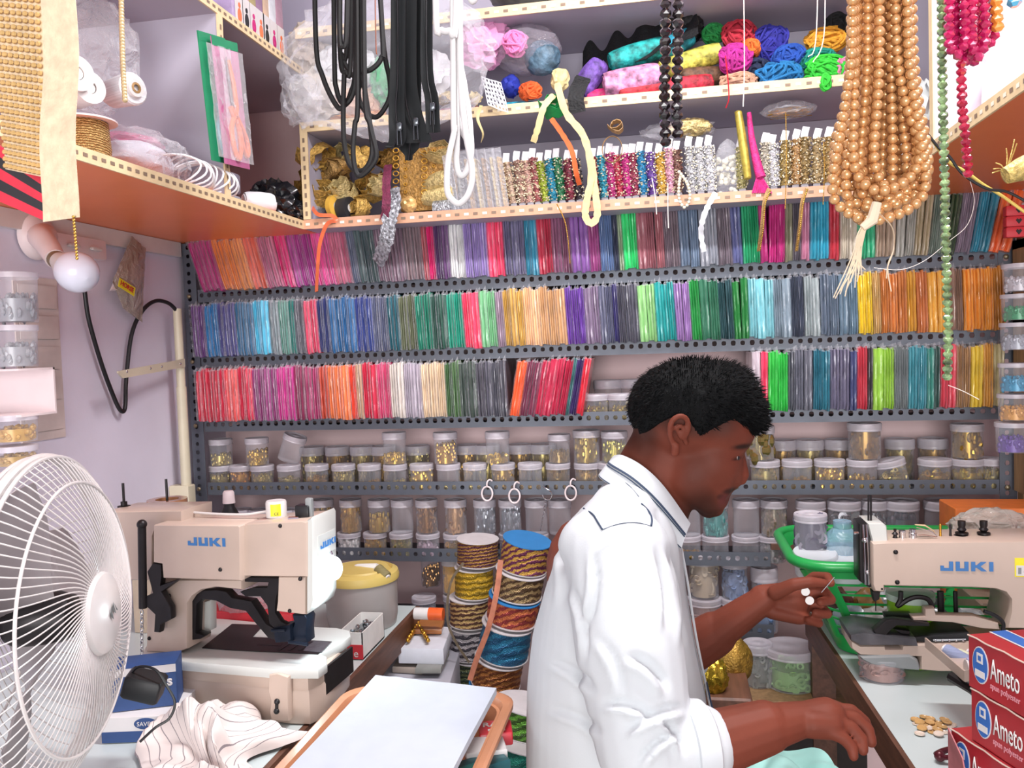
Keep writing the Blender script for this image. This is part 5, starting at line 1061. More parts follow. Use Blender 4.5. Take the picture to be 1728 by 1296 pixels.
# ================================================================ ring hooks on the rack
for px, py, lab in ((822, 833, 'white plastic ring hook on the rack lip, leftmost'), (868, 837, 'white plastic ring hook beside the metal hook'), (963, 832, 'white plastic ring hook close to the white shoulder')):
    c = AY(px, py, 2.135); mb = MB()
    mb.tube([c+Vector((.0145*math.cos(a), .002*math.sin(a), .0185*math.sin(a))) for a in [2*PI*k/28 for k in range(28)]], .0024, 8, closed=True)
    mb.tube(smoothpath([c+Vector((0, 0, .018)), c+Vector((.001, 0, .030)), c+Vector((.006, .006, .036)), c+Vector((.012, .012, .032))]), .0022, 8)
    tag(mb.build('ring_hook', PINKP), lab, 'hook')
c = AY(923, 835, 2.13); mb = MB().tube(smoothpath([c+Vector((-.012, .01, .022)), c+Vector((-.004, 0, .018)), c+Vector((.010, 0, .008)), c+Vector((.013, 0, -.002)), c+Vector((.006, 0, -.013)), c+Vector((-.006, 0, -.011)), c+Vector((-.012, 0, 0))]), .0016, 8)
tag(mb.build('metal_hook', CHROME), 'bent chrome wire hook on the rack lip', 'hook')
mb = MB()
for k in range(14):
    p = AY(920-k*.6, 850+k*3.4, 2.13); mb.tube([p+(Matrix.Rotation(PI/2*(k % 2), 3, 'Z') @ Vector((.0022*math.cos(t), 0, .0034*math.sin(t)))) for t in [2*PI*i/8 for i in range(8)]], .0006, 4, closed=True)
tag(mb.build('fine_chain', CHROME), 'fine silver chain hanging from the chrome wire hook', 'chain')
# ================================================================ lower right shelf behind the man
WS = MB().bx(.05, .42, 1.90, 2.14, .545, .565, bev=.002); tag(WS.build('low_shelf', WOODL), 'low bare wooden shelf behind the right table edge', 'shelf')
tag(MB().bx(.05, .42, 1.93, 2.12, 0, .544).build('low_cupboard', pm('dark_wood', '2c211e', .6, var=.2), smooth=False), 'very dark wooden cupboard under the low bare shelf', 'cupboard')
fx0, fx1 = AY(1188, 1160, 1.66).x, AY(1262, 1160, 1.66).x; fz = AY(1203, 1163, 1.60).z
tag(MB().bx(fx0, fx1, 1.56, 1.78, 0, fz, bev=.004).build('wooden_stand', WOODB), 'dark brown wooden stand behind the man carrying the gold rolls', 'stand')
c = AZ(1325, 1130, .566); jar(c.x, 1.99, .566, .06, .095, 'wide clear jar of pale green buttons on the low wooden shelf', ('disc', .5, 1.0, True, '9ccc80'))
jar(AZ(1272, 1125, .566).x, 1.99, .566, .034, .10, 'clear jar of grey buttons left of the pale green ones', ('disc', .7, 1.4, True, '8c9088'))
jar(AZ(1385, 1125, .566).x+.01, 2.06, .566, .036, .10, 'dim clear jar right of the pale green ones', None)
GOLDC = pm('crumpled_gold_foil', 'c8a838', .25, .8, var=.2, scale=50, bump=.8, bscale=90)
tag(blob('gold_ribbon_roll', AY(1232, 1115, 1.72)+Vector((0, 0, .0)), (.045, .04, .05), pm('gold_ribbon_wound', 'b48c3c', .35, .6, var=.25, scale=80, bump=.6), seed=8, amp=.08, sub=4), 'wound gold ribbon roll behind the man and below his forearm', 'ribbon roll')
tag(MB().lathe([(0, 0), (.055, 0), (.055, .003), (0, .003)], 30, X=Matrix.Translation(AY(1216, 1150, 1.66)) @ Matrix.Rotation(.9, 4, 'Y')).build('reel_disc', DISCB), 'blue reel disc leaning on the wound gold ribbon roll', 'disc')
tag(blob('gold_foil_roll', AY(1203, 1140, 1.60), (.028, .03, .035), GOLDC, seed=12, amp=.15, sub=4), 'crumpled bright gold foil roll behind the white shirt front', 'foil roll')
# ================================================================ green basket
GREENP = pm('green_plastic', '1fa04c', .35, var=.05, coat=.2)
bk = thing('plastic_basket', (.46, 1.83, .7505), 'green slatted plastic basket of jars behind the right sewing machine', 'basket')
def bl(t, dx=0):
    x0, x1, y0, y1 = .325-.085*t**1.3-dx, .64+.06*t+dx, 1.695-.035*t-dx, 1.93+.05*t+dx
    return rr_(x0, x1, y0, y1, .05+.02*t, 8)
BH = .185
mb = MB(); ring_ = lambda t, th, tk: None
def band(t0, t1, th=.003, mbx=None):
    a, b = bl(t0), bl(t1); ai, bi = bl(t0, -th), bl(t1, -th); n = len(a); z0, z1 = .7515+BH*t0, .7515+BH*t1
    vs = [(x, y, z0) for x, y in a]+[(x, y, z1) for x, y in b]+[(x, y, z1) for x, y in bi]+[(x, y, z0) for x, y in ai]
    fs = [(r_*n+k, r_*n+(k+1) % n, ((r_+1) % 4)*n+(k+1) % n, ((r_+1) % 4)*n+k) for r_ in range(4) for k in range(n)]
    mbx.add(vs, fs)
band(0, .18, mbx=mb)
for t in (.27, .37, .47, .57, .67, .78): band(t, t+.022, mbx=mb)
n = len(bl(0))
for k in range(0, n, 4):
    for kk in (0,):
        pts = []
        for i in range(7):
            t = .15+.75*i/6; x, y = bl(t)[k]; pts.append((x, y, .7515+BH*t))
        mb.tube(pts, .011, 6, flat=.25, up=(Vector((pts[0][0]-.48, pts[0][1]-1.82, 0)).normalized()))
mb.prism([(x, y) for x, y in bl(0)], (0, 0, 1), .7515, .7545, U=(1, 0, 0), V=(0, 1, 0)); mb.build('slatted_body', GREENP, bk)
mb = MB(); L_ = bl(1.0, .004); mb.tube([(x, y, .7515+BH) for x, y in L_], .0105, 10, closed=True, flat=1); band(.86, 1.0, .003, mb); mb.build('rim', GREENP, bk)
AQ = clear('tub_plastic_white', 'e4eaf0', .6, edge=.3, rough=.3)
yb = 1.75
jar(AY(1368, 900, 1.80).x, 1.80, AY(1368, 922, 1.80).z-.005, .033, .075, 'clear jar of white ring washers standing in the green basket', ('disc', .8, 2.0, True, '6a6478'))
tb2 = thing('blue_bottle', AY(1420, 945, 1.80), 'pale blue translucent bottle beside the ring washer jar', 'bottle')
MB().lathe([(0, -.03), (.04, -.03), (.04, .02), (.03, .045), (.018, .055), (.018, .07), (0, .07)], 24, X=Matrix.Translation(AY(1422, 935, 1.80))).build('body', clear('blue_film', '9cc4dc', .45, .4, 30), tb2)
for px, py, r, lab in ((1375, 945, .042, 'upturned clear tub in the green basket behind the rim'), (1425, 950, .045, 'white cloudy tub with lid in the green basket'), (1385, 968, .036, 'clear tub lid leaning in front corner of the green basket')):
    q = AY(px, py, 1.76); t = thing('plastic_tub', q, lab, 'tub'); X = Matrix.Translation(q) @ Matrix.Rotation(.15, 4, 'X')
    MB().lathe([(0, -.03), (r*.9, -.03), (r, .008)], 26, X=X, cap=False).build('body', AQ, t); MB().lathe([(r*1.04, .006), (r*1.06, .014), (r, .018), (r*.85, .014), (0, .014)], 26, X=X, cap=False).build('lid', AQ, t)
    if px == 1425:
        pass
for k in range(9):
    r = random.Random(k+40); x = .35+.28*(k % 5)/5+r.uniform(-.01, .01); y = 1.74+.12*(k//5); cc = ['7c8890', 'c0b8b4', 'b06a48', '3c4448', 'd0d4d8', '8c5050', 'b8884c', 'c8ccd0', '606870'][k]
    nm = ['grey', 'pale', 'rust', 'dark', 'white', 'maroon', 'tan', 'silver', 'slate'][k]
    tag(blob('sewing_pouch', (x, y, .80), (.035, .03, .036), pm('pouch_'+nm, cc, .35, var=.3, scale=20, coat=.5), seed=k, amp=.2, sub=3), f'{nm} pouch of sewing bits seen through the green basket slats', 'pouch')
# lime tub with label behind the machine
q = Vector((AY(1535, 1045, 1.67).x, 1.665, .7515)); 
lt2 = thing('lime_tub', q, 'lime green tub with a round white label behind the right machine', 'tub')
LIME = pm('lime_plastic', '8cc82c', .35, coat=.2)
zl = AY(1535, 1000, 1.665).z; MB().lathe([(0, 0), (.036, 0), (.041, zl-.7515-.012)], 26, X=Matrix.Translation(q)).build('body', LIME, lt2)
MB().lathe([(.043, 0), (.043, .012), (0, .014)], 26, X=Matrix.Translation((q.x, q.y, zl-.012)), cap=False).build('lid', pm('pale_lid', 'c8dcd0', .4), lt2)
MB().grid(lambda u, v: q+Vector((.0415*math.sin(.25+(u-.5)*.9*math.sin(PI*v)**.6), -.0415*math.cos(.25+(u-.5)*.9*math.sin(PI*v)**.6), .042+.03*v)), 10, 8).build('label', WHITEP, lt2)
text('label_lettering', 'Bind', BLACKM, q+Vector((-.006, -.0435, .052)), (1, .22, 0), (0, 0, 1), .015, lt2, bold=.01, shear=.2)
# orange box and bag at the right, behind the machine
OB = pm('orange_box', 'e87c34', .55, var=.08)
q0 = AY(1612, 858, 1.93); q1 = AY(1728, 930, 1.93)
ob = thing('orange_box', (.85, 1.98, .7515), 'orange and white box with a capital letter print behind the right machine', 'box')
MB().bx(q0.x, .944, 1.93, 2.04, .7515, q0.z, bev=.002).build('shell', OB, ob)
MB().bx(q0.x+.01, .943, 1.929, 1.93, q0.z-.085, q0.z-.028).build('printed_panel', REDC if 0 else pm('deep_orange_print', 'c85a28', .55), ob, smooth=False)
text('label_lettering', 'N', WHITEP, AY(1716, 907, 1.928), (1, 0, 0), (0, 0, 1), .034, ob, bold=.03)
tag(blob('plastic_bag', AY(1672, 890, 1.84)+Vector((0, 0, -.004)), (.075, .05, .042), clear('bag_cloudy', 'd4d0c8', .5, .9, 22), seed=21, amp=.2, sub=4), 'crumpled cloudy plastic bag in front of the orange box', 'bag')
tag(MB().bx(.60, .944, 1.76, 1.90, .7515, .84, bev=.003).build('carton', pm('brown_carton', '8c7868', .7)), 'brown carton under the crumpled cloudy bag behind the machine', 'carton')
# button jar under the bed, scattered buttons
c = AZ(1488, 1142, .7515); jar(c.x, c.y, .7515, .040, .042, 'squat clear jar of pink buttons under the right machine bed', ('disc', .9, 1.5, True, 'c89c90'), lidcol=JARP)
BTN = [pm('button_tan', 'd0a468', .4, coat=.3), pm('button_cream', 'e6d4c4', .4, coat=.3)]
def buttonmesh():
    mb = MB(); mb.lathe([(0, .0006), (.0052, .0006), (.0062, .0016), (.0072, .0016), (.0078, .0006), (.0078, 0), (0, 0)][::-1], 18)
    o = mb.build('button', BTN[0], origin=(0, 0, 0)); return o
b0_ = buttonmesh(); b0_.data['x'] = 1; me2 = b0_.data.copy(); me2.materials.clear(); me2.materials.append(BTN[1]); mes = [b0_.data, me2]; bpy.data.objects.remove(b0_)
sp = [(1548, 1222), (1560, 1212), (1570, 1216), (1576, 1226), (1566, 1230), (1556, 1232), (1583, 1220), (1590, 1228), (1594, 1218), (1602, 1226), (1545, 1216), (1552, 1222), (1574, 1236), (1582, 1233), (1598, 1222), (1606, 1224), (1552, 1240), (1584, 1242), (1592, 1236), (1562, 1224), (1569, 1222)]
for k, (x, y) in enumerate(sp):
    col_ = 1 if k in (0, 9, 15, 16, 17, 18, 4) else 0; o = bpy.data.objects.new('shirt_button', mes[col_]); COL.objects.link(o); p = AZ(x, y, .7505); o.location = (p.x, p.y, .7506+.0017*(k % 3)); o.rotation_euler = (.1*(k % 3-1), .12*(k % 2), k)
    tag(o, ('cream' if col_ else 'tan')+' button in the loose scatter on the right white table', 'button', ('cream' if col_ else 'tan')+' buttons scattered on the table')
# red boxes
REDB = pm('red_thread_box', 'a82830', .4, var=.12, scale=12, coat=.3); BLUEB = pm('label_blue', '3468b4', .45, var=.05)
RTOP = pm('red_thread_box_top', 'bc3a40', .4, var=.08, coat=.3)
EDGEW = pm('worn_card_edge', 'cbb3a4', .8, var=.1)
zt_ = 1.012; a = AZ(1634, 1070, zt_); b = AZ(1740, 1122, zt_); Ub = (b-a).normalized(); Wb = Vector((-Ub.y, Ub.x, 0)); Wb = Wb if Wb.x > 0 else -Wb
nb = -Wb; BHt = .0645
for k, (sh, back) in enumerate(((0, 0), (.004, .0), (-.028, .0), (-.01, 0))):
    zb_ = zt_-BHt*(k+1)+.0005; P = Vector((a.x, a.y, zb_))+Ub*sh+nb*(.004 if k == 2 else 0)
    t = thing('thread_box', P, ['topmost red thread box of the stack at the right edge', 'second red thread box from the top of the stack', 'third red thread box of the stack, its corner flap torn open', 'lowest red thread box of the stack on the white table'][k], 'box')
    mb = MB().prism([(0, 0), (.21, 0), (.21, BHt-.001), (0, BHt-.001)], Wb, 0, .16, P=P, U=Ub, V=(0, 0, 1), bev=.0015); mb.build('shell', REDB, t)
    mb = MB(); pts = [P+Ub*(.0+.21*i/14)+Vector((0, 0, BHt-.0012+.0008*math.sin(i*2)))+nb*.0006 for i in range(15)]; mb.tube(pts, .0011, 5); mb.build('worn_edge', EDGEW, t)
    if k < 3:
        mb = MB().prism(el(.021, BHt*.52, .0135, .0225), nb, 0, .0006, P=P, U=Ub, V=(0, 0, 1)); mb.m(1).prism(el(.021, BHt*.52, .0122, .0210), nb, .0006, .0011, P=P, U=Ub, V=(0, 0, 1)); mb.m(0)
        mb.prism([(.016, .036), (.026, .036), (.026, .048), (.016, .048)], nb, .0011, .0015, P=P, U=Ub, V=(0, 0, 1)); mb.m(1).prism([(.0185, .039), (.0235, .039), (.0235, .045), (.0185, .045)], nb, .0015, .0018, P=P, U=Ub, V=(0, 0, 1)); mb.m(0).prism([(.013, .019), (.029, .019), (.029, .027), (.013, .027)], nb, .0011, .0015, P=P, U=Ub, V=(0, 0, 1))
        mb.build('emblem', [WHITEP, BLUEB], t, smooth=False)
        text('label_lettering', 'Ameto', WHITEP, P+Ub*.038+nb*.0008+Vector((0, 0, .024)), Ub, (0, 0, 1), .036, t, bold=.004, sx=.46)
        text('small_lettering', 'spun polyester', pm('pink_ink', 'd8909a', .5), P+Ub*.038+nb*.0008+Vector((0, 0, .013)), Ub, (0, 0, 1), .0105, t, sx=.75)
        text('length_lettering', '150 m', pm('pink_ink', 'd8909a', .5), P+Ub*.092+nb*.0008+Vector((0, 0, .026)), Ub, (0, 0, 1), .015, t)
        MB().prism([(.105, .004), (.155, .004), (.155, .018), (.105, .018)], nb, 0, .0007, P=P, U=Ub, V=(0, 0, 1)).build('sticker', CARD, t, smooth=False)
    if k == 0:
        zz_ = zb_+BHt-.0005; P_ = Vector((P.x, P.y, zz_)); mb = MB().m(0).prism([(0, .030), (.21, .030), (.21, .050), (0, .050)], (0, 0, 1), 0, .0006, P=P_, U=Ub, V=Wb); mb.m(1).prism([(0, .028), (.21, .028), (.21, .030), (0, .030)], (0, 0, 1), 0, .0007, P=P_, U=Ub, V=Wb).prism([(0, .050), (.21, .050), (.21, .052), (0, .052)], (0, 0, 1), 0, .0007, P=P_, U=Ub, V=Wb)
        mb.build('blue_stripe', [BLUEB, WHITEP], t, smooth=False)
        text('stripe_lettering', 'Ameto', WHITEP, P_+Ub*.07+Wb*.046+Vector((0, 0, .0008)), Ub, -Wb, .012, t, shear=.2)
    if k == 2:
        fl = MB().sheet(lambda u, v: P+nb*(.002+.018*u*(v**.5))+Ub*(-.002+.05*u)+Vector((0, 0, BHt*v*.98-.012*u*v)), 8, 8, .0015); fl.build('torn_flap', pm('faded_red_card', 'c07478', .6, var=.15), t)
# maroon clip by the boxes
MAR = pm('maroon_metal', '5c1c28', .3, .3)
q = AZ(1612, 1272, .7605); mb = MB()
mb.tube(smoothpath([q+Vector((-.028, -.006, 0)), q+Vector((-.01, .006, .002)), q+Vector((.02, .012, .004)), q+Vector((.05, .016, .004))]), .0045, 8).tube(smoothpath([q+Vector((-.026, -.012, .0)), q+Vector((-.005, -.012, .0)), q+Vector((.02, -.002, .0)), q+Vector((.05, .004, .0))]), .004, 8); mb.ball(q+Vector((-.024, -.009, 0)), .008)
tag(mb.build('thread_snips', MAR), 'maroon thread snips beside the stacked red boxes on the table', 'snips')
# things hanging / standing at the right edge: stacked clear boxes
for k, (ya, yb, cc, nm, px) in enumerate(((445, 492, 'd8d4dc', 'white discs', 1720), (496, 540, '1e9c60', 'green sequins', 1718), (544, 590, 'b8bcc8', 'silver gems', 1716), (612, 660, '1c9cc8', 'blue sequins', 1714), (664, 708, 'e0a03c', 'orange sequins', 1712), (712, 762, '6c48a8', 'purple sequins', 1708))):
    yy = 2.0; a, b = AY(px, ya, yy), AY(px, yb, yy)
    bb = thing('plastic_box', (a.x, yy, b.z), f'clear stacking box of {nm} beside the right end of the steel rack', 'box'); h_ = a.z-b.z
    MB().lathe([(0, 0), (.031, 0), (.033, h_*.86)], 20, X=Matrix.Translation((a.x, yy, b.z)), cap=False).build('body', JARP, bb); MB().lathe([(.035, h_*.84), (.035, h_*.99), (0, h_*.99)], 20, X=Matrix.Translation((a.x, yy, b.z)), cap=False).build('lid', LIDP, bb)
    o = bpy.data.objects.new('filling', getfill('gem', .5, 1.0, True)); COL.objects.link(o); o.parent = bb; o.scale = (.033, .033, h_*.9); o.color = lin(cc); o['kind'] = 'stuff'
tag(MB().bx(.79, .946, 1.93, 2.045, AY(1708, 766, 2.0).z-.006, AY(1708, 764, 2.0).z-.001).build('ledge', WOODL, smooth=False), 'thin wooden ledge under the stacked clear boxes at the right edge', 'ledge')
for k in range(3):
    q = AY(1716, 392-k*18, 2.0); t = thing('red_card', q, 'small red card packet with a black heart print, '+('lowest', 'middle', 'topmost')[k]+' at right edge', 'packet')
    MB().bx(q.x-.025, q.x+.05, 1.99, 2.01, q.z-.011, q.z+.011, bev=.002).build('card_body', REDC, t)
    MB().prism([(.0, -.006), (.006, .002), (.003, .006), (0, .003), (-.003, .006), (-.006, .002)], (0, -1, 0), .0, .0015, P=q+Vector((0, -.0105, 0)), U=(1, 0, 0), V=(0, 0, 1)).build('heart_print', BLACKM, t, smooth=False)
# ================================================================ shelf contents, lower board (z = 1.726)
ZA = 1.7262
GL = [pm('gold_lace_a', 'e6b860', .4, .3, var=.3, scale=130, bump=1, bscale=220), pm('gold_lace_b', 'cfa465', .5, .2, var=.3, scale=110, bump=1, bscale=200), pm('gold_lace_c', 'ecd494', .45, .25, var=.25, scale=120, bump=1, bscale=220), pm('gold_lace_d', 'c4944c', .45, .25, var=.3, scale=120, bump=1, bscale=200)]
def coil(c, r, w, m, turns, label, cat='lace', seed=0, nm='gold_lace', ax=None, sp=.55, group=None):
    rr = random.Random(seed); c = Vector(c); u, v, d = frame(ax or (rr.uniform(-1, 1), rr.uniform(-1.2, -.2), rr.uniform(-.7, .7)))
    n = int(turns*14); mb = MB(); k1, k2 = rr.uniform(2, 4), rr.uniform(0, 6)
    def f(a, b):
        t = b*turns*2*PI; R_ = r*(1-sp*b)*(1+.13*math.sin(t*k1+k2)); rufl = .10*r*math.sin(t*6)
        return c+u*(R_*math.cos(t))+v*(R_*math.sin(t)*.8)+d*((a-.5)*w+rufl+.3*r*math.sin(t*.5+k2))
    mb.sheet(lambda a, b: f(a, b), 4, n, .0012); return tag(mb.build(nm, m, ang=60), label, cat, group)
gl = [(535, 262, .042, 0, 'pale ruffled gold lace at the top left of the pile'), (565, 285, .035, 1, 'gold lace coil under the pale ruffled lace'), (528, 300, .040, 3, 'braided gold lace loop at the left end of the shelf'), (545, 325, .034, 0, 'shiny gold lace bunch left above the ribbon rolls'), (522, 335, .030, 1, 'small gold lace bunch at the left shelf corner'), (580, 262, .036, 2, 'gold lace bunch behind the black cord loop'), (612, 268, .040, 0, 'gold lace coil inside the black cord loop'), (600, 300, .042, 3, 'twisted gold braid right of centre in the pile'), (635, 285, .034, 1, 'brownish gold lace coil right of the cord loop'), (575, 320, .034, 2, 'pale gold braid low in the pile'), (622, 320, .036, 0, 'gold braid above the twisted gold cluster'), (655, 268, .030, 3, 'bronze gold lace at the right end of the pile'), (640, 312, .028, 2, 'light gold braid beside the maroon lace strip')]
for k, (px, py, r, mi, lab) in enumerate(gl):
    y = 2.10+.06*((k*7) % 3)/2; c = AY(px, py, y); r *= 1.3; c.z = max(c.z, ZA+r*.75); coil(c, r, .03, GL[mi], 2.4, lab, seed=k+2)
coil(AY(607, 352, 2.09)+Vector((0, 0, .004)), .030, .03, GL[0], 3, 'twisted bright gold cluster beside the black ribbon roll', seed=31)
# pale packets left under the pile
ORT = pm('orange_organza', 'f0764c', .4, var=.1, scale=40, coat=.3)
def roll(c, ax, r, w, m1, m2, label, cat='ribbon roll'):
    c = Vector(c); u, v, d = frame(ax); X = Matrix((u, v, d)).transposed().to_4x4(); X.translation = c-d*w/2
    t = thing('ribbon_roll', c, label, cat); MB().lathe([(r*.4, 0), (r, 0), (r, w), (r*.4, w), (r*.4, 0)], 30, X=X, cap=False).build('ribbon', m1, t); MB().lathe([(r*.36, w*.05), (r*.36, w*.95), (0, w*.9), ], 24, X=X).build('core', m2, t)
roll(AY(565, 350, 2.08)+Vector((0, 0, .002)), (1, -.35, 0), .030, .014, pm('yellow_ribbon', 'e0b048', .4), CARD, 'narrow yellow ribbon roll on the left shelf end')
roll(AY(584, 353, 2.09)+Vector((0, 0, .002)), (1, -.3, 0), .029, .030, pm('black_ribbon', '2c2c30', .5), CARD, 'wide black ribbon roll beside the yellow one')
ribbon([AY(527, 350, 2.06), AY(537, 362, 2.03), AY(560, 364, 2.03), AY(567, 372, 2.02), AY(552, 378, 2.02), AY(540, 410, 2.03), AY(536, 450, 2.05), AY(534, 492, 2.08)], .010, ORT, 'orange_ribbon', up=(0, -1, 0), tw=1.2); tag(bpy.data.objects['orange_ribbon'], 'orange organza ribbon trailing down over the pink packets', 'ribbon')
tag(blob('clear_packet', AY(528, 352, 2.11), (.032, .03, .022), FILM, seed=5, amp=.15, sub=3), 'small clear packet at the left shelf corner', 'packet')
# gold loop lace with ring pattern
gx = AY(702, 290, 2.04); t = thing('ring_lace', gx, 'gold lace panel of rings and petals under the black zip pulls', 'lace'); mb = MB()
for i in range(6):
    for j in range(7):
        p = AY(668+i*16, 254+j*13+(i % 2)*5, 2.075+.006*(i % 3)); 
        if i in (0, 2, 3, 5): mb.tube([p+Vector((.0075*math.cos(a), .0, .006*math.sin(a))) for a in [2*PI*k/12 for k in range(12)]], .0016, 6, closed=True)
        else: mb.tube([p+Vector((.0035*math.cos(a), 0, .0035*math.sin(a))) for a in [2*PI*k/10 for k in range(10)]], .0014, 5, closed=True)
mb.build('ring_pattern', pm('gold_cord', 'd29c38', .4, .35, var=.15, scale=60), t); MB().bx(AY(662, 0, 2.08).x, AY(760, 0, 2.08).x, 2.083, 2.10, ZA+.012, AY(700, 250, 2.08).z).build('backing', GL[3], t, smooth=False)
coil(AY(745, 262, 2.10), .045, .04, GL[2], 3, 'cream gold ruffled lace bunch right of the ring lace', seed=44)
def lroll(pa, pb, r, m, label, nm='lace_roll', cat='lace roll', ends=True, ragged=.12, seed=1):
    pa, pb = Vector(pa), Vector(pb); d = pb-pa; L = d.length; u, v, d = frame(d); mb = MB(); n = 30; k = 14
    mb.grid(lambda a, b: pa+d*(L*b)+(u*math.cos(2*PI*a)+v*math.sin(2*PI*a))*(r*(.82+.18*math.sin(PI*min(.999, max(.001, b)))**.4)*(1+.05*noise.noise(Vector((math.cos(2*PI*a)*2, math.sin(2*PI*a)*2, b*4+seed)))+(ragged*noise.noise(Vector((a*30, b*3, seed))) if b in (0, 1) else 0))), n, k, True)
    for e, s_ in ((0, -1), (1, 1)):
        c = pa+d*(L*e); tt = []
        for i in range(50): a = i*.42; tt.append(c+(u*math.cos(a)+v*math.sin(a))*(r*.84*(1-i/52))+d*s_*.001)
        mb.tube(tt, .0016, 5)
        o = len(mb.v); mb.lathe([(0, 0), (r*.8, 0)], 16, X=Matrix((u, v, d)).transposed().to_4x4() if 0 else Matrix.Translation(c) @ Matrix((u, v, d)).transposed().to_4x4(), cap=False)
    return tag(mb.build(nm, m, ang=60), label, cat)
lroll(AY(722, 316, 2.10), AY(752, 300, 2.07), .024, GL[2], 'wound gold lamé ribbon above the cream lace roll'); lroll(AY(718, 336, 2.09), AY(765, 326, 2.07), .022, GL[2], 'wound cream gold lace above the silver spool', seed=2)
SILV = pm('silver_lame', 'c8ccd2', .3, .7, var=.3, scale=150, bump=1, bscale=250)
roll(AY(751, 352, 2.075), (1, -.1, .06), .024, .052, SILV, GREYP, 'silver glitter ribbon spool lying under the white cord loops')
tag(blob('lace_flower', AY(690, 346, 2.06), (.020, .014, .020), pm('peach_gold', 'dcb070', .4, .3, bump=.6), seed=3, amp=.3, sub=3), 'peach gold rosette beside the maroon lace', 'rosette')
tag(blob('clear_packet', AY(690, 345, 2.12), (.055, .03, .03), FILM, seed=15, amp=.2, sub=3), 'clear crinkled packet behind the peach gold rosette', 'packet')
# hanging lace strips
MARL = pm('maroon_lace', '7c2c4c', .7, var=.25, scale=90, bump=.6)
def lacestrip(pts, w, m, nm, label, scal=.35):
    return tag(ribbon(pts, w, m, nm, .0012, 0, (0, -1, 0), .0012, scal), label, 'lace')
lacestrip([AY(655, 278, 2.05), AY(652, 310, 2.02), AY(652, 345, 2.0), AY(648, 372, 2.01)], .018, MARL, 'maroon_lace', 'maroon scalloped lace strip hanging over the shelf edge')
SL = pm('silver_lace', 'c2c4cc', .35, .5, var=.4, scale=120, bump=1, bscale=160)
lacestrip([AY(662, 318, 2.03), AY(664, 345, 2.01), AY(658, 365, 2.005), AY(653, 400, 2.01), AY(645, 425, 2.03), AY(637, 445, 2.06)], .030, SL, 'silver_lace', 'silver openwork lace strip hanging down over the mauve packets', .45)
# slanted clear packets of silver and gold trims
CPK = [(768, 300, 'silver', SILV), (782, 305, 'grey silver', pm('grey_trim', '9a9a94', .4, .3, var=.3, scale=90)), (797, 302, 'olive gold', GL[1]), (812, 298, 'pale gold', GL[2]), (826, 300, 'gold and plum', GL[3]), (840, 298, 'cream gold', GL[2]), (852, 300, 'bright gold', GL[0])]
for k, (px, py, nm, m) in enumerate(CPK):
    q = AY(px, py, 2.075); X = Matrix.Translation((q.x, 2.075, ZA)) @ Matrix.Rotation(-.12, 4, 'Y'); t = thing('trim_packet', q, f'slanted clear packet of {nm} trim right of the white cord loops', 'packet', X=X)
    mb = MB(); mb.grid(lambda a, b: Vector((.0075*math.cos(2*PI*a)*(1+.3*noise.noise(Vector((a*5, b*9, k)))), .02+.03*math.sin(2*PI*a), .006+.125*b)), 10, 12, True); mb.build('trim', m, t, world=False)
    MB().sheet(lambda a, b: Vector((-.012+.024*a, -.014+.004*noise.noise(Vector((a*4, b*6, k))), .002+.15*b)), 5, 8, .0006).build('film', FILM, t, world=False)
# cards wound with beaded trims
CARDW = pm('white_slip_card', 'e8e6ea', .6, var=.04)
BEADM = pm('beaded_trim', 'ffffff', .3, .15, var=.35, scale=260, objcol=True, coat=.5, bump=.5)
BEADG = pm('rhinestone_gold', 'f4e4c0', .2, .3, var=.3, scale=200)
def cardmeshes(seed, stripe):
    r = random.Random(seed); mb = MB(); H = .118
    mb.grid(lambda a, b: Vector(((.0078+.0014*math.sin(b*31+seed))*math.cos(2*PI*a)*(.8+.2*math.sin(PI*b)), .014*math.sin(2*PI*a), .012+b*(H-.018))), 12, 30, True)
    for k in range(130):
        a = r.uniform(PI, 2*PI); b = r.random(); p = Vector(((.0085)*math.cos(a), .0150*math.sin(a), .012+b*(H-.018)))
        mb.m(1 if (k % 3 == 0 or stripe and int(b*9) % 2) else 0).ball(p, .0017, 5, 4)
    mb.m(0); A_ = mb.build('beaded_winding', [BEADM, BEADG], origin=(0, 0, 0)); me = A_.data; bpy.data.objects.remove(A_)
    mb = MB().prism([(-.0055, 0), (.0055, 0), (.0048, .014), (.0045, .118), (.0075, .134), (-.003, .137), (-.0065, .120)], (0, 1, 0), -.001, .001); B_ = mb.build('card', CARDW, origin=(0, 0, 0), smooth=False); me2 = B_.data; bpy.data.objects.remove(B_); return me, me2
CM = [cardmeshes(k, k % 2) for k in range(4)]
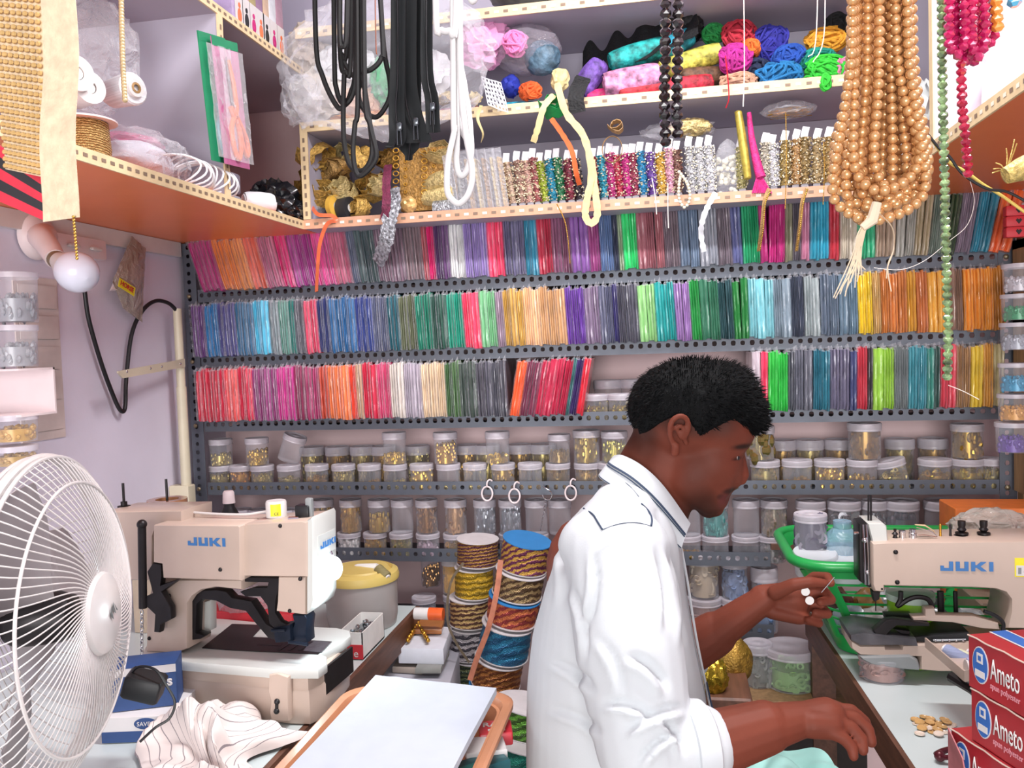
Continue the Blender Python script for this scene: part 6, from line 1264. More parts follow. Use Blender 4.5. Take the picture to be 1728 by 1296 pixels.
cards = [(868, 'gold and maroon striped', 'c8a890', 1), (882, 'black and peach striped', 'b08878', 1), (896, 'cream and rose striped', 'd8a898', 1), (909, 'red and cream striped', 'a85858', 1), (922, 'lime', 'a8b832', 0), (936, 'turquoise', '2090b0', 0), (950, 'emerald', '1c7848', 0), (965, 'maroon', '8c2840', 0), (979, 'dark brown', '2c2028', 0), (1006, 'brick red', 'a83440', 0), (1021, 'teal blue', '2898b0', 0), (1034, 'magenta', 'b82c78', 0), (1048, 'crimson', 'b82c48', 0), (1061, 'fuchsia', 'c82c84', 0), (1073, 'wine', '98304c', 0), (1087, 'bright blue', '1c84b4', 0), (1103, 'violet', '6c409c', 0), (1118, 'golden yellow', 'd8a83c', 0), (1132, 'baby pink', 'e8a8c0', 0), (1146, 'chocolate', '7c5044', 0), (1168, 'silver', 'c4c4c8', 0), (1183, 'silver white', 'd0d0d4', 0), (1200, 'white lace', 'dcdce2', 0), (1253, 'lime gold', 'b8b070', 0), (1290, 'pale silver', 'c8c0b0', 0), (1306, 'pure white', 'e0e0e6', 0), (1324, 'old gold', 'a88c4c', 0), (1342, 'copper gold', 'b88c54', 0), (1358, 'antique gold', 'a08450', 0), (1378, 'beige twisted', 'b89c6c', 0), (1398, 'tan gold', 'b08c50', 0), (1416, 'bronze', '94703c', 0)]
for k, (px, nm, cc, st_) in enumerate(cards):
    y = 2.085; x = AY(px, 335-(px-860)*.085, y).x
    t = thing('trim_card', (x, y, ZA), f'card wound with {nm} beaded trim on the middle shelf', 'trim card')
    for me, n_ in zip(CM[(k % 2)*2+(1 if st_ else 0)], ('beaded_winding', 'card')):
        o = bpy.data.objects.new(n_, me); COL.objects.link(o); o.parent = t; o.color = lin(cc)
    t.rotation_euler = (0, math.radians(-7+9*(px-860)/560+rnd.uniform(-1.5, 1.5)), rnd.uniform(-.3, .3)); t.scale = (1.5, 1.1, rnd.uniform(1.0, 1.1))
PEARL = pm('ivory_pearl', 'e8e2cc', .2, .05, var=.05, coat=.8)
mb = MB(); r = random.Random(3)
for k in range(70): a = r.uniform(0, 2*PI); mb.ball(AY(1228, 300, 2.10)+Vector((.028*math.cos(a)*r.uniform(.6, 1), .016*math.sin(a), r.uniform(-.045, .05))), .0062, 8, 6)
t = thing('pearl_bag', AY(1228, 320, 2.1), 'clear bag stuffed with ivory pearl strands on the middle shelf', 'bag'); mb.build('pearls', PEARL, t)['kind'] = 'stuff'; blob('bag_film', AY(1228, 292, 2.10), (.036, .024, .075), FILM, t, seed=33, amp=.14, sub=3)
t = thing('pink_tassel', AY(1272, 300, 2.07), 'long magenta trim hank standing slanted among the trim cards', 'trim'); MG = pm('magenta_cord', 'd82c84', .6, var=.2, scale=90, bump=.6)
MB().tube(smoothpath([AY(1264, 190, 2.06), AY(1268, 230, 2.06), AY(1276, 270, 2.05), AY(1284, 300, 2.045)]), [.005+.0004*i for i in range(19)], 10).build('hank', MG, t)
mb = MB(); [mb.tube([AY(1280, 290, 2.045), AY(1270+k*4, 326, 2.035)], .0022, 5) for k in range(9)]; mb.build('fringe', MG, t)
lroll(AY(1246, 190, 2.07), AY(1262, 300, 2.05), .010, pm('yellow_gold_foil', 'c8b450', .35, .4, var=.2, scale=80), 'yellow gold wrapped stick left of the magenta hank', 'trim_stick', 'trim', seed=5)
BEIGEC = pm('natural_raffia', 'b8905c', .6, var=.2, scale=80, bump=.5)
coil(AY(1040, 212, 2.05), .020, .02, BEIGEC, 2, 'tan ribbon bow standing above the trim cards', seed=50, nm='ribbon_bow', cat='bow')
c = AY(1033, 252, 2.03); tag(MB().tube([c+Vector((.024*math.cos(a), .004*math.sin(a), .032*math.sin(a))) for a in [2*PI*k/30 for k in range(30)]], .0028, 6, closed=True, flat=.4).build('ribbon_loop', BEIGEC), 'open tan ribbon ring hanging in front of the trim cards', 'ribbon')
t = thing('gold_net_bag', AY(1160, 215, 2.12), 'clear bag of gold netting lying across the trim cards', 'bag'); blob('netting', AY(1165, 216, 2.11), (.05, .03, .022), GL[2], t, seed=8, amp=.18, sub=4); blob('bag_film', AY(1145, 222, 2.12), (.09, .03, .024), FILM, t, seed=9, amp=.2, sub=3)
t = thing('gold_pin_bag', AY(1330, 190, 2.10), 'clear bag of thin gold pins lying on the trim cards', 'bag'); mb = MB(); r = random.Random(8)
for k in range(60): p = AY(1330, 190, 2.10)+Vector((r.uniform(-.035, .035), r.uniform(-.02, .02), r.uniform(-.008, .008))); mb.tube([p-Vector((.02, 0, r.uniform(-.006, .006))), p+Vector((.02, r.uniform(-.01, .01), r.uniform(-.006, .006)))], .001, 4)
mb.build('gold_pins', GOLD, t)['kind'] = 'stuff'; blob('bag_film', AY(1330, 186, 2.10), (.062, .03, .020), FILM, t, seed=19, amp=.2, sub=3)
# dangling pieces below the board
def strand(pts, r, m, nm='bead_strand', kind='ball', gap=1.95, label=None, cat='bead strand', group=None, parent=None, seg=8, vary=0):
    P = smoothpath(pts, 24); mb = MB(); acc = 0; last = P[0]; nxt = 0; rr = random.Random(len(pts)*7+int(r*1e5))
    for i in range(1, len(P)):
        a, b = P[i-1], P[i]; L = (b-a).length
        while nxt <= acc+L and L > 0:
            p = a.lerp(b, (nxt-acc)/L); d = (b-a).normalized(); u, v, d = frame(d); X = Matrix((u, v, d)).transposed()
            q = r*(1+rr.uniform(-vary, vary))
            if kind == 'ball': mb.ball(p, q, seg, seg-2)
            else: mb.gem(p, q, X @ Matrix.Rotation(rr.uniform(0, 1), 3, 'Z'))
            nxt += r*gap
        acc += L
    return tag(mb.build(nm, m, parent, smooth=(kind == 'ball'), ang=80), label, cat if parent is None else None, group)
GB = pm('gold_bead', 'd8ac54', .25, .8, var=.1)
strand([AY(940, 345, 2.03), AY(952, 370, 2.02), AY(958, 400, 2.02), AY(962, 445, 2.05)], .0018, GB, label='fine gold chain dangling over the plum packets')
SCAL = pm('cream_scalloped', 'dcc890', .6, var=.12, scale=60)
tag(ribbon([AY(940, 140, 2.0), AY(955, 190, 1.98), AY(985, 230, 1.98), AY(998, 290, 1.98), AY(990, 340, 1.98), AY(988, 365, 1.98), AY(998, 377, 1.98), AY(1008, 362, 1.98), AY(1004, 320, 1.985), AY(998, 270, 1.99)], .013, SCAL, 'scalloped_ribbon', scal=.4), 'cream scalloped ribbon hanging from the tied bundle past the trim cards', 'ribbon')
tag(ribbon([AY(935, 160, 2.0), AY(918, 180, 1.98), AY(908, 215, 1.98), AY(900, 240, 1.99)], .012, SCAL, 'scalloped_ribbon', scal=.4), 'short cream scalloped ribbon tail left of the tied bundle', 'ribbon')
ORC = pm('orange_velvet', 'ee6c34', .7, var=.15)
tag(ribbon([AY(930, 200, 2.0), AY(948, 225, 2.0), AY(965, 255, 2.0), AY(972, 290, 2.01), AY(978, 312, 2.03)], .010, ORC, 'orange_ribbon', scal=.3), 'orange ribbon falling over the maroon trim card', 'ribbon')
strand([AY(1146, 290, 2.03), AY(1160, 310, 2.02), AY(1164, 335, 2.02), AY(1155, 350, 2.02), AY(1146, 335, 2.02), AY(1146, 310, 2.02), AY(1150, 290, 2.04)], .0042, PEARL, label='small loop of ivory pearls hanging at the board edge')
lacestrip([AY(1208, 325, 2.02), AY(1196, 345, 2.01), AY(1186, 370, 2.01), AY(1183, 395, 2.03), AY(1188, 425, 2.05)], .008, WHITEC, 'white_lace', 'narrow white picot lace hanging over the pale grey packets', .8)
for px, lab in ((1284, 'left gold edged trim strip hanging over the emerald packets'), (1348, 'right gold edged trim strip hanging over the charcoal packets')):
    tag(ribbon([AY(px+14, 318, 2.02), AY(px+6, 340, 2.01), AY(px+2, 380, 2.02), AY(px-4, 424, 2.05)], .009, BEIGEC, 'gold_strip', tw=.5), lab, 'trim'); 
strand([AY(1300, 322, 2.005), AY(1291, 345, 2.0), AY(1288, 385, 2.005), AY(1282, 424, 2.03)], .0022, GB, label='gold beads edging the left hanging trim strip')
strand([AY(1362, 320, 2.005), AY(1355, 345, 2.0), AY(1350, 385, 2.005), AY(1344, 424, 2.03)], .0022, GB, label='gold beads edging the right hanging trim strip')
for px, y0, y1 in ((1326, 190, 352), (1390, 240, 345)): strand([AY(px, y0, 2.0), AY(px+1, (y0+y1)/2, 1.995), AY(px-1, y1, 2.01)], .0014, GB, label=f'very fine gold bead string hanging {"from the gold pin bag" if px < 1350 else "beside the tan gold card"}')
# ================================================================ upper board contents (z = 1.975)
ZC = 1.9755
def lacem(nm, col): return pm(nm, col, .65, var=.38, scale=55, bump=1.0, bscale=75)
lr = [((978, 165), (1012, 115), .030, '7a56b4', 'purple lace roll standing slanted beside the black lace'), ((1030, 106), (1120, 78), .028, '24b4b0', 'teal lace roll lying above the pink roll'), ((1118, 84), (1165, 62), .026, '22a8c8', 'sky blue lace roll behind the black bead strands'), ((1020, 145), (1112, 128), .034, 'f0a0cc', 'pink lace roll with a scalloped end'), ((1115, 120), (1215, 88), .027, 'e8e060', 'pale yellow lace roll right of the black beads'), ((990, 176), (1045, 170), .018, 'e82c7c', 'magenta lace roll lowest on the left'), ((1045, 170), (1115, 160), .022, 'dc2c3c', 'red lace roll under the pink roll'), ((1120, 162), (1200, 152), .024, 'c8243c', 'crimson dotted lace roll under the brown one'), ((1150, 130), (1218, 128), .024, '6c4a34', 'brown embossed ribbon roll under the yellow roll')]
for k, (a, b, r, cc, lab) in enumerate(lr):
    y = 2.10 if a[1] > 130 else 2.14; A_, B_ = AY(a[0], a[1], y), AY(b[0], b[1], y+.02); dz = max(0, ZC+r*.9-min(A_.z, B_.z)); A_.z += dz if a[1] > 155 else 0; B_.z += dz if a[1] > 155 else 0
    lroll(A_, B_, r, lacem('lace_%d' % k, cc), lab, seed=k, ragged=.2)
BLK = pm('black_lace', '0a0b10', .7, var=.3, scale=50, bump=.8)
def blf(u, v):
    p = AY(985, 120, 2.22).lerp(AY(1175, 40, 2.20), u); return p+Vector((0, -.10*v*(.6+.4*u), .05-.11*v+.018*math.sin(u*26)*(1-v)+.01*noise.noise(Vector((u*8, v*4, 3)))))
tag(MB().sheet(blf, 60, 10, .0015).build('black_lace', BLK), 'large black ruffled lace draped behind the coloured lace rolls', 'lace')
tag(blob('black_lace_bundle', AY(1150, 45, 2.2), (.05, .04, .05), BLK, seed=4, amp=.3, sub=4), 'black lace bundle above the sky blue roll', 'lace')
lacestrip([AY(985, 130, 2.03), AY(972, 160, 2.0), AY(975, 190, 2.0)], .035, BLK, 'black_lace', 'black lace end hanging beside the green ribbon bunch', .15)
def yarn(c, R_, m, label, seed, n=7, tr=.0034, amp=.75, nm='yarn_bundle', zmin=None):
    r = random.Random(seed); c = Vector(c); mb = MB()
    for i in range(n):
        pts = []; ph = [r.uniform(0, 6.28) for _ in range(4)]; f1, f2 = r.uniform(2.5, 5), r.uniform(3, 6); k = r.uniform(.75, 1.0)
        for j in range(22):
            t = j/22*2*PI; d = Vector((math.sin(t*f1/3+ph[0])+.35*math.sin(t*f2+ph[1]), -abs(math.cos(t+ph[2]))*.9-.1, math.cos(t*f2/3+ph[3])+.35*math.sin(t*f1+ph[0]))).normalized()*k
            q = c+Vector((d.x*R_[0], d.y*R_[1], d.z*R_[2]))
            if zmin: q.z = max(q.z, zmin+tr)
            pts.append(q)
        mb.tube(smoothpath(pts, 3), tr*(1+.2*math.sin(i)), 6)
    mb.ball(c, 1, 12, 9, (R_[0]*.8, R_[1]*.8, R_[2]*.8))
    return tag(mb.build(nm, m), label, 'yarn')
ya = [((1203, 60), .022, .020, '1e8c44', 'dark green yarn bundle beside the yellow lace roll', .14), ((1246, 66), .034, .036, 'b8283c', 'red looped yarn bundle above the magenta one', .12), ((1266, 84), .018, .018, 'f07830', 'orange yarn peeking right of the red bundle', .10), ((1240, 102), .034, .030, 'c02c94', 'magenta yarn bundle under the red one', .08), ((1300, 74), .036, .038, '30309c', 'navy violet yarn bundle left of the blue ones', .12), ((1276, 122), .028, .024, '1c2848', 'very dark navy yarn bundle above the beige one', .10), ((1330, 98), .032, .024, '2454b4', 'royal blue yarn bundle beneath the violet one', .10), ((1314, 130), .040, .026, '2078b4', 'azure yarn bundle at the shelf front', .07), ((1244, 144), .036, .019, 'd4a488', 'beige coiled yarn bundle at the shelf front', .07), ((1392, 72), .040, .026, 'f4ac34', 'yolk yellow yarn bundle behind the green ones', .14), ((1378, 103), .034, .022, '149080', 'teal yarn loops left of the bright green yarn', .10), ((1394, 124), .042, .028, '38cc3c', 'bright green yarn bundle spilling over the shelf edge', .07), ((1424, 128), .020, .026, 'f08cb4', 'pink yarn bundle beside the gold pearl strands', .07), ((1412, 52), .024, .032, '1a1a1c', 'black yarn bundle above the yellow one', .16)]
for k, ((px, py), rx, rz, cc, lab, dy) in enumerate(ya):
    c = AY(px, py, 2.05+dy); c.z = max(c.z, ZC+rz*1.2); yarn(c, (rx*1.42, .04, rz*1.35), pm('yarn_%d' % k, cc, .85, var=.2, scale=80, bump=.4), lab, k, zmin=ZC)
tag(MB().tube(smoothpath([AY(1224, 95, 2.03), AY(1228, 130, 2.02), AY(1230, 165, 2.02), AY(1225, 182, 2.03)]), .003, 6, flat=.5).build('red_ribbon', pm('red_ribbon', 'd42438', .5)), 'thin red ribbon hanging over the shelf edge left of beige yarn', 'ribbon')
yarn(AY(1394, 140, 2.03), (.012, .01, .02), pm('yarn_hang', '38cc3c', .85, var=.2), 'bright green yarn loop hanging below the shelf edge', 77, n=2)
yarn(AY(896, 155, 2.09), (.032, .03, .024), pm('orange_lace', 'f06428', .8, var=.2, bump=.8), 'orange lace bundle left of the tied cream bundle', 81, n=9)
lroll(AY(852, 182, 2.09), AY(905, 180, 2.09), .014, lacem('cyan_lace', '20a4c4'), 'cyan lace roll under the orange bundle', seed=21)
tag(blob('royal_blue_cloth', AY(862, 146, 2.12), (.024, .03, .026), pm('royal_cloth', '2434a4', .7, bump=.4), seed=3, amp=.25, sub=3), 'royal blue cloth bundle beside the orange lace', 'cloth')
tag(blob('tied_bundle', AY(945, 135, 2.08), (.022, .02, .028), SCAL, seed=13, amp=.3, sub=3), 'cream tied trim bundle above the green ribbon bunch', 'trim bundle')
coil(AY(935, 180, 2.03), .032, .03, pm('green_ribbon', '1c9c50', .6, var=.15, scale=50), 2.6, 'bright green ribbon bunch hanging over the shelf edge', 'ribbon', seed=61, nm='green_ribbon')
lroll(AY(745, 192, 2.08), AY(822, 188, 2.08), .014, lacem('magenta_roll', 'b42c6c'), 'magenta wrapped roll lying under the white eyelet lace', seed=23)
coil(AY(752, 165, 2.09), .022, .02, GL[2], 2, 'cream gold trim behind the white cords', seed=71); coil(AY(800, 165, 2.08), .020, .02, SCAL, 2, 'cream ribbon twist under the eyelet lace', seed=72, cat='ribbon', nm='cream_ribbon')
def eyelet():
    mb = MB(); A_, B_, C_ = AY(812, 128, 2.04), AY(846, 140, 2.03), AY(824, 178, 2.02); U = (B_-A_); V = (C_-A_); n = 6
    for i in range(n):
        for j in range(n):
            P = [A_+U*((i+a)/n)+V*((j+b)/n)+Vector((0, .004*math.sin(i+j), 0)) for a, b in ((0, 0), (1, 0), (1, 1), (0, 1))]; c = (P[0]+P[2])/2; Q = [c+(p-c)*.5 for p in P]
            o = P+Q; mb.add(o+[q+Vector((0, .001, 0)) for q in o], [f for k in range(4) for f in ((k, (k+1) % 4, 4+(k+1) % 4, 4+k), (8+(k+1) % 4, 8+k, 12+k, 12+(k+1) % 4))])
    return mb
tag(eyelet().build('eyelet_lace', WHITEC, smooth=False), 'white eyelet lace flap below the big clear bag', 'lace')
tag(ribbon([AY(812, 178, 2.02), AY(806, 200, 2.0), AY(815, 225, 2.0), AY(812, 240, 2.01)], .008, SCAL, 'gold_ribbon', tw=2), 'pale gold ribbon twist hanging off the shelf edge', 'ribbon')
# big clear bags
BAG = clear('big_bag_film', 'eeeef6', .10, 1.0, 12, rough=.08, edge=.35)
t = thing('clear_bag', AY(650, 200, 2.0), 'large crinkled clear plastic bag hanging behind the black cords', 'bag')
blob('bag_film', AY(650, 105, 1.97), (.26, .09, .17), BAG, t, seed=2, amp=.16, fs=2.0, sub=5)
for nm, px, py, r, cc in (('cream_bundle', 545, 165, (.07, .04, .055), 'ded6cc'), ('white_bundle', 580, 120, (.06, .04, .05), 'd8dadd'), ('tan_bundle', 600, 175, (.05, .03, .03), 'd8b49c'), ('green_cloth', 645, 140, (.022, .03, .045), '38a468'), ('orange_strip', 600, 198, (.06, .02, .012), 'd89450'), ('beige_bundle', 520, 85, (.04, .03, .05), 'c0b2a4'), ('grey_white_bundle', 720, 130, (.05, .03, .05), 'dcdce0'), ('pink_bundle', 815, 70, (.05, .03, .05), 'e4a0cc')):
    r = [q*1.3 for q in r]; tag(blob(nm, AY(px, py, 2.10), r, pm(nm+'_cloth', cc, .7, var=.12, bump=.4), seed=px, amp=.3, sub=4), f'{nm.replace("_", " ")} seen through the large clear bag', 'bundle')
blob('bag_neck', AY(508, 170, 1.98), (.05, .03, .06), BAG, t, seed=7, amp=.3, sub=4)
t = thing('dark_bag', AY(895, 130, 2.1), 'clear bag holding pink wool and a grey blue yarn ball', 'bag')
blob('bag_film', AY(890, 85, 2.12), (.085, .06, .062), clear('smoke_film', 'b8b0bc', .22, .8, 25), t, seed=17, amp=.08, sub=4)
blob('yarn_ball', AY(915, 98, 2.10), (.045, .035, .042), pm('slate_wool', '5c7c92', .5, var=.3, scale=40, bump=.6), t, seed=18, amp=.1); yarn(AY(870, 75, 2.08), (.035, .03, .035), pm('pink_wool', 'f088c0', .8), None, 90, n=6, nm='pink_wool'); o = bpy.data.objects['pink_wool']; tag(o, 'pink wool at the left side of the grey blue yarn ball', 'wool')
# top shelf dark packs
for k, (px, wd) in enumerate(((880, .09), (985, .10), (1065, .06))):
    tag(blob('fabric_pack', AY(px, -6, 2.14)+Vector((0, 0, 0)), (wd*.9, .05, .03), pm('pack_%d' % k, ['6c6c5c', '7c7468', '6c5a64'][k], .35, var=.3, scale=30, coat=.5), seed=k+60, amp=.1, sub=3, fl=2.213), ['olive grey', 'taupe', 'plum grey'][k]+' plastic wrapped fabric pack on the highest shelf', 'pack')
# ================================================================ left cabinet contents
ZL_ = ZB+.0205
XL = -1.02
q = AX(213, 166, -1.05); u3 = Vector((.75, -.5, .1))
q.z = ZL_+.1; 
t = cone(AX(185, 160, -1.02), (.8, -.25, .0), .026, .030, .075, 'f2f0f4', 'large white thread cone lying on the left cabinet board')
MB().lathe([(.006, .073), (.010, .0755), (.006, .0762)], 16, X=Matrix.Translation(AX(185, 160, -1.02)) @ Vector((0, 0, 1)).rotation_difference(Vector((.8, -.25, 0))).to_matrix().to_4x4(), cap=False).build('core_ring', BEIGEC, t)
for k, (px, py, r, lab) in enumerate(((118, 128, .030, 'white thread reel seen edge-on at the left cabinet front'), (140, 152, .028, 'white reel with pale stamped end behind the cream mesh ribbon'))):
    c = AX(px, py, -1.0); roll(c, (.9, -.4, 0), r, .05, WHITEP, CARD, lab, 'reel')
c = AX(142, 218, -1.0); t = thing('gold_cord_reel', c, 'reel of twisted gold cord beside the cream mesh ribbon', 'reel')
Xr = Matrix.Translation((c.x, c.y, ZL_)); MB().lathe([(0, .004), (.040, .004), (.043, .03), (.040, .075), (0, .075)], 26, X=Xr).build('wound_cord', reelmat('gold_cord_w', 'd8b878', '8c6c3c', 300, .5), t)
for z in (0, .076): MB().lathe([(0, z), (.055, z), (.055, z+.003), (0, z+.003)], 30, X=Xr).build('disc', PINKP, t)
BAG2 = clear('cabinet_bag_film', 'eeeef4', .16, 1.0, 22, rough=.1, edge=.4)
tag(blob('clear_bag', AX(165, 95, -1.12), (.08, .07, .11), BAG2, seed=23, amp=.2, sub=4), 'upright clear bag behind the white thread cone', 'bag')
t = thing('cord_bag', AX(240, 270, -1.03), 'clear bag of white cord hanks on the left cabinet board', 'bag')
c = AX(225, 232, -1.05); blob('bag_film', (c.x, c.y, ZL_+.058), (.10, .12, .062), BAG2, t, seed=24, amp=.14, sub=4, fl=ZL_+.001)
blob('white_goods', (c.x, c.y-.01, ZL_+.052), (.075, .09, .042), pm('white_goods', 'e2e0ec', .7, var=.05), t, seed=25, amp=.1, ridge=False, fl=ZL_+.001)
blob('pink_goods', (c.x-.01, c.y, ZL_+.092), (.06, .07, .018), pm('pink_goods', 'cc6c94', .6, var=.1), t, seed=26, amp=.1)
CORDW = pm('white_cord', 'f2f2f6', .6, var=.05, scale=90)
for k in range(11):
    c = AX(298+k*7, 268+k*4.0, -.955); tag(MB().tube([Vector((c.x+.045*math.cos(a), c.y+.012*math.sin(a*2+k)+.010*math.cos(a), ZL_+.034+.030*math.sin(a))) for a in [2*PI*j/24 for j in range(24)]], .0022, 6, closed=True).build('cord_loop', CORDW), 'white elastic cord loop in the hank spilling from the clear bag', 'cord', 'white cord loops on the left cabinet board')
TEALP = pm('teal_plastic', '1c8ca0', .35, coat=.3)
c = AX(300, 205, -1.06); tag(MB().tube([Vector((c.x+.028*math.cos(a), c.y+.04*math.sin(a), c.z+.0)) for a in [2*PI*j/20 for j in range(20)]], .005, 8, closed=True).bx(c.x-.02, c.x+.03, c.y-.03, c.y+.08, c.z-.008, c.z-.004).build('tape_ring', TEALP), 'teal ring on a grey card lying on the clear bag', 'ring')
# packaged scissors hung on the divider
CG = pm('green_card', '1f8c60', .5, var=.06); CP = pm('pink_card', 'c06c98', .5, var=.1); ORP = pm('orange_handle', 'f47840', .35, coat=.4); STL = pm('scissor_steel', 'b8b8bc', .25, .9)
def scissors(px, dpx, hcol, card, label, yo):
    P = lambda x, y, o=0: AX(x+dpx, y, -.9+o)
    a, b, c_, d_ = P(356, 60), P(400, 73), P(422, 286), P(380, 276)
    t = thing('scissors_pack', P(390, 70), label, 'scissors')
    mb = MB(); nrm = Vector((1, 0, 0)); vs = [a, b, c_, d_]; mb.add(vs+[v-Vector((.002, 0, 0)) for v in vs], [(3, 2, 1, 0), (4, 5, 6, 7), (0, 1, 5, 4), (1, 2, 6, 5), (2, 3, 7, 6), (3, 0, 4, 7)]); mb.build('backing_card', card, t, smooth=False)
    a2, b2 = a+(d_-a)*.07, b+(c_-b)*.07; vs = [a+Vector((.0005, 0, 0)), b+Vector((.0005, 0, 0)), b2+Vector((.0005, 0, 0)), a2+Vector((.0005, 0, 0))]; MB().add(vs, [(3, 2, 1, 0)]).build('header_strip', CG, t, smooth=False)
    L = lambda u, v, o=.004: (a.lerp(b, u)).lerp(d_.lerp(c_, u), v)+Vector((o, 0, 0))
    MB().tube([L(.42, .14), L(.45, .30), L(.50, .52)], [.002, .005, .006], 8, flat=.3).build('blade', STL, t)
    mb = MB().tube([L(.50, .16), L(.60, .34), L(.62, .52), L(.55, .60)], [.004, .006, .006, .007], 8).tube([L(.38, .53), L(.47, .60)], .006, 8)
    mb.tube(smoothpath([L(.50, .60), L(.34, .70), L(.36, .86), L(.50, .94), L(.62, .86), L(.62, .72), L(.55, .62)]), .0055, 8)
    mb.tube(smoothpath([L(.55, .58), L(.72, .66), L(.90, .76), L(.93, .86), L(.84, .90), L(.72, .82), L(.64, .68)]), .0055, 8); mb.build('handle', hcol, t)
    mb = MB(); mb.sheet(lambda u, v: L(.05+.9*u, .09+.88*v, .013+.003*noise.noise(Vector((u*4, v*7, dpx)))), 8, 12, .0005).build('blister', clear('blister_%d' % dpx, 'f0f0f4', .05, .3, 60), t); return t
scissors(0, 0, ORP, CP, 'orange handled scissors in a blister pack hung on the cabinet divider', 0)
t = scissors(0, -1, TEALP, CG, 'teal handled scissors in a green pack behind the orange ones', 0)
for o in [t]+list(t.children):
    if o is t: o.matrix_basis = Matrix.Translation(Vector((-.012, -.028, .002))) @ o.matrix_basis
# second compartment: white roll, black bag, papers
c = AX(418, 322, -.99); lroll(Vector((c.x, c.y-.02, ZL_+.026)), Vector((c.x+.05, c.y+.03, ZL_+.026)), .026, pm('white_roll', 'ecebee', .5, var=.04), 'white plastic sheet roll right of the cabinet divider', seed=31, nm='sheet_roll', cat='roll')
BB = pm('black_bag', '1a1b20', .22, var=.2, coat=.6)
c = AX(462, 320, -1.0); tag(blob('black_bag', (c.x, c.y, ZL_+.05), (.06, .08, .055), BB, seed=41, amp=.35, fl=ZL_+.001), 'crumpled black plastic bag in the left cabinet corner', 'bag')
c = AX(495, 345, -.95); tag(blob('black_bag', (c.x, c.y, ZL_+.028), (.03, .045, .03), BB, seed=42, amp=.35, fl=ZL_+.001), 'small black plastic bag beside the gold lace pile', 'bag')
for k in range(2): tag(MB().bx(-1.15, -1.03, 1.80+.02*k, 1.93, ZL_+.0005+.055*k, ZL_+.05+.055*k, bev=.004).build('grey_carton', [GREYT, pm('slate_carton', '8c8494', .7)][k]), ['grey', 'slate'][k]+' carton in the dark corner behind the white roll', 'carton')
# packets standing on the upper board
for k, (px, cc, nm) in enumerate(((388, 'b49cc4', 'lilac'), (400, 'd8a8b0', 'rose'), (412, 'b0a068', 'olive'), (424, '9c7898', 'plum'), (434, 'e0c0a0', 'peach'), (446, 'e8ecf0', 'white'), (458, 'b890a0', 'mauve'))):
    q = AX(px, 60, -.97); t = thing('print_packet', (q.x, q.y, 2.127), f'{nm} cloth pack with printed wrapper on the upper cabinet board', 'packet')
    MB().bx(-1.05, -.945, q.y-.022, q.y+.022, 2.1272, 2.42, bev=.006).build('cloth', pm('pack_'+nm, cc, .45, var=.15, coat=.5, bump=.3), t)
    zz = 2.14; MB().bx(-.9445, -.9435, q.y-.018, q.y+.018, zz, zz+.07).build('printed_wrapper', WHITEP, t, smooth=False)
    MB().prism(el(0, .02, .009, .016), (1, 0, 0), 0, .0008, P=(-.9433, q.y, zz), U=(0, 1, 0), V=(0, 0, 1)).prism(el(0, .043, .005, .006), (1, 0, 0), 0, .0008, P=(-.9433, q.y, zz), U=(0, 1, 0), V=(0, 0, 1)).build('figure_print', [ORP, BLACKM, MG][k % 3], t, smooth=False)
# ================================================================ right cabinet contents
JUG = clear('jug_plastic', 'bcc6d6', .6, .3, 20, rough=.2, edge=.3)
for k, (px, py, X_, r, h, lab) in enumerate(((1668, 180, .60, .055, .20, 'cloudy plastic jar with blue printed label in the right cabinet'), (1640, 120, .72, .05, .26, 'tall clear plastic bottle behind the magenta crystals'))):
    q = AX(px, py, X_); t = thing('storage_bottle', (q.x, q.y, ZL_), lab, 'bottle')
    MB().lathe([(0, 0), (r, 0), (r, h*.75), (r*.6, h*.9), (r*.5, h), (0, h)], 28, X=Matrix.Translation((q.x, q.y, ZL_))).build('body', JUG, t)
    if k == 0:
        MB().grid(lambda u, v: Vector((q.x-(r+.001)*math.sin(.4+1.5*u), q.y-(r+.001)*math.cos(.4+1.5*u), ZL_+.03+.07*v)), 10, 2).build('label', pm('pale_blue_label', 'b8c0dc', .5, var=.15), t)
q = AX(1712, 120, .60); roll(Vector((q.x, q.y, ZL_+.05)), (.1, .2, 1), .05, .10, pm('white_cord_reel', 'f2f0ee', .6, var=.04, bump=.5, stretch=(1, 1, 20)), CARD, 'big white cord reel in the right cabinet at the frame edge', 'reel')
q = AX(1700, 50, .62); tag(blob('clear_bag', (q.x, q.y, q.z), (.08, .08, .10), BAG2, seed=51, amp=.2, sub=4), 'clear bag stacked over the big white reel', 'bag')
q = AY(1560, 195, 1.9); tag(blob('white_bag', (q.x+.01, 1.98, ZL_+.10), (.045, .08, .10), pm('white_poly', 'dfe6e4', .35, var=.05, coat=.3), seed=52, amp=.2, fl=ZL_+.001), 'pale grey plastic bag standing between pearls and green crystals', 'bag')
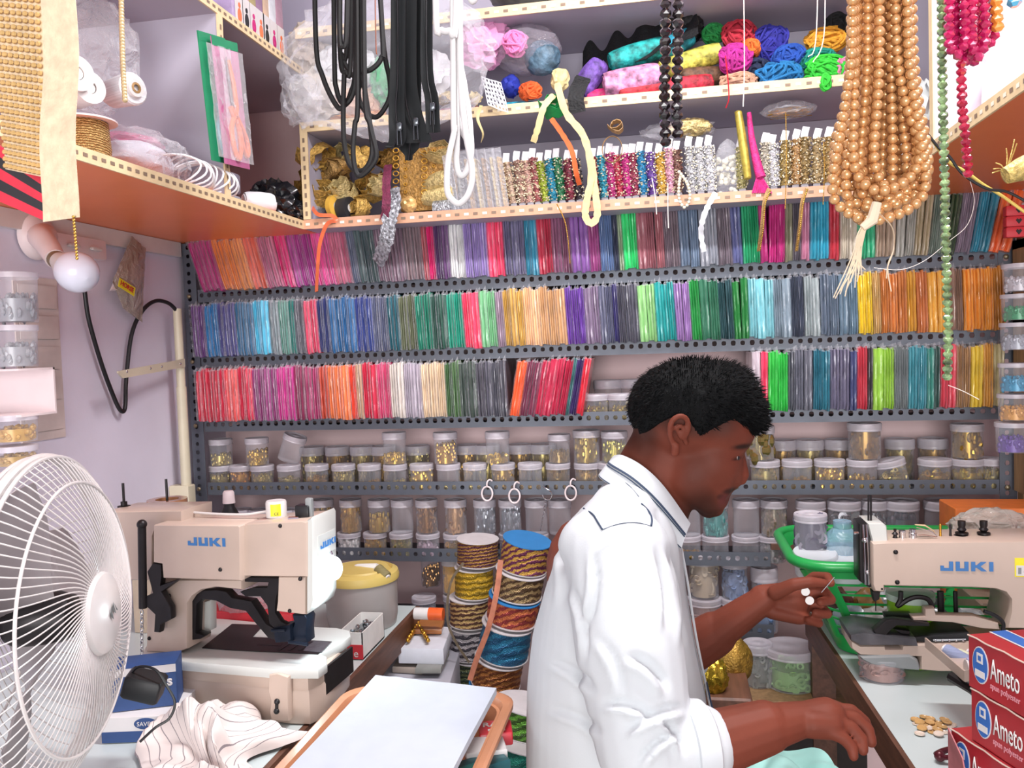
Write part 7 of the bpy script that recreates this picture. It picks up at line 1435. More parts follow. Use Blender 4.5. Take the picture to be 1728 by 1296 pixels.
# ================================================================ hanging things
_AY = AY
def AY(px, py, y): return _AY(px, py-230 if py <= -15 else py, y)      # hanging things run on up out of the frame
PG = pm('gold_pearl', 'deac74', .2, .5, var=.04, coat=.4)
r = random.Random(11); YP = .98
def S(px, py, dy=0): return AY(px, py, YP+dy)
k_ = 0
loops = [(1438, 1532, 1405, 1562, 372), (1446, 1540, 1412, 1566, 352), (1452, 1526, 1425, 1545, 362), (1460, 1520, 1432, 1535, 340), (1442, 1512, 1440, 1552, 322), (1468, 1536, 1455, 1558, 335), (1474, 1508, 1460, 1518, 366), (1450, 1500, 1420, 1500, 345), (1484, 1530, 1475, 1548, 318), (1462, 1496, 1448, 1490, 330), (1490, 1518, 1484, 1530, 350), (1436, 1470, 1408, 1470, 312), (1444, 1504, 1428, 1506, 372), (1478, 1538, 1468, 1566, 342), (1456, 1488, 1440, 1478, 300), (1498, 1530, 1500, 1540, 300), (1464, 1514, 1450, 1530, 352)]
for i, (a, b, al, bl_, yb_) in enumerate(loops):
    dy = (i % 4)*.020-.03+.004*i*.3; ym = yb_-55
    pts = [S(a, -40, dy), S(a, 60, dy), S((a*2+al)/3, 170, dy), S(al, ym-10, dy), S(al+(bl_-al)*.10, yb_-20, dy*.8), S((al+bl_)/2-8, yb_, dy), S(bl_-(bl_-al)*.12, yb_-26, dy+.01), S(bl_, ym-20, dy+.016), S((b*2+bl_)/3, 160, dy+.016), S(b, 50, dy+.016), S(b, -40, dy+.016)]
    strand(pts, .0058, PG, label='gold pearl strand in the thick hanging bunch at upper right', group='gold pearl strands in the hanging bunch', seg=12, gap=1.9, vary=.04)
CREAMT = pm('cream_thread', 'ecd8bc', .8)
t = thing('thread_tassel', S(1475, 360), 'cream thread tassel trailing from the bottom of the gold pearl bunch', 'tassel'); mb = MB(); r = random.Random(4)
mb.tube([S(1480, 342, -.05), S(1472, 372, -.05), S(1455, 385, -.05)], [.005, .006, .004], 8)
for k in range(14):
    e = (1408+k*4+r.uniform(-3, 3), 512-k*4+r.uniform(-12, 8)); mb.tube(smoothpath([S(1468, 360, -.05), S(1450+r.uniform(-8, 8), 400, -.05), S(1438+k*1.2+r.uniform(-5, 5), 440, -.05), S(*e, -.045)]), .0006, 4)
for e in ((1504, 492), (1496, 470)): mb.tube(smoothpath([S(1484, 360, -.05), S(1506, 385, -.05), S(1508, 420, -.05), S(1498, 450, -.05), S(*e, -.05)]), .0006, 4)
mb.build('threads', CREAMT, t)['kind'] = 'stuff'
BC = pm('black_crystal', '1c1418', .08, .1, coat=1); yb_ = 1.40
for dx, y1, lab in ((1122, 240, 'left'), (1143, 240, 'right')):
    strand([AY(dx, -30, yb_), AY(dx+1, 60, yb_), AY(dx-1, 150, yb_), AY(dx+1, y1, yb_)], .0098, BC, kind='gem', gap=1.5, label=f'{lab} strand of black faceted beads hanging before the lace rolls')
GCR = pm('green_crystal', 'a8cc90', .1, .3, var=.4, scale=60, coat=1); RCR = pm('red_crystal', 'c81c48', .12, .15, coat=1, var=.25); MCR = pm('magenta_crystal', 'd8206c', .12, .15, coat=1, var=.25); OCR = pm('orange_crystal', 'ee9c3c', .15, .1, coat=1)
strand([AY(1588, -30, 1.2), AY(1590, 100, 1.2), AY(1594, 300, 1.2), AY(1597, 450, 1.2), AY(1600, 560, 1.2), AY(1598, 648, 1.2)], .0066, GCR, kind='gem', gap=1.5, label='long green iridescent crystal strand hanging over the packet rows')
for i, (a, b, c, yb2) in enumerate(((1608, 1602, 1628, 92), (1618, 1614, 1640, 104), (1640, 1628, 1650, 108), (1650, 1640, 1662, 96), (1630, 1606, 1634, 70), (1655, 1650, 1678, 78))):
    dy = .015*(i % 3); strand([AY(a, -30, 1.15+dy), AY(b, yb2-50, 1.15+dy), AY(b+3, yb2-12, 1.15+dy), AY((b+c)/2, yb2, 1.15+dy), AY(c-3, yb2-14, 1.15+dy), AY(c, yb2-55, 1.15+dy), AY(c-12, -30, 1.15+dy)], .0070, MCR, kind='gem', gap=1.5, label='magenta crystal strand in the bunch at the upper right', group='magenta crystal strands in the bunch')
strand([AY(1622, 108, 1.16), AY(1624, 180, 1.16), AY(1630, 240, 1.16), AY(1634, 300, 1.16)], .0066, RCR, kind='gem', gap=1.5, label='single red crystal strand below the magenta bunch')
strand([AY(1676, -30, 1.15), AY(1682, 20, 1.15), AY(1690, 54, 1.15)], .0075, OCR, kind='gem', gap=1.4, label='orange crystal strand at the top right of the frame')
strand([AY(1702, -30, 1.15), AY(1712, 12, 1.15)], .009, pm('blue_crystal', '4cb4e4', .15, coat=1), kind='gem', gap=1.4, label='sky blue crystal strand end at the top right')
YT = pm('yellow_wire', 'dcc060', .5)
W1_ = [(1545, 200), (1570, 232), (1600, 272), (1630, 290), (1660, 312), (1690, 330), (1735, 362)]
W2_ = [(1556, 214), (1585, 250), (1602, 264), (1625, 294), (1665, 318), (1700, 324), (1740, 345)]
tag(MB().tube(smoothpath([AY(x, y, 1.30+.0*i) for i, (x, y) in enumerate(W1_)]), .0022, 8).build('yellow_wire', YT), 'yellow electric wire twisted with a black one at right', 'wire')
tag(MB().tube(smoothpath([AY(x, y, 1.295) for x, y in W2_]), .0020, 8).build('black_wire', BLACKM), 'black electric wire twisted round the yellow one at right', 'wire')
t = thing('gold_tassel', AY(1715, 290, 1.1), 'pale gold crocheted tassel poking in at the right edge', 'tassel'); GT = pm('pale_gold_crochet', 'e8cc78', .5, .2, var=.3, scale=90, bump=1, bscale=160)
MB().lathe([(0, 0), (.010, .002), (.014, .02), (.015, .04), (.015, .07), (0, .075)], 20, X=Matrix.Translation(AY(1694, 298, 1.1)) @ Vector((0, 0, 1)).rotation_difference(Vector((.9, .05, .35))).to_matrix().to_4x4()).build('crochet_body', GT, t)
mb = MB()
for e in ((1676, 285), (1680, 275), (1698, 250), (1712, 235), (1716, 242), (1674, 292)): mb.tube(smoothpath([AY(1697, 292, 1.1), AY((1697+e[0])/2+2, (292+e[1])/2-4, 1.1), AY(*e, 1.1)]), .0007, 4)
mb.build('loose_threads', GT, t)
WT = pm('white_string', 'f4ece4', .7)
for lab, pts, yy in (('white string hanging from above into the beige yarn', [(1252, -20), (1256, 80), (1254, 180)], 1.9), ('left white hanging string above the green yarn', [(1382, -20), (1378, 50), (1364, 96)], 1.9), ('right white hanging string above the green yarn', [(1386, -20), (1392, 40), (1372, 105)], 1.9), ('clear nylon line arcing over the packets below the red crystals', [(1637, 305), (1644, 340), (1632, 380), (1600, 408), (1560, 440), (1520, 455), (1475, 452)], 1.6), ('clear nylon line end below the green crystal strand', [(1600, 650), (1625, 660), (1652, 674)], 1.2), ('thin twisted copper string hanging among the black cords', [(630, -20), (634, 50), (636, 92)], 1.35), ('white string dangling over the slate packets', [(1100, 300), (1106, 335), (1108, 362)], 2.03), ('long white string crossing the taupe packets', [(1127, 310), (1127, 350), (1128, 385)], 2.03)):
    tag(MB().tube(smoothpath([AY(x, y, yy) for x, y in pts]), .0011 if 'nylon' not in lab else .0005, 5).build('hanging_string', WT if 'copper' not in lab else SILK), lab, 'string')
# black cords
BCD = pm('black_cord', '0d0b0d', .65, var=.15, scale=90); yc = 1.32
def Z2(x, y): return (480+x/3.323, y/3.323)
bc = [[(165, -60), (175, 200), (215, 430), (290, 590), (330, 597), (390, 500), (400, 200), (395, -60)], [(272, -60), (280, 300), (292, 500), (330, 580), (372, 520), (400, 300), (405, -60)],
      [(335, 420), (330, 600), (335, 800), (370, 930), (440, 955), (490, 870), (480, 700), (450, 500), (425, 300), (425, -60)], [(300, -60), (310, 250), (345, 405), (372, 300), (380, -60)],
      [(488, -60), (550, 200), (545, 320), (500, 380), (450, 392), (432, 300), (430, -60)], [(500, -60), (550, 180), (590, 450), (585, 560), (520, 655), (450, 620), (415, 520), (440, 300), (455, -60)],
      [(400, -60), (412, 500), (395, 700), (385, 850), (400, 960), (430, 985), (490, 930), (515, 860), (480, 700), (450, 480), (440, -60)], [(345, -60), (350, 250), (318, 300), (380, 420), (410, 300), (415, -60)], [(325, -60), (310, 120), (330, 260), (350, 120), (360, -60)]]
for i, p in enumerate(bc):
    tag(MB().tube(smoothpath([AY(*Z2(x, y), yc+.009*i*(1 if i % 2 else -.6)) for x, y in p]), .0044, 8).build('black_rope', BCD), 'black cord loop hanging in the tangled bunch left of the zippers', 'cord', 'black cord loops in the tangled bunch')
WCD = pm('white_cotton_cord', 'd8d6d6', .6, var=.02)
for i, p in enumerate([[(840, -60), (850, 100), (880, 168), (925, 172), (960, 120), (965, -60)], [(940, -60), (948, 600), (955, 720), (918, 900), (912, 1060), (940, 1120), (985, 1140), (1035, 1080), (1052, 950), (1010, 700), (985, 300), (985, -60)], [(955, -60), (968, 650), (965, 900), (985, 980), (1020, 960), (1048, 820), (1012, 500), (975, 200), (972, -60)], [(1030, -40), (1055, 10), (1085, -40)], [(948, -60), (955, 400), (985, 700), (1040, 780), (1030, 600), (985, 300), (980, -60)]]):
    tag(MB().tube(smoothpath([AY(*Z2(x, y), 1.30+.012*i) for x, y in p]), .0050, 10).build('white_rope', WCD), 'white cotton cord loop hanging right of the black zippers', 'cord', 'white cotton cord loops')
# zippers
ZT = pm('zip_tape', '0f1317', .75, var=.12, scale=60); NICK = pm('dark_nickel', '70747a', .25, .9)
def zipper(pts, w, label, slider, yy, two=True, pull=.03):
    P = [AY(*Z2(x, y), yy) for x, y in pts]; t = thing('zipper', P[-1], label, 'zipper')
    SP = smoothpath(P, 5); n = len(SP)
    def f(u, v):
        i = min(n-1, int(round(v*(n-1)))); p = SP[i]; s = min(1, .75+.35*v)*(1 if v < .93 or w != .034 else .4); return p+Vector(((u-.5)*w*s, .004*math.cos((u-.5)*PI*2)*.5+.003*math.sin(i*.8), 0))
    MB().sheet(f, 9, n, .0014).build('tape', ZT, t)
    MB().tube([p+Vector((0, -.0035, 0)) for p in SP], .0022, 6, flat=.7).build('teeth', BLACKM, t)
    if slider:
        c = AY(*Z2(*slider), yy-.006); MB().bx(c.x-.005, c.x+.005, c.y-.004, c.y+.004, c.z-.007, c.z+.007, bev=.002).build('slider', NICK, t)
        MB().tube([c+Vector((-.003, -.004, -.004)), c+Vector((-.0035, -.004, -pull)), c+Vector((.0035, -.004, -pull)), c+Vector((.003, -.004, -.004))], .001, 6).build('pull_tab', NICK, t)
    return t
zipper([(625, -60), (640, 300), (628, 600), (640, 750), (615, 825)], .030, 'left black zipper hanging beside the tangled cords', (645, 712), 1.34)
zipper([(690, -60), (680, 300), (690, 600), (760, 800)], .046, 'wide middle black zipper of the hanging set', (738, 685), 1.36)
zipper([(735, -60), (725, 400), (715, 700), (700, 900)], .034, 'longest black zipper whose tip hangs lowest', None, 1.38)
zipper([(805, -60), (800, 300), (825, 560), (840, 745)], .024, 'right narrow black zipper beside the white cords', (830, 600), 1.35)
# top left: mesh ribbons, cords
CRM = pm('cream_mesh_ribbon', 'e6cfae', .55, var=.1, scale=70, bump=.6, bscale=130); yh = .84
t = thing('mesh_ribbon', AY(35, 0, yh), 'wide gold studded mesh ribbon hanging at the top left corner', 'ribbon')
A_, B_, C_, D_ = AY(-45, -30, yh), AY(72, -30, yh), AY(78, 300, yh), AY(8, 285, yh)
fr = lambda u, v, o=0: A_.lerp(B_, u).lerp(D_.lerp(C_, u), v)+Vector((0, o, 0))
MB().sheet(lambda u, v: fr(u, v, .003*math.sin(v*9)), 8, 24, .001).build('net', CRM, t)
mb = MB(); mbl = MB()
for j in range(46):
    for i in range(9): p = fr((i+.5)/9, (j+.5)/46, .003*math.sin((j+.5)/46*9)-.0035); mb.ball(p, .0033, 6, 4, (1.1, .6, .9))
mb.build('studs', pm('gold_stud', 'e0b878', .3, .35), t)
tag(MB().sheet(lambda u, v: AY(72, -30, yh-.02).lerp(AY(128, -30, yh-.02), u).lerp(AY(70, 374, yh-.02).lerp(AY(131, 366, yh-.02), u), v)+Vector((0, .003*math.sin(v*14), 0)), 10, 50, .0012).build('cream_ribbon', CRM), 'plain cream woven ribbon hanging right of the studded mesh', 'ribbon')
strand([AY(124, 366, yh-.02), AY(127, 400, yh-.02), AY(130, 438, yh-.02)], .0018, GB, label='tiny gold ball chain hanging from the cream woven ribbon')
strand([AY(200, -20, 1.12), AY(206, 70, 1.12), AY(211, 172, 1.12)], .0040, pm('cream_gold_cord', 'e4cc9c', .4, .3), label='cream gold twisted cord hanging before the left cabinet', gap=1.2, cat='cord', nm='twisted_cord')
BKR = pm('black_strap', '26242a', .6); RDR = pm('red_strap', 'd42c44', .6)
t = thing('striped_strap', AY(30, 330, .88), 'red and black striped strap slanting at the left edge', 'strap')
for k in range(5):
    o = k*20; p = [AY(-20, 232+o, .88), AY(74, 300+o*.72, .88), AY(74, 300+(o+20)*.72, .88), AY(-20, 252+o, .88)]
    MB().add(p+[v+Vector((0, .003, 0)) for v in p], [(0, 3, 2, 1), (4, 5, 6, 7), (0, 1, 5, 4), (1, 2, 6, 5), (2, 3, 7, 6), (3, 0, 4, 7)]).build('stripe', RDR if k % 2 == 0 else BKR, t, smooth=False)

AY = _AY
# ================================================================ the man
SKIN = None
def skinmat(name, col, dark, beard=None):
    m, nt, b, out = newmat(name); L = nt.links.new; tc = N(nt, 'ShaderNodeTexCoord'); nz = N(nt, 'ShaderNodeTexNoise'); nz.inputs['Scale'].default_value = 18; nz.inputs['Detail'].default_value = 5
    L(tc.outputs['Object'], nz.inputs['Vector']); mx = N(nt, 'ShaderNodeMixRGB'); mx.inputs[1].default_value = lin(col); mx.inputs[2].default_value = lin(dark); L(nz.outputs['Fac'], mx.inputs[0])
    last = mx.outputs[0]
    if beard:
        at_ = N(nt, 'ShaderNodeAttribute', attribute_name='shade'); m2 = N(nt, 'ShaderNodeMixRGB'); m2.inputs[2].default_value = lin(beard); L(at_.outputs['Fac'], m2.inputs[0]); L(last, m2.inputs[1]); last = m2.outputs[0]
        at2 = N(nt, 'ShaderNodeAttribute', attribute_name='lips'); m3 = N(nt, 'ShaderNodeMixRGB'); m3.inputs[2].default_value = lin('5c2c2c'); L(at2.outputs['Fac'], m3.inputs[0]); L(last, m3.inputs[1]); last = m3.outputs[0]
    L(last, b.inputs['Base Color']); b.inputs['Roughness'].default_value = .58; b.inputs['Specular IOR Level'].default_value = .18; b.inputs['Subsurface Weight'].default_value = .08; b.inputs['Subsurface Radius'].default_value = (.012, .005, .003); b.inputs['Subsurface Scale'].default_value = .5
    n2 = N(nt, 'ShaderNodeTexNoise'); n2.inputs['Scale'].default_value = 300; L(tc.outputs['Object'], n2.inputs['Vector']); bp = N(nt, 'ShaderNodeBump'); bp.inputs['Strength'].default_value = .12; bp.inputs['Distance'].default_value = .001; L(n2.outputs['Fac'], bp.inputs['Height']); L(bp.outputs[0], b.inputs['Normal'])
    return m
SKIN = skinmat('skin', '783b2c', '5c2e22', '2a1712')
HAIR = pm('black_hair', '07080a', .7, var=.3, scale=120, bump=.4, spec=.12)
YM = 1.27
man = thing('person', AY(1060, 1296, YM)-Vector((0, 0, .35)), 'man in white shirt with navy piping seated between the two tables, looking down', 'person')
def hp(px, py, dy=0.0): return AY(px, py, YM+dy)
PX = (AY(1201, 740, YM)-AY(1200, 740, YM)).length          # metres per survey pixel at the head
def cap(mb, a, b, ra, rb, n=16, flat=1.0, up=None):
    a, b = Vector(a), Vector(b); d = b-a; L = d.length; k = max(2, int(L/max(.004, min(ra, rb))*1.5)); pts = []; rs = []
    for i in range(5): t = math.sin(PI/2*i/5); pts.append(a-d.normalized()*ra*(1-t) ); rs.append(max(.0004, ra*math.sqrt(max(0, 1-(1-t)**2))))
    for i in range(k+1): pts.append(a.lerp(b, i/k)); rs.append(ra+(rb-ra)*i/k)
    for i in range(1, 6): t = math.sin(PI/2*i/5); pts.append(b+d.normalized()*rb*t); rs.append(max(.0004, rb*math.sqrt(max(0, 1-t*t))))
    mb.tube(pts, rs, n, flat=flat, up=up)
def remesh(name, mb, vox, mat, parent, smooth=3, fac=.5, post=None, sub=0):
    o = mb.build('tmp', mat, None, origin=(0, 0, 0)); m = o.modifiers.new('r', 'REMESH'); m.mode = 'VOXEL'; m.voxel_size = vox; m.use_smooth_shade = True
    s = o.modifiers.new('s', 'SMOOTH'); s.iterations = smooth; s.factor = fac
    dg = bpy.context.evaluated_depsgraph_get(); me = bpy.data.meshes.new_from_object(o.evaluated_get(dg)); bpy.data.objects.remove(o)
    inv = wm(parent).inverted()
    n = len(me.vertices); co = np.empty(n*3); me.vertices.foreach_get('co', co); co = co.reshape(-1, 3)
    if post: co = post(co, me)
    co = co+np.array(inv.translation); me.vertices.foreach_set('co', co.ravel())
    me.polygons.foreach_set('use_smooth', [True]*len(me.polygons)); me.materials.clear(); me.materials.append(mat); me.update()
    r_ = bpy.data.objects.new(name, me); COL.objects.link(r_); r_.parent = parent; return r_
def E3(mb, c, r, X=None, seg=28, rings=20): mb.ball(c, 1, seg, rings, r, X)
p = PX; sk = MB()
hd = Matrix.Rotation(math.radians(-0), 3, 'Y')
# skull and face (pixel sizes from the photo, real depth across the head)
E3(sk, hp(1166, 700), (103*p, .074, 84*p))
E3(sk, hp(1210, 715), (68*p, .066, 62*p))
E3(sk, hp(1198, 775), (56*p, .062, 62*p))
E3(sk, hp(1180, 800), (52*p, .058, 58*p))
E3(sk, hp(1246, 735), (24*p, .048, 30*p))
for s in (-1, 1):
    cap(sk, hp(1154, 812, s*.036), hp(1196, 850, s*.020), 24*p, 20*p); E3(sk, hp(1172, 800, s*.026), (46*p, .034, 54*p))
    cap(sk, hp(1238, 750, s*.008), hp(1236, 752, s*.038), .012, .010)
    E3(sk, hp(1216, 792, s*.034), (28*p, .020, 26*p))
    E3(sk, hp(1215, 822, s*.024), (20*p, .018, 24*p))
E3(sk, hp(1196, 858), (22*p, .022, 18*p))
E3(sk, hp(1210, 838), (22*p, .026, 26*p))
# neck
cap(sk, hp(1122, 775), hp(1072, 868), 55*p, 60*p); cap(sk, hp(1140, 800), hp(1110, 880), 44*p, 50*p); cap(sk, hp(1105, 745), hp(1072, 820), 42*p, 52*p)
# soften the joins of the big forms, then add the small features
E3(sk, hp(1236, 790), (20*p, .028, 40*p))
_t = thing('tmp_head', (0, 0, 0), None, None); _b = remesh('tmp', sk, .0035, SKIN, _t, smooth=26, fac=.6)
sk = MB(); sk.add([tuple(v.co) for v in _b.data.vertices], [tuple(q.vertices) for q in _b.data.polygons]); bpy.data.objects.remove(_b); bpy.data.objects.remove(_t)
cap(sk, hp(1246, 762), hp(1250, 800), .0085, .0125); cap(sk, hp(1252, 800), hp(1251, 809), .0095, .0085)
for s in (-1, 1):
    E3(sk, hp(1239, 809, s*.0125), (9*p, .0075, 7.5*p)); cap(sk, hp(1236, 754, s*.012), hp(1240, 752, s*.036), .0085, .0065)
    cap(sk, hp(1229, 831), hp(1215, 837, s*.021), 6.5*p, 3.5*p); cap(sk, hp(1221, 846), hp(1211, 843, s*.019), 7.0*p, 3.5*p)
    cap(sk, hp(1227, 765, s*.030), hp(1241, 766, s*.028), .0045, .004); cap(sk, hp(1228, 777, s*.031), hp(1238, 778, s*.028), .0040, .0035)
E3(sk, hp(1206, 860), (15*p, .016, 12*p))
# ear (near side and far side)
for s in (-1, 1):
    e0 = s*.076
    path = [hp(1141, 757, e0*.93), hp(1133, 742, s*.082), hp(1130, 722, s*.088), hp(1137, 707, s*.090), hp(1150, 702, s*.088), hp(1160, 710, s*.083), hp(1161, 726, s*.079), hp(1155, 738, s*.076)]
    sk.tube(smoothpath(path, 4), .0042, 10); cap(sk, hp(1140, 752, s*.078), hp(1139, 764, s*.074), .0062, .0065); cap(sk, hp(1142, 725, s*.080), hp(1148, 738, s*.078), .006, .005, flat=.5)
    sk.tube(smoothpath([hp(1140, 722, s*.084), hp(1147, 717, s*.085), hp(1153, 724, s*.083), hp(1150, 736, s*.080)], 4), .0028, 8); cap(sk, hp(1156, 742, s*.074), hp(1158, 748, s*.072), .004, .004)
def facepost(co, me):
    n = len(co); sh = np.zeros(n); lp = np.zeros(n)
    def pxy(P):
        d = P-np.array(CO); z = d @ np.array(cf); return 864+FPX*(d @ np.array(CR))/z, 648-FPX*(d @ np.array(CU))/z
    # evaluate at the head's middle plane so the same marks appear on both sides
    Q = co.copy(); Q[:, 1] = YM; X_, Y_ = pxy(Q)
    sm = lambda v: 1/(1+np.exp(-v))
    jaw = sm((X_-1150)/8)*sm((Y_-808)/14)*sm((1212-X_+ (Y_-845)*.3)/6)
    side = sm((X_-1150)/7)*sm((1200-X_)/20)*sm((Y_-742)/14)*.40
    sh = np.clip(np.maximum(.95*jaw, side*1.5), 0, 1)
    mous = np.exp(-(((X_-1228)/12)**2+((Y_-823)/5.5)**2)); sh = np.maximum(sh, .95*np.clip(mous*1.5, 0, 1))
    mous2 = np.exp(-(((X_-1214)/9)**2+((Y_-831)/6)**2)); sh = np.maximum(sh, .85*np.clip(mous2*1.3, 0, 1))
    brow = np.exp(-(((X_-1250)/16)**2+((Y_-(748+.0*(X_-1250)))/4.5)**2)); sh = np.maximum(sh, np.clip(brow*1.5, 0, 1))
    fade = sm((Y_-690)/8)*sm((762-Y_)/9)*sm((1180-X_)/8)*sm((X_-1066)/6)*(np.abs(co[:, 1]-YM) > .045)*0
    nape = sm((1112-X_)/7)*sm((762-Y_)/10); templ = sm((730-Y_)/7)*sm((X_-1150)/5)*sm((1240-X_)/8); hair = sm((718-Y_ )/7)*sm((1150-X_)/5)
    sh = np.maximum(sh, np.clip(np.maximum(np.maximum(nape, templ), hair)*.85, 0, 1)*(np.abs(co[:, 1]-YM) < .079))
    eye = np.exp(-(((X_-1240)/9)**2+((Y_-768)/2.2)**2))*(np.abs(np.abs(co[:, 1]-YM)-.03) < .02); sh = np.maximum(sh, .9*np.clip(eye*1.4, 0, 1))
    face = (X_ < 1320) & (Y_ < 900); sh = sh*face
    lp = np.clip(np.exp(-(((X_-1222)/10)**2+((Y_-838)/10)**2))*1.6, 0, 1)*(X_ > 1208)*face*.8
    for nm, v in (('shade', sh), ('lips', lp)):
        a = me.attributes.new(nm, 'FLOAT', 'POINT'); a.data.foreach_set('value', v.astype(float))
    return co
# arms and hands are grown in the same body mesh
bodyc = sk
def V3(px, py, y): return AY(px, py, y)
# far (left) arm: elbow behind the chest, forearm up to the pinching hand
e_ = V3(1110, 1130, 1.43); w_l = V3(1288, 1012, 1.42)
cap(bodyc, V3(1050, 930, 1.44), e_, .050, .044); cap(bodyc, e_, V3(1205, 1070, 1.43), .044, .038); cap(bodyc, V3(1205, 1070, 1.43), w_l, .038, .027, flat=.85)
def H(px, py, dy): return AY(px, py, 1.42+dy)
cap(bodyc, w_l, H(1335, 1012, 0), .026, .030, flat=.62, up=(0, 1, 0)); cap(bodyc, H(1305, 1030, -.002), H(1345, 1038, .0), .021, .021, flat=.7); cap(bodyc, H(1310, 1000, -.006), H(1348, 1000, 0), .017, .016, flat=.8)
def finger(pts, rs):
    for i in range(len(pts)-1): cap(bodyc, pts[i], pts[i+1], rs[i], rs[i+1], 12)
finger([H(1308, 1000, -.022), H(1340, 986, -.034), H(1366, 982, -.036), H(1390, 984, -.030)], [.0125, .0105, .0092, .0072])      # thumb
finger([H(1346, 996, .012), H(1374, 974, .014), H(1396, 974, -.004), H(1402, 984, -.024)], [.0105, .0095, .0085, .0070])       # index
finger([H(1352, 1006, .012), H(1388, 996, .014), H(1402, 1012, -.004), H(1384, 1016, -.020)], [.0108, .0095, .0086, .0072])     # middle
finger([H(1352, 1024, .010), H(1384, 1022, .012), H(1396, 1036, -.006), H(1376, 1034, -.022)], [.0100, .0090, .0082, .0070])    # ring
finger([H(1344, 1042, .006), H(1370, 1048, .006), H(1382, 1052, -.010), H(1364, 1046, -.022)], [.0090, .0080, .0073, .0063])    # little
# near (right) arm: forearm low across the table edge
YN = 1.06
e_r = V3(1092, 1275, YN-.02); w_r = V3(1350, 1214, YN+.04)
cap(bodyc, V3(1040, 935, 1.12), e_r, .052, .045); cap(bodyc, e_r, V3(1200, 1256, YN), .044, .041); cap(bodyc, V3(1200, 1256, YN), V3(1290, 1228, YN+.02), .041, .034); cap(bodyc, V3(1290, 1228, YN+.02), w_r, .034, .026, flat=.85)
def G2(px, py, dy): return AY(px, py, YN+.04+dy)
cap(bodyc, w_r, G2(1392, 1206, .01), .025, .026, flat=.8); cap(bodyc, G2(1370, 1222, -.012), G2(1400, 1224, -.008), .018, .018); cap(bodyc, G2(1370, 1205, .02), G2(1402, 1208, .026), .017, .016)
finger([G2(1400, 1198, .032), G2(1436, 1200, .034), G2(1458, 1218, .030), G2(1466, 1236, .024)], [.0105, .0095, .0086, .0072])
finger([G2(1402, 1206, .014), G2(1442, 1212, .016), G2(1464, 1232, .012), G2(1470, 1252, .006)], [.0108, .0098, .0088, .0074])
finger([G2(1402, 1218, -.004), G2(1436, 1228, -.004), G2(1454, 1248, -.008), G2(1456, 1266, -.014)], [.0102, .0092, .0084, .0070])
finger([G2(1396, 1232, -.018), G2(1424, 1246, -.020), G2(1438, 1262, -.022), G2(1440, 1276, -.026)], [.0092, .0082, .0074, .0064])
finger([G2(1366, 1200, .034), G2(1394, 1190, .052), G2(1424, 1200, .056), G2(1444, 1222, .048)], [.0125, .0112, .0098, .0078])
# torso under the shirt keeps the body one piece
cap(bodyc, hp(1075, 860), hp(1030, 960), .060, .10); cap(bodyc, hp(1030, 960), hp(1045, 1250), .10, .10); cap(bodyc, V3(1045, 930, 1.14), V3(1050, 925, 1.42), .055, .055)
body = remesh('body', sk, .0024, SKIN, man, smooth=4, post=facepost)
# eyes
EW = pm('eye_white', 'a89c94', .35, coat=.2)
for s in (-1, 1):
    MB().ball(hp(1234.5, 771, s*.0315), .0108, 16, 12).m(1).ball(hp(1242.5, 772.5, s*.034), .0050, 12, 8).build('eye', [EW, BLACKM], man)
    lid = MB(); cap(lid, hp(1226, 770, s*.040), hp(1244, 765, s*.030), .0045, .0042); lid.build('eyelid', SKIN, man)
# hair: cap plus short tufts
hb_ = MB()
E3(hb_, hp(1164, 688), (107*p, .079, 86*p)); E3(hb_, hp(1205, 672), (78*p, .074, 66*p)); E3(hb_, hp(1245, 690), (46*p, .062, 44*p)); E3(hb_, hp(1264, 705), (27*p, .05, 34*p))
E3(hb_, hp(1130, 665), (56*p, .072, 52*p)); E3(hb_, hp(1105, 700), (40*p, .064, 44*p))
for s in (-1, 1): cap(hb_, hp(1190, 690, s*.064), hp(1205, 715, s*.060), .014, .010, flat=.6)
def hairpost(co, me):
    d = co-np.array(CO); Q = co.copy(); Q[:, 1] = YM; dq = Q-np.array(CO); z = dq @ np.array(cf); X_ = 864+FPX*(dq @ np.array(CR))/z; Y_ = 648-FPX*(dq @ np.array(CU))/z
    # hairline: pull everything below it inside the head
    line = np.interp(X_, [1050, 1066, 1090, 1112, 1128, 1140, 1160, 1176, 1190, 1215, 1232, 1246, 1262, 1280, 1295], [748, 742, 724, 706, 696, 692, 700, 728, 722, 708, 700, 712, 728, 736, 736])
    low = np.clip((Y_-line)/5, 0, 1); c = np.array(hp(1166, 705)); v = c-co; co = co+v*(low*.16)[:, None]
    nn_ = np.array([noise.noise(Vector(q)*55)+.6*noise.noise(Vector(q)*140) for q in co]); co = co-(v/np.linalg.norm(v, axis=1)[:, None])*(nn_*.0022*(1-low))[:, None]
    return co
hair = remesh('hair', hb_, .003, HAIR, man, smooth=3, post=hairpost)
mb = MB(); me = hair.data; r = random.Random(9); off = man.location; me.calc_loop_triangles(); vsn = me.vertices; ns = len(vsn)
ctr = hp(1150, 720)
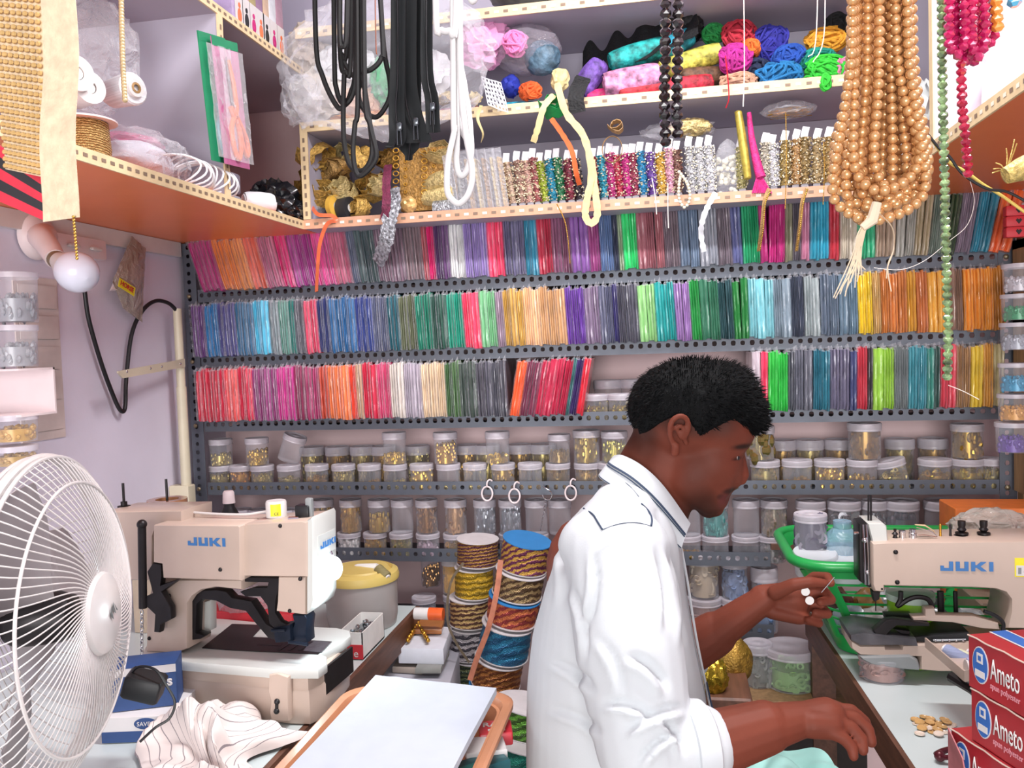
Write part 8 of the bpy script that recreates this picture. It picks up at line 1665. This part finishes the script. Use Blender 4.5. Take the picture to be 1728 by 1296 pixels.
for k in range(9000):
    v = vsn[r.randrange(ns)]; P_ = v.co+off; nrm = v.normal; 
    d_ = P_-CO; Q_ = Vector((P_.x, YM, P_.z)); dq = Q_-CO; z_ = dq.dot(cf); X_ = 864+FPX*dq.dot(CR)/z_; Y_ = 648-FPX*dq.dot(CU)/z_
    ln = np.interp(X_, [1050, 1066, 1090, 1112, 1128, 1140, 1160, 1176, 1190, 1215, 1232, 1246, 1262, 1280, 1295], [748, 742, 724, 706, 696, 692, 700, 728, 722, 708, 700, 712, 728, 736, 736])
    if Y_ > ln-2: continue
    low_ = min(1, max(0, (Y_-680)/60)); Ln = (.011 if X_ > 1180 else .007)*(1-.85*low_*(X_ < 1200))
    if Ln < .003: continue
    b_ = min(1, max(0, (X_-1110)/110)); flow = Vector((-.5+1.2*b_, 0, -.6+.45*b_)); t_ = (flow-nrm*flow.dot(nrm))+Vector((r.uniform(-.5, .5), r.uniform(-.5, .5), r.uniform(-.4, .4)))*.7
    tip = P_+(nrm*.45+t_*.6).normalized()*Ln*r.uniform(.6, 1.2); s_ = nrm.cross(t_).normalized()*.0007 if nrm.cross(t_).length > 1e-5 else Vector((.0007, 0, 0))
    P_ = P_-nrm*.001; mid = P_.lerp(tip, .55)+nrm*.0012; o_ = len(mb.v); mb.add([P_-s_, P_+s_, mid+s_*.7, mid-s_*.7, tip], [(0, 1, 2, 3), (3, 2, 4)])
mb.build('hair_strands', HAIR, man, smooth=False)['kind'] = 'stuff'
# ---------------------------------------------------------------- shirt
SHIRT = pm('white_shirt_cotton', 'c3c7cb', .8, var=.03, scale=4, bump=.05, bscale=400)
sh = MB()
lv = [(800, 1050, 1112, .062, .0), (822, 1020, 1128, .085, .0), (850, 985, 1142, .130, 0), (885, 950, 1150, .172, 0), (930, 932, 1154, .188, 0), (990, 916, 1160, .188, 0), (1060, 900, 1172, .180, 0), (1150, 890, 1190, .178, 0), (1250, 888, 1202, .185, 0), (1380, 890, 1215, .19, 0), (1480, 895, 1225, .19, 0)]
rings = []
for y, xb, xf, hw, _ in lv:
    a, b = hp(xb+6, y), hp(xf-4, y); c = (a+b)/2; hx = (b.x-a.x)/2; rg = []
    for k in range(40):
        t = 2*PI*k/40; e = 2/2.35; cx = math.copysign(abs(math.cos(t))**e, math.cos(t)); sy = math.copysign(abs(math.sin(t))**e, math.sin(t)); rg.append((c.x+hx*cx, YM+hw*sy, c.z+.0))
    rings.append(rg)
vs = [q for rg in rings for q in rg]; fs = [(i*40+k, (i+1)*40+k, (i+1)*40+(k+1) % 40, i*40+(k+1) % 40) for i in range(len(rings)-1) for k in range(40)]; fs += [tuple(range(40)), tuple(reversed(range((len(rings)-1)*40, len(rings)*40)))]
sh.add(vs, fs)
E3(sh, V3(1035, 925, 1.12), (.075, .062, .060)); E3(sh, V3(1035, 925, 1.42), (.07, .06, .058)); cap(sh, hp(1060, 860, -.05), V3(1035, 905, 1.13), .052, .056); cap(sh, hp(1060, 860, .05), V3(1035, 905, 1.41), .052, .056)
cap(sh, V3(1040, 940, 1.115), V3(1062, 1100, 1.065), .074, .070); cap(sh, V3(1062, 1100, 1.065), V3(1085, 1258, 1.035), .070, .064); cap(sh, V3(1085, 1262, 1.035), V3(1158, 1262, 1.045), .062, .056); cap(sh, V3(1150, 1262, 1.045), V3(1172, 1260, 1.05), .056, .053)
cap(sh, V3(1045, 940, 1.43), V3(1100, 1110, 1.44), .066, .060); cap(sh, V3(1100, 1110, 1.44), V3(1150, 1105, 1.44), .056, .05)
folds = [((1000, 940), (985, 1060), 6, .9), ((965, 1000), (985, 1110), 5, .8), ((1105, 930), (1120, 1060), 7, .8), ((1125, 930), (1150, 1080), 6, 1), ((930, 1120), (1000, 1170), 7, .8), ((930, 1200), (1010, 1240), 7, .7), ((1060, 1110), (1120, 1165), 9, 1.2), ((1020, 1190), (1100, 1215), 7, 1.2), ((1060, 1235), (1150, 1200), 7, 1.2), ((1110, 1215), (1150, 1275), 6, 1.0), ((1080, 1290), (1140, 1240), 6, 1), ((1010, 1080), (1050, 1180), 8, .6), ((940, 930), (945, 1020), 7, .6), ((1000, 930), (1070, 900), 4, .4)]
def shirtpost(co, me):
    me.calc_normals_split() if hasattr(me, 'calc_normals_split') else None
    nr = np.empty(len(co)*3); me.vertices.foreach_get('normal', nr); nr = nr.reshape(-1, 3)
    d = co-np.array(CO); z = d @ np.array(cf); X_ = 864+FPX*(d @ np.array(CR))/z; Y_ = 648-FPX*(d @ np.array(CU))/z
    dis = np.zeros(len(co)); near = 1/(1+np.exp((co[:, 1]-1.25)/.02))
    for (x0, y0), (x1, y1), wd, am in folds:
        L = math.hypot(x1-x0, y1-y0); ux, uy = (x1-x0)/L, (y1-y0)/L; t = (X_-x0)*ux+(Y_-y0)*uy; q = -(X_-x0)*uy+(Y_-y0)*ux; q = q+8*np.sin(t/L*3)
        env = np.clip(np.minimum(t/(L*.3)+.3, (L-t)/(L*.3)+.3), 0, 1); dis += am*env*(np.exp(-((q-wd)/wd)**2)-1.2*np.exp(-((q+wd*.6)/wd)**2))*near
    lo = np.array([noise.noise(Vector((q[0]*14, q[1]*14, q[2]*6))) for q in co]); dis = dis*.0062+lo*.0045
    Yw = co[:, 2]; ym = (Y_ > 860); return co+nr*(dis*np.where(ym, 1, .2))[:, None]
shirt = remesh('shirt', sh, .005, SHIRT, man, smooth=6, post=shirtpost)
# collar: a stand with a folded leaf
NAVYP = pm('navy_piping', '2c3c54', .7)
def collar(u, v):
    # u from the nape (0) round the near side to the front point (1); v across the leaf
    base = [hp(1046, 782, 0), hp(1056, 796, -.040), hp(1082, 828, -.062), hp(1112, 866, -.062), hp(1140, 905, -.045)]
    top = [hp(1040, 768, 0), hp(1062, 772, -.042), hp(1100, 800, -.060), hp(1130, 838, -.060), hp(1164, 884, -.048)]
    low = [hp(1026, 798, .0), hp(1024, 812, -.052), hp(1066, 846, -.082), hp(1106, 886, -.086), hp(1148, 924, -.062)]
    i = min(3, int(u*4)); t = u*4-i; T = top[i].lerp(top[i+1], t); Lw = low[i].lerp(low[i+1], t); o = Vector((0, -.006*math.sin(PI*v), .003*math.sin(PI*v))); return T.lerp(Lw, v)+o
def smooth_collar(s):
    top = smoothpath([hp(1037, 770, 0), hp(1052, 770, s*.040), hp(1085, 788, s*.062), hp(1120, 822, s*.064), hp(1164, 884, s*.050)], 8)
    low = smoothpath([hp(1022, 798, 0), hp(1012, 806, s*.060), hp(1055, 836, s*.088), hp(1102, 878, s*.092), hp(1149, 926, s*.064)], 8); n = len(top)
    def f(u, v):
        x = u*(n-1); i = min(n-2, int(x)); t = x-i; T = top[i].lerp(top[i+1], t); Lw = low[i].lerp(low[i+1], t); return T.lerp(Lw, v)+Vector((0, s*.006*math.sin(PI*v), .004*math.sin(PI*v)))
    return f
for s in (-1, 1):
    f = smooth_collar(s); MB().sheet(f, 40, 10, .003).build('collar_leaf', SHIRT, shirt)
    off_ = lambda u, v: f(u, v)+Vector((0, s*.0025, .0012))
    mb = MB(); mb.tube([off_(i/30, .52) for i in range(31)], .0022, 6, flat=.6); mb.tube([off_(i/30, .60) for i in range(31)], .0012, 6, flat=.6); mb.tube([off_(i/30, .99) for i in range(31)], .0008, 5); mb.build('collar_piping', NAVYP, shirt)
    g_ = [hp(1046, 778, 0), hp(1058, 786, s*.05), hp(1092, 806, s*.066), hp(1128, 850, s*.058), hp(1150, 893, s*.03)]
# shirt piping laid on the cloth
from mathutils.bvhtree import BVHTree
bv = BVHTree.FromPolygons([v.co+man.location for v in shirt.data.vertices], [tuple(q.vertices) for q in shirt.data.polygons])
def onshirt(px, py):
    d = ray(px, py).normalized(); h = bv.ray_cast(CO, d); return (h[0]-d*.0012) if h[0] is not None else None
for pts, rad in (([(962, 850), (985, 858), (1000, 868), (1008, 880), (1016, 893)], .0014), ([(1082, 850), (1094, 862), (1100, 875), (1099, 887)], .0014), ([(1016, 894), (1045, 884), (1075, 882), (1099, 888)], .0005), ([(1040, 806), (1060, 818), (1078, 838)], .0006)):
    Pp = [onshirt(x, y) for x, y in pts]; Pp = [q for q in Pp if q is not None]
    if len(Pp) > 1: MB().tube(smoothpath(Pp, 4), rad, 6).build('shirt_piping', NAVYP, shirt)
# button placket with piping at the shirt front
pl_ = [hp(1150, 925, -.02), hp(1160, 980, -.02), hp(1174, 1070, -.02), hp(1190, 1150, -.02), hp(1200, 1195, -.02), hp(1214, 1225, -.02)]
MB().tube(smoothpath(pl_, 4), .004, 6, flat=.5).build('placket', SHIRT, shirt); MB().tube([q+Vector((.002, -.002, 0)) for q in smoothpath(pl_[3:], 4)], .0016, 6).build('placket_piping', NAVYP, shirt)
# cuff fold
cc_ = V3(1180, 1258, 1.05); ax_ = (V3(1200, 1256, 1.06)-V3(1150, 1262, 1.045)).normalized(); u, v, w_ = frame(ax_); Xc = Matrix((u, v, w_)).transposed().to_4x4(); Xc.translation = cc_
MB().lathe([(.047, -.022), (.0545, -.020), (.057, -.008), (.0555, .006), (.052, .009), (.0475, .006), (.046, -.022)], 34, X=Xc @ Matrix.Diagonal((1, 1, 1, 1)), cap=False).build('cuff', SHIRT, shirt)
# needle and thread in the fingers
tag(MB().tube([H(1386, 1000, -.040), H(1408, 974, -.036)], .0006, 6).build('needle', CHROME), 'fine needle held in the raised pinching fingers', 'needle')
for k, (x, y) in enumerate(((1359, 998), (1366, 1013))): tag(MB().lathe([(0, 0), (.0068, 0), (.0068, .002), (0, .002)], 16, X=Matrix.Translation(H(x, y, -.036)) @ Matrix.Rotation(PI/2, 4, 'X')).build('white_button', WHITEP), ('upper', 'lower')[k]+' white button held in the raised hand', 'button')
# teal cloth on the lap
def lap(u, v):
    x = .02+.36*u; y = .86+.36*v; h = .70+.03*math.sin(u*9+v*4)+.018*noise.noise(Vector((u*6, v*6, 1)))-.10*abs(u-.45)**1.5; return Vector((x, y, h))
LAPC = pm('mint_cloth', 'a8dcd4', .75, var=.08, scale=12)
P0_ = AZ(1230, 1296, .74); 
def lap2(u, v):
    c = AZ(1210+210*u, 1330-75*v*math.sin(PI*min(1, u*.9+.08))**.6, .735); return c+Vector((0, 0, .012*math.sin(u*11+v*5)+.014*noise.noise(Vector((u*5, v*5, 3)))))
tag(MB().sheet(lap2, 40, 20, .004).build('mint_cloth', LAPC), 'pale mint green cloth under the lowered forearm', 'cloth')
tag(MB().bx(-.14, .22, 1.0, 1.45, .0, .46, bev=.02).build('seat_box', pm('seat_brown', '3c302c', .7)), 'dark brown seat under the man', 'seat') if 0 else None
leg = MB()
cap(leg, AY(1060, 1296, 1.18)-Vector((0, 0, .12)), Vector((.30, 1.12, .55)), .085, .065); cap(leg, AY(1060, 1296, 1.36)-Vector((0, 0, .12)), Vector((.28, 1.40, .52)), .085, .065)
cap(leg, AY(1050, 1296, YM)-Vector((0, 0, .11)), AY(1060, 1296, YM)-Vector((0, 0, .16)), .12, .12)
for yy in (1.12, 1.40): cap(leg, Vector((.29, yy, .53)), Vector((.24, yy, .10)), .062, .05)
for yy in (1.12, 1.40): cap(leg, Vector((.22, yy, .04)), Vector((.33, yy-.01, .035)), .04, .032)
remesh('trousers', leg, .008, pm('dark_trousers', '2c2e38', .8), man, smooth=3)
stz = (AY(1055, 1296, YM)-Vector((0, 0, .16))).z-.135
st = thing('stool', (-.04, YM, 0), 'dark stool the man sits on', 'stool'); sx = AY(1055, 1296, YM).x
MB().bx(sx-.15, sx+.12, YM-.16, YM+.16, stz-.03, stz+.01, bev=.01).build('seat', WOODB, st)
for a in (sx-.12, sx+.09):
    for b in (YM-.13, YM+.13): MB().bx(a-.015, a+.015, b-.015, b+.015, 0, stz-.03).build('leg', WOODB, st)
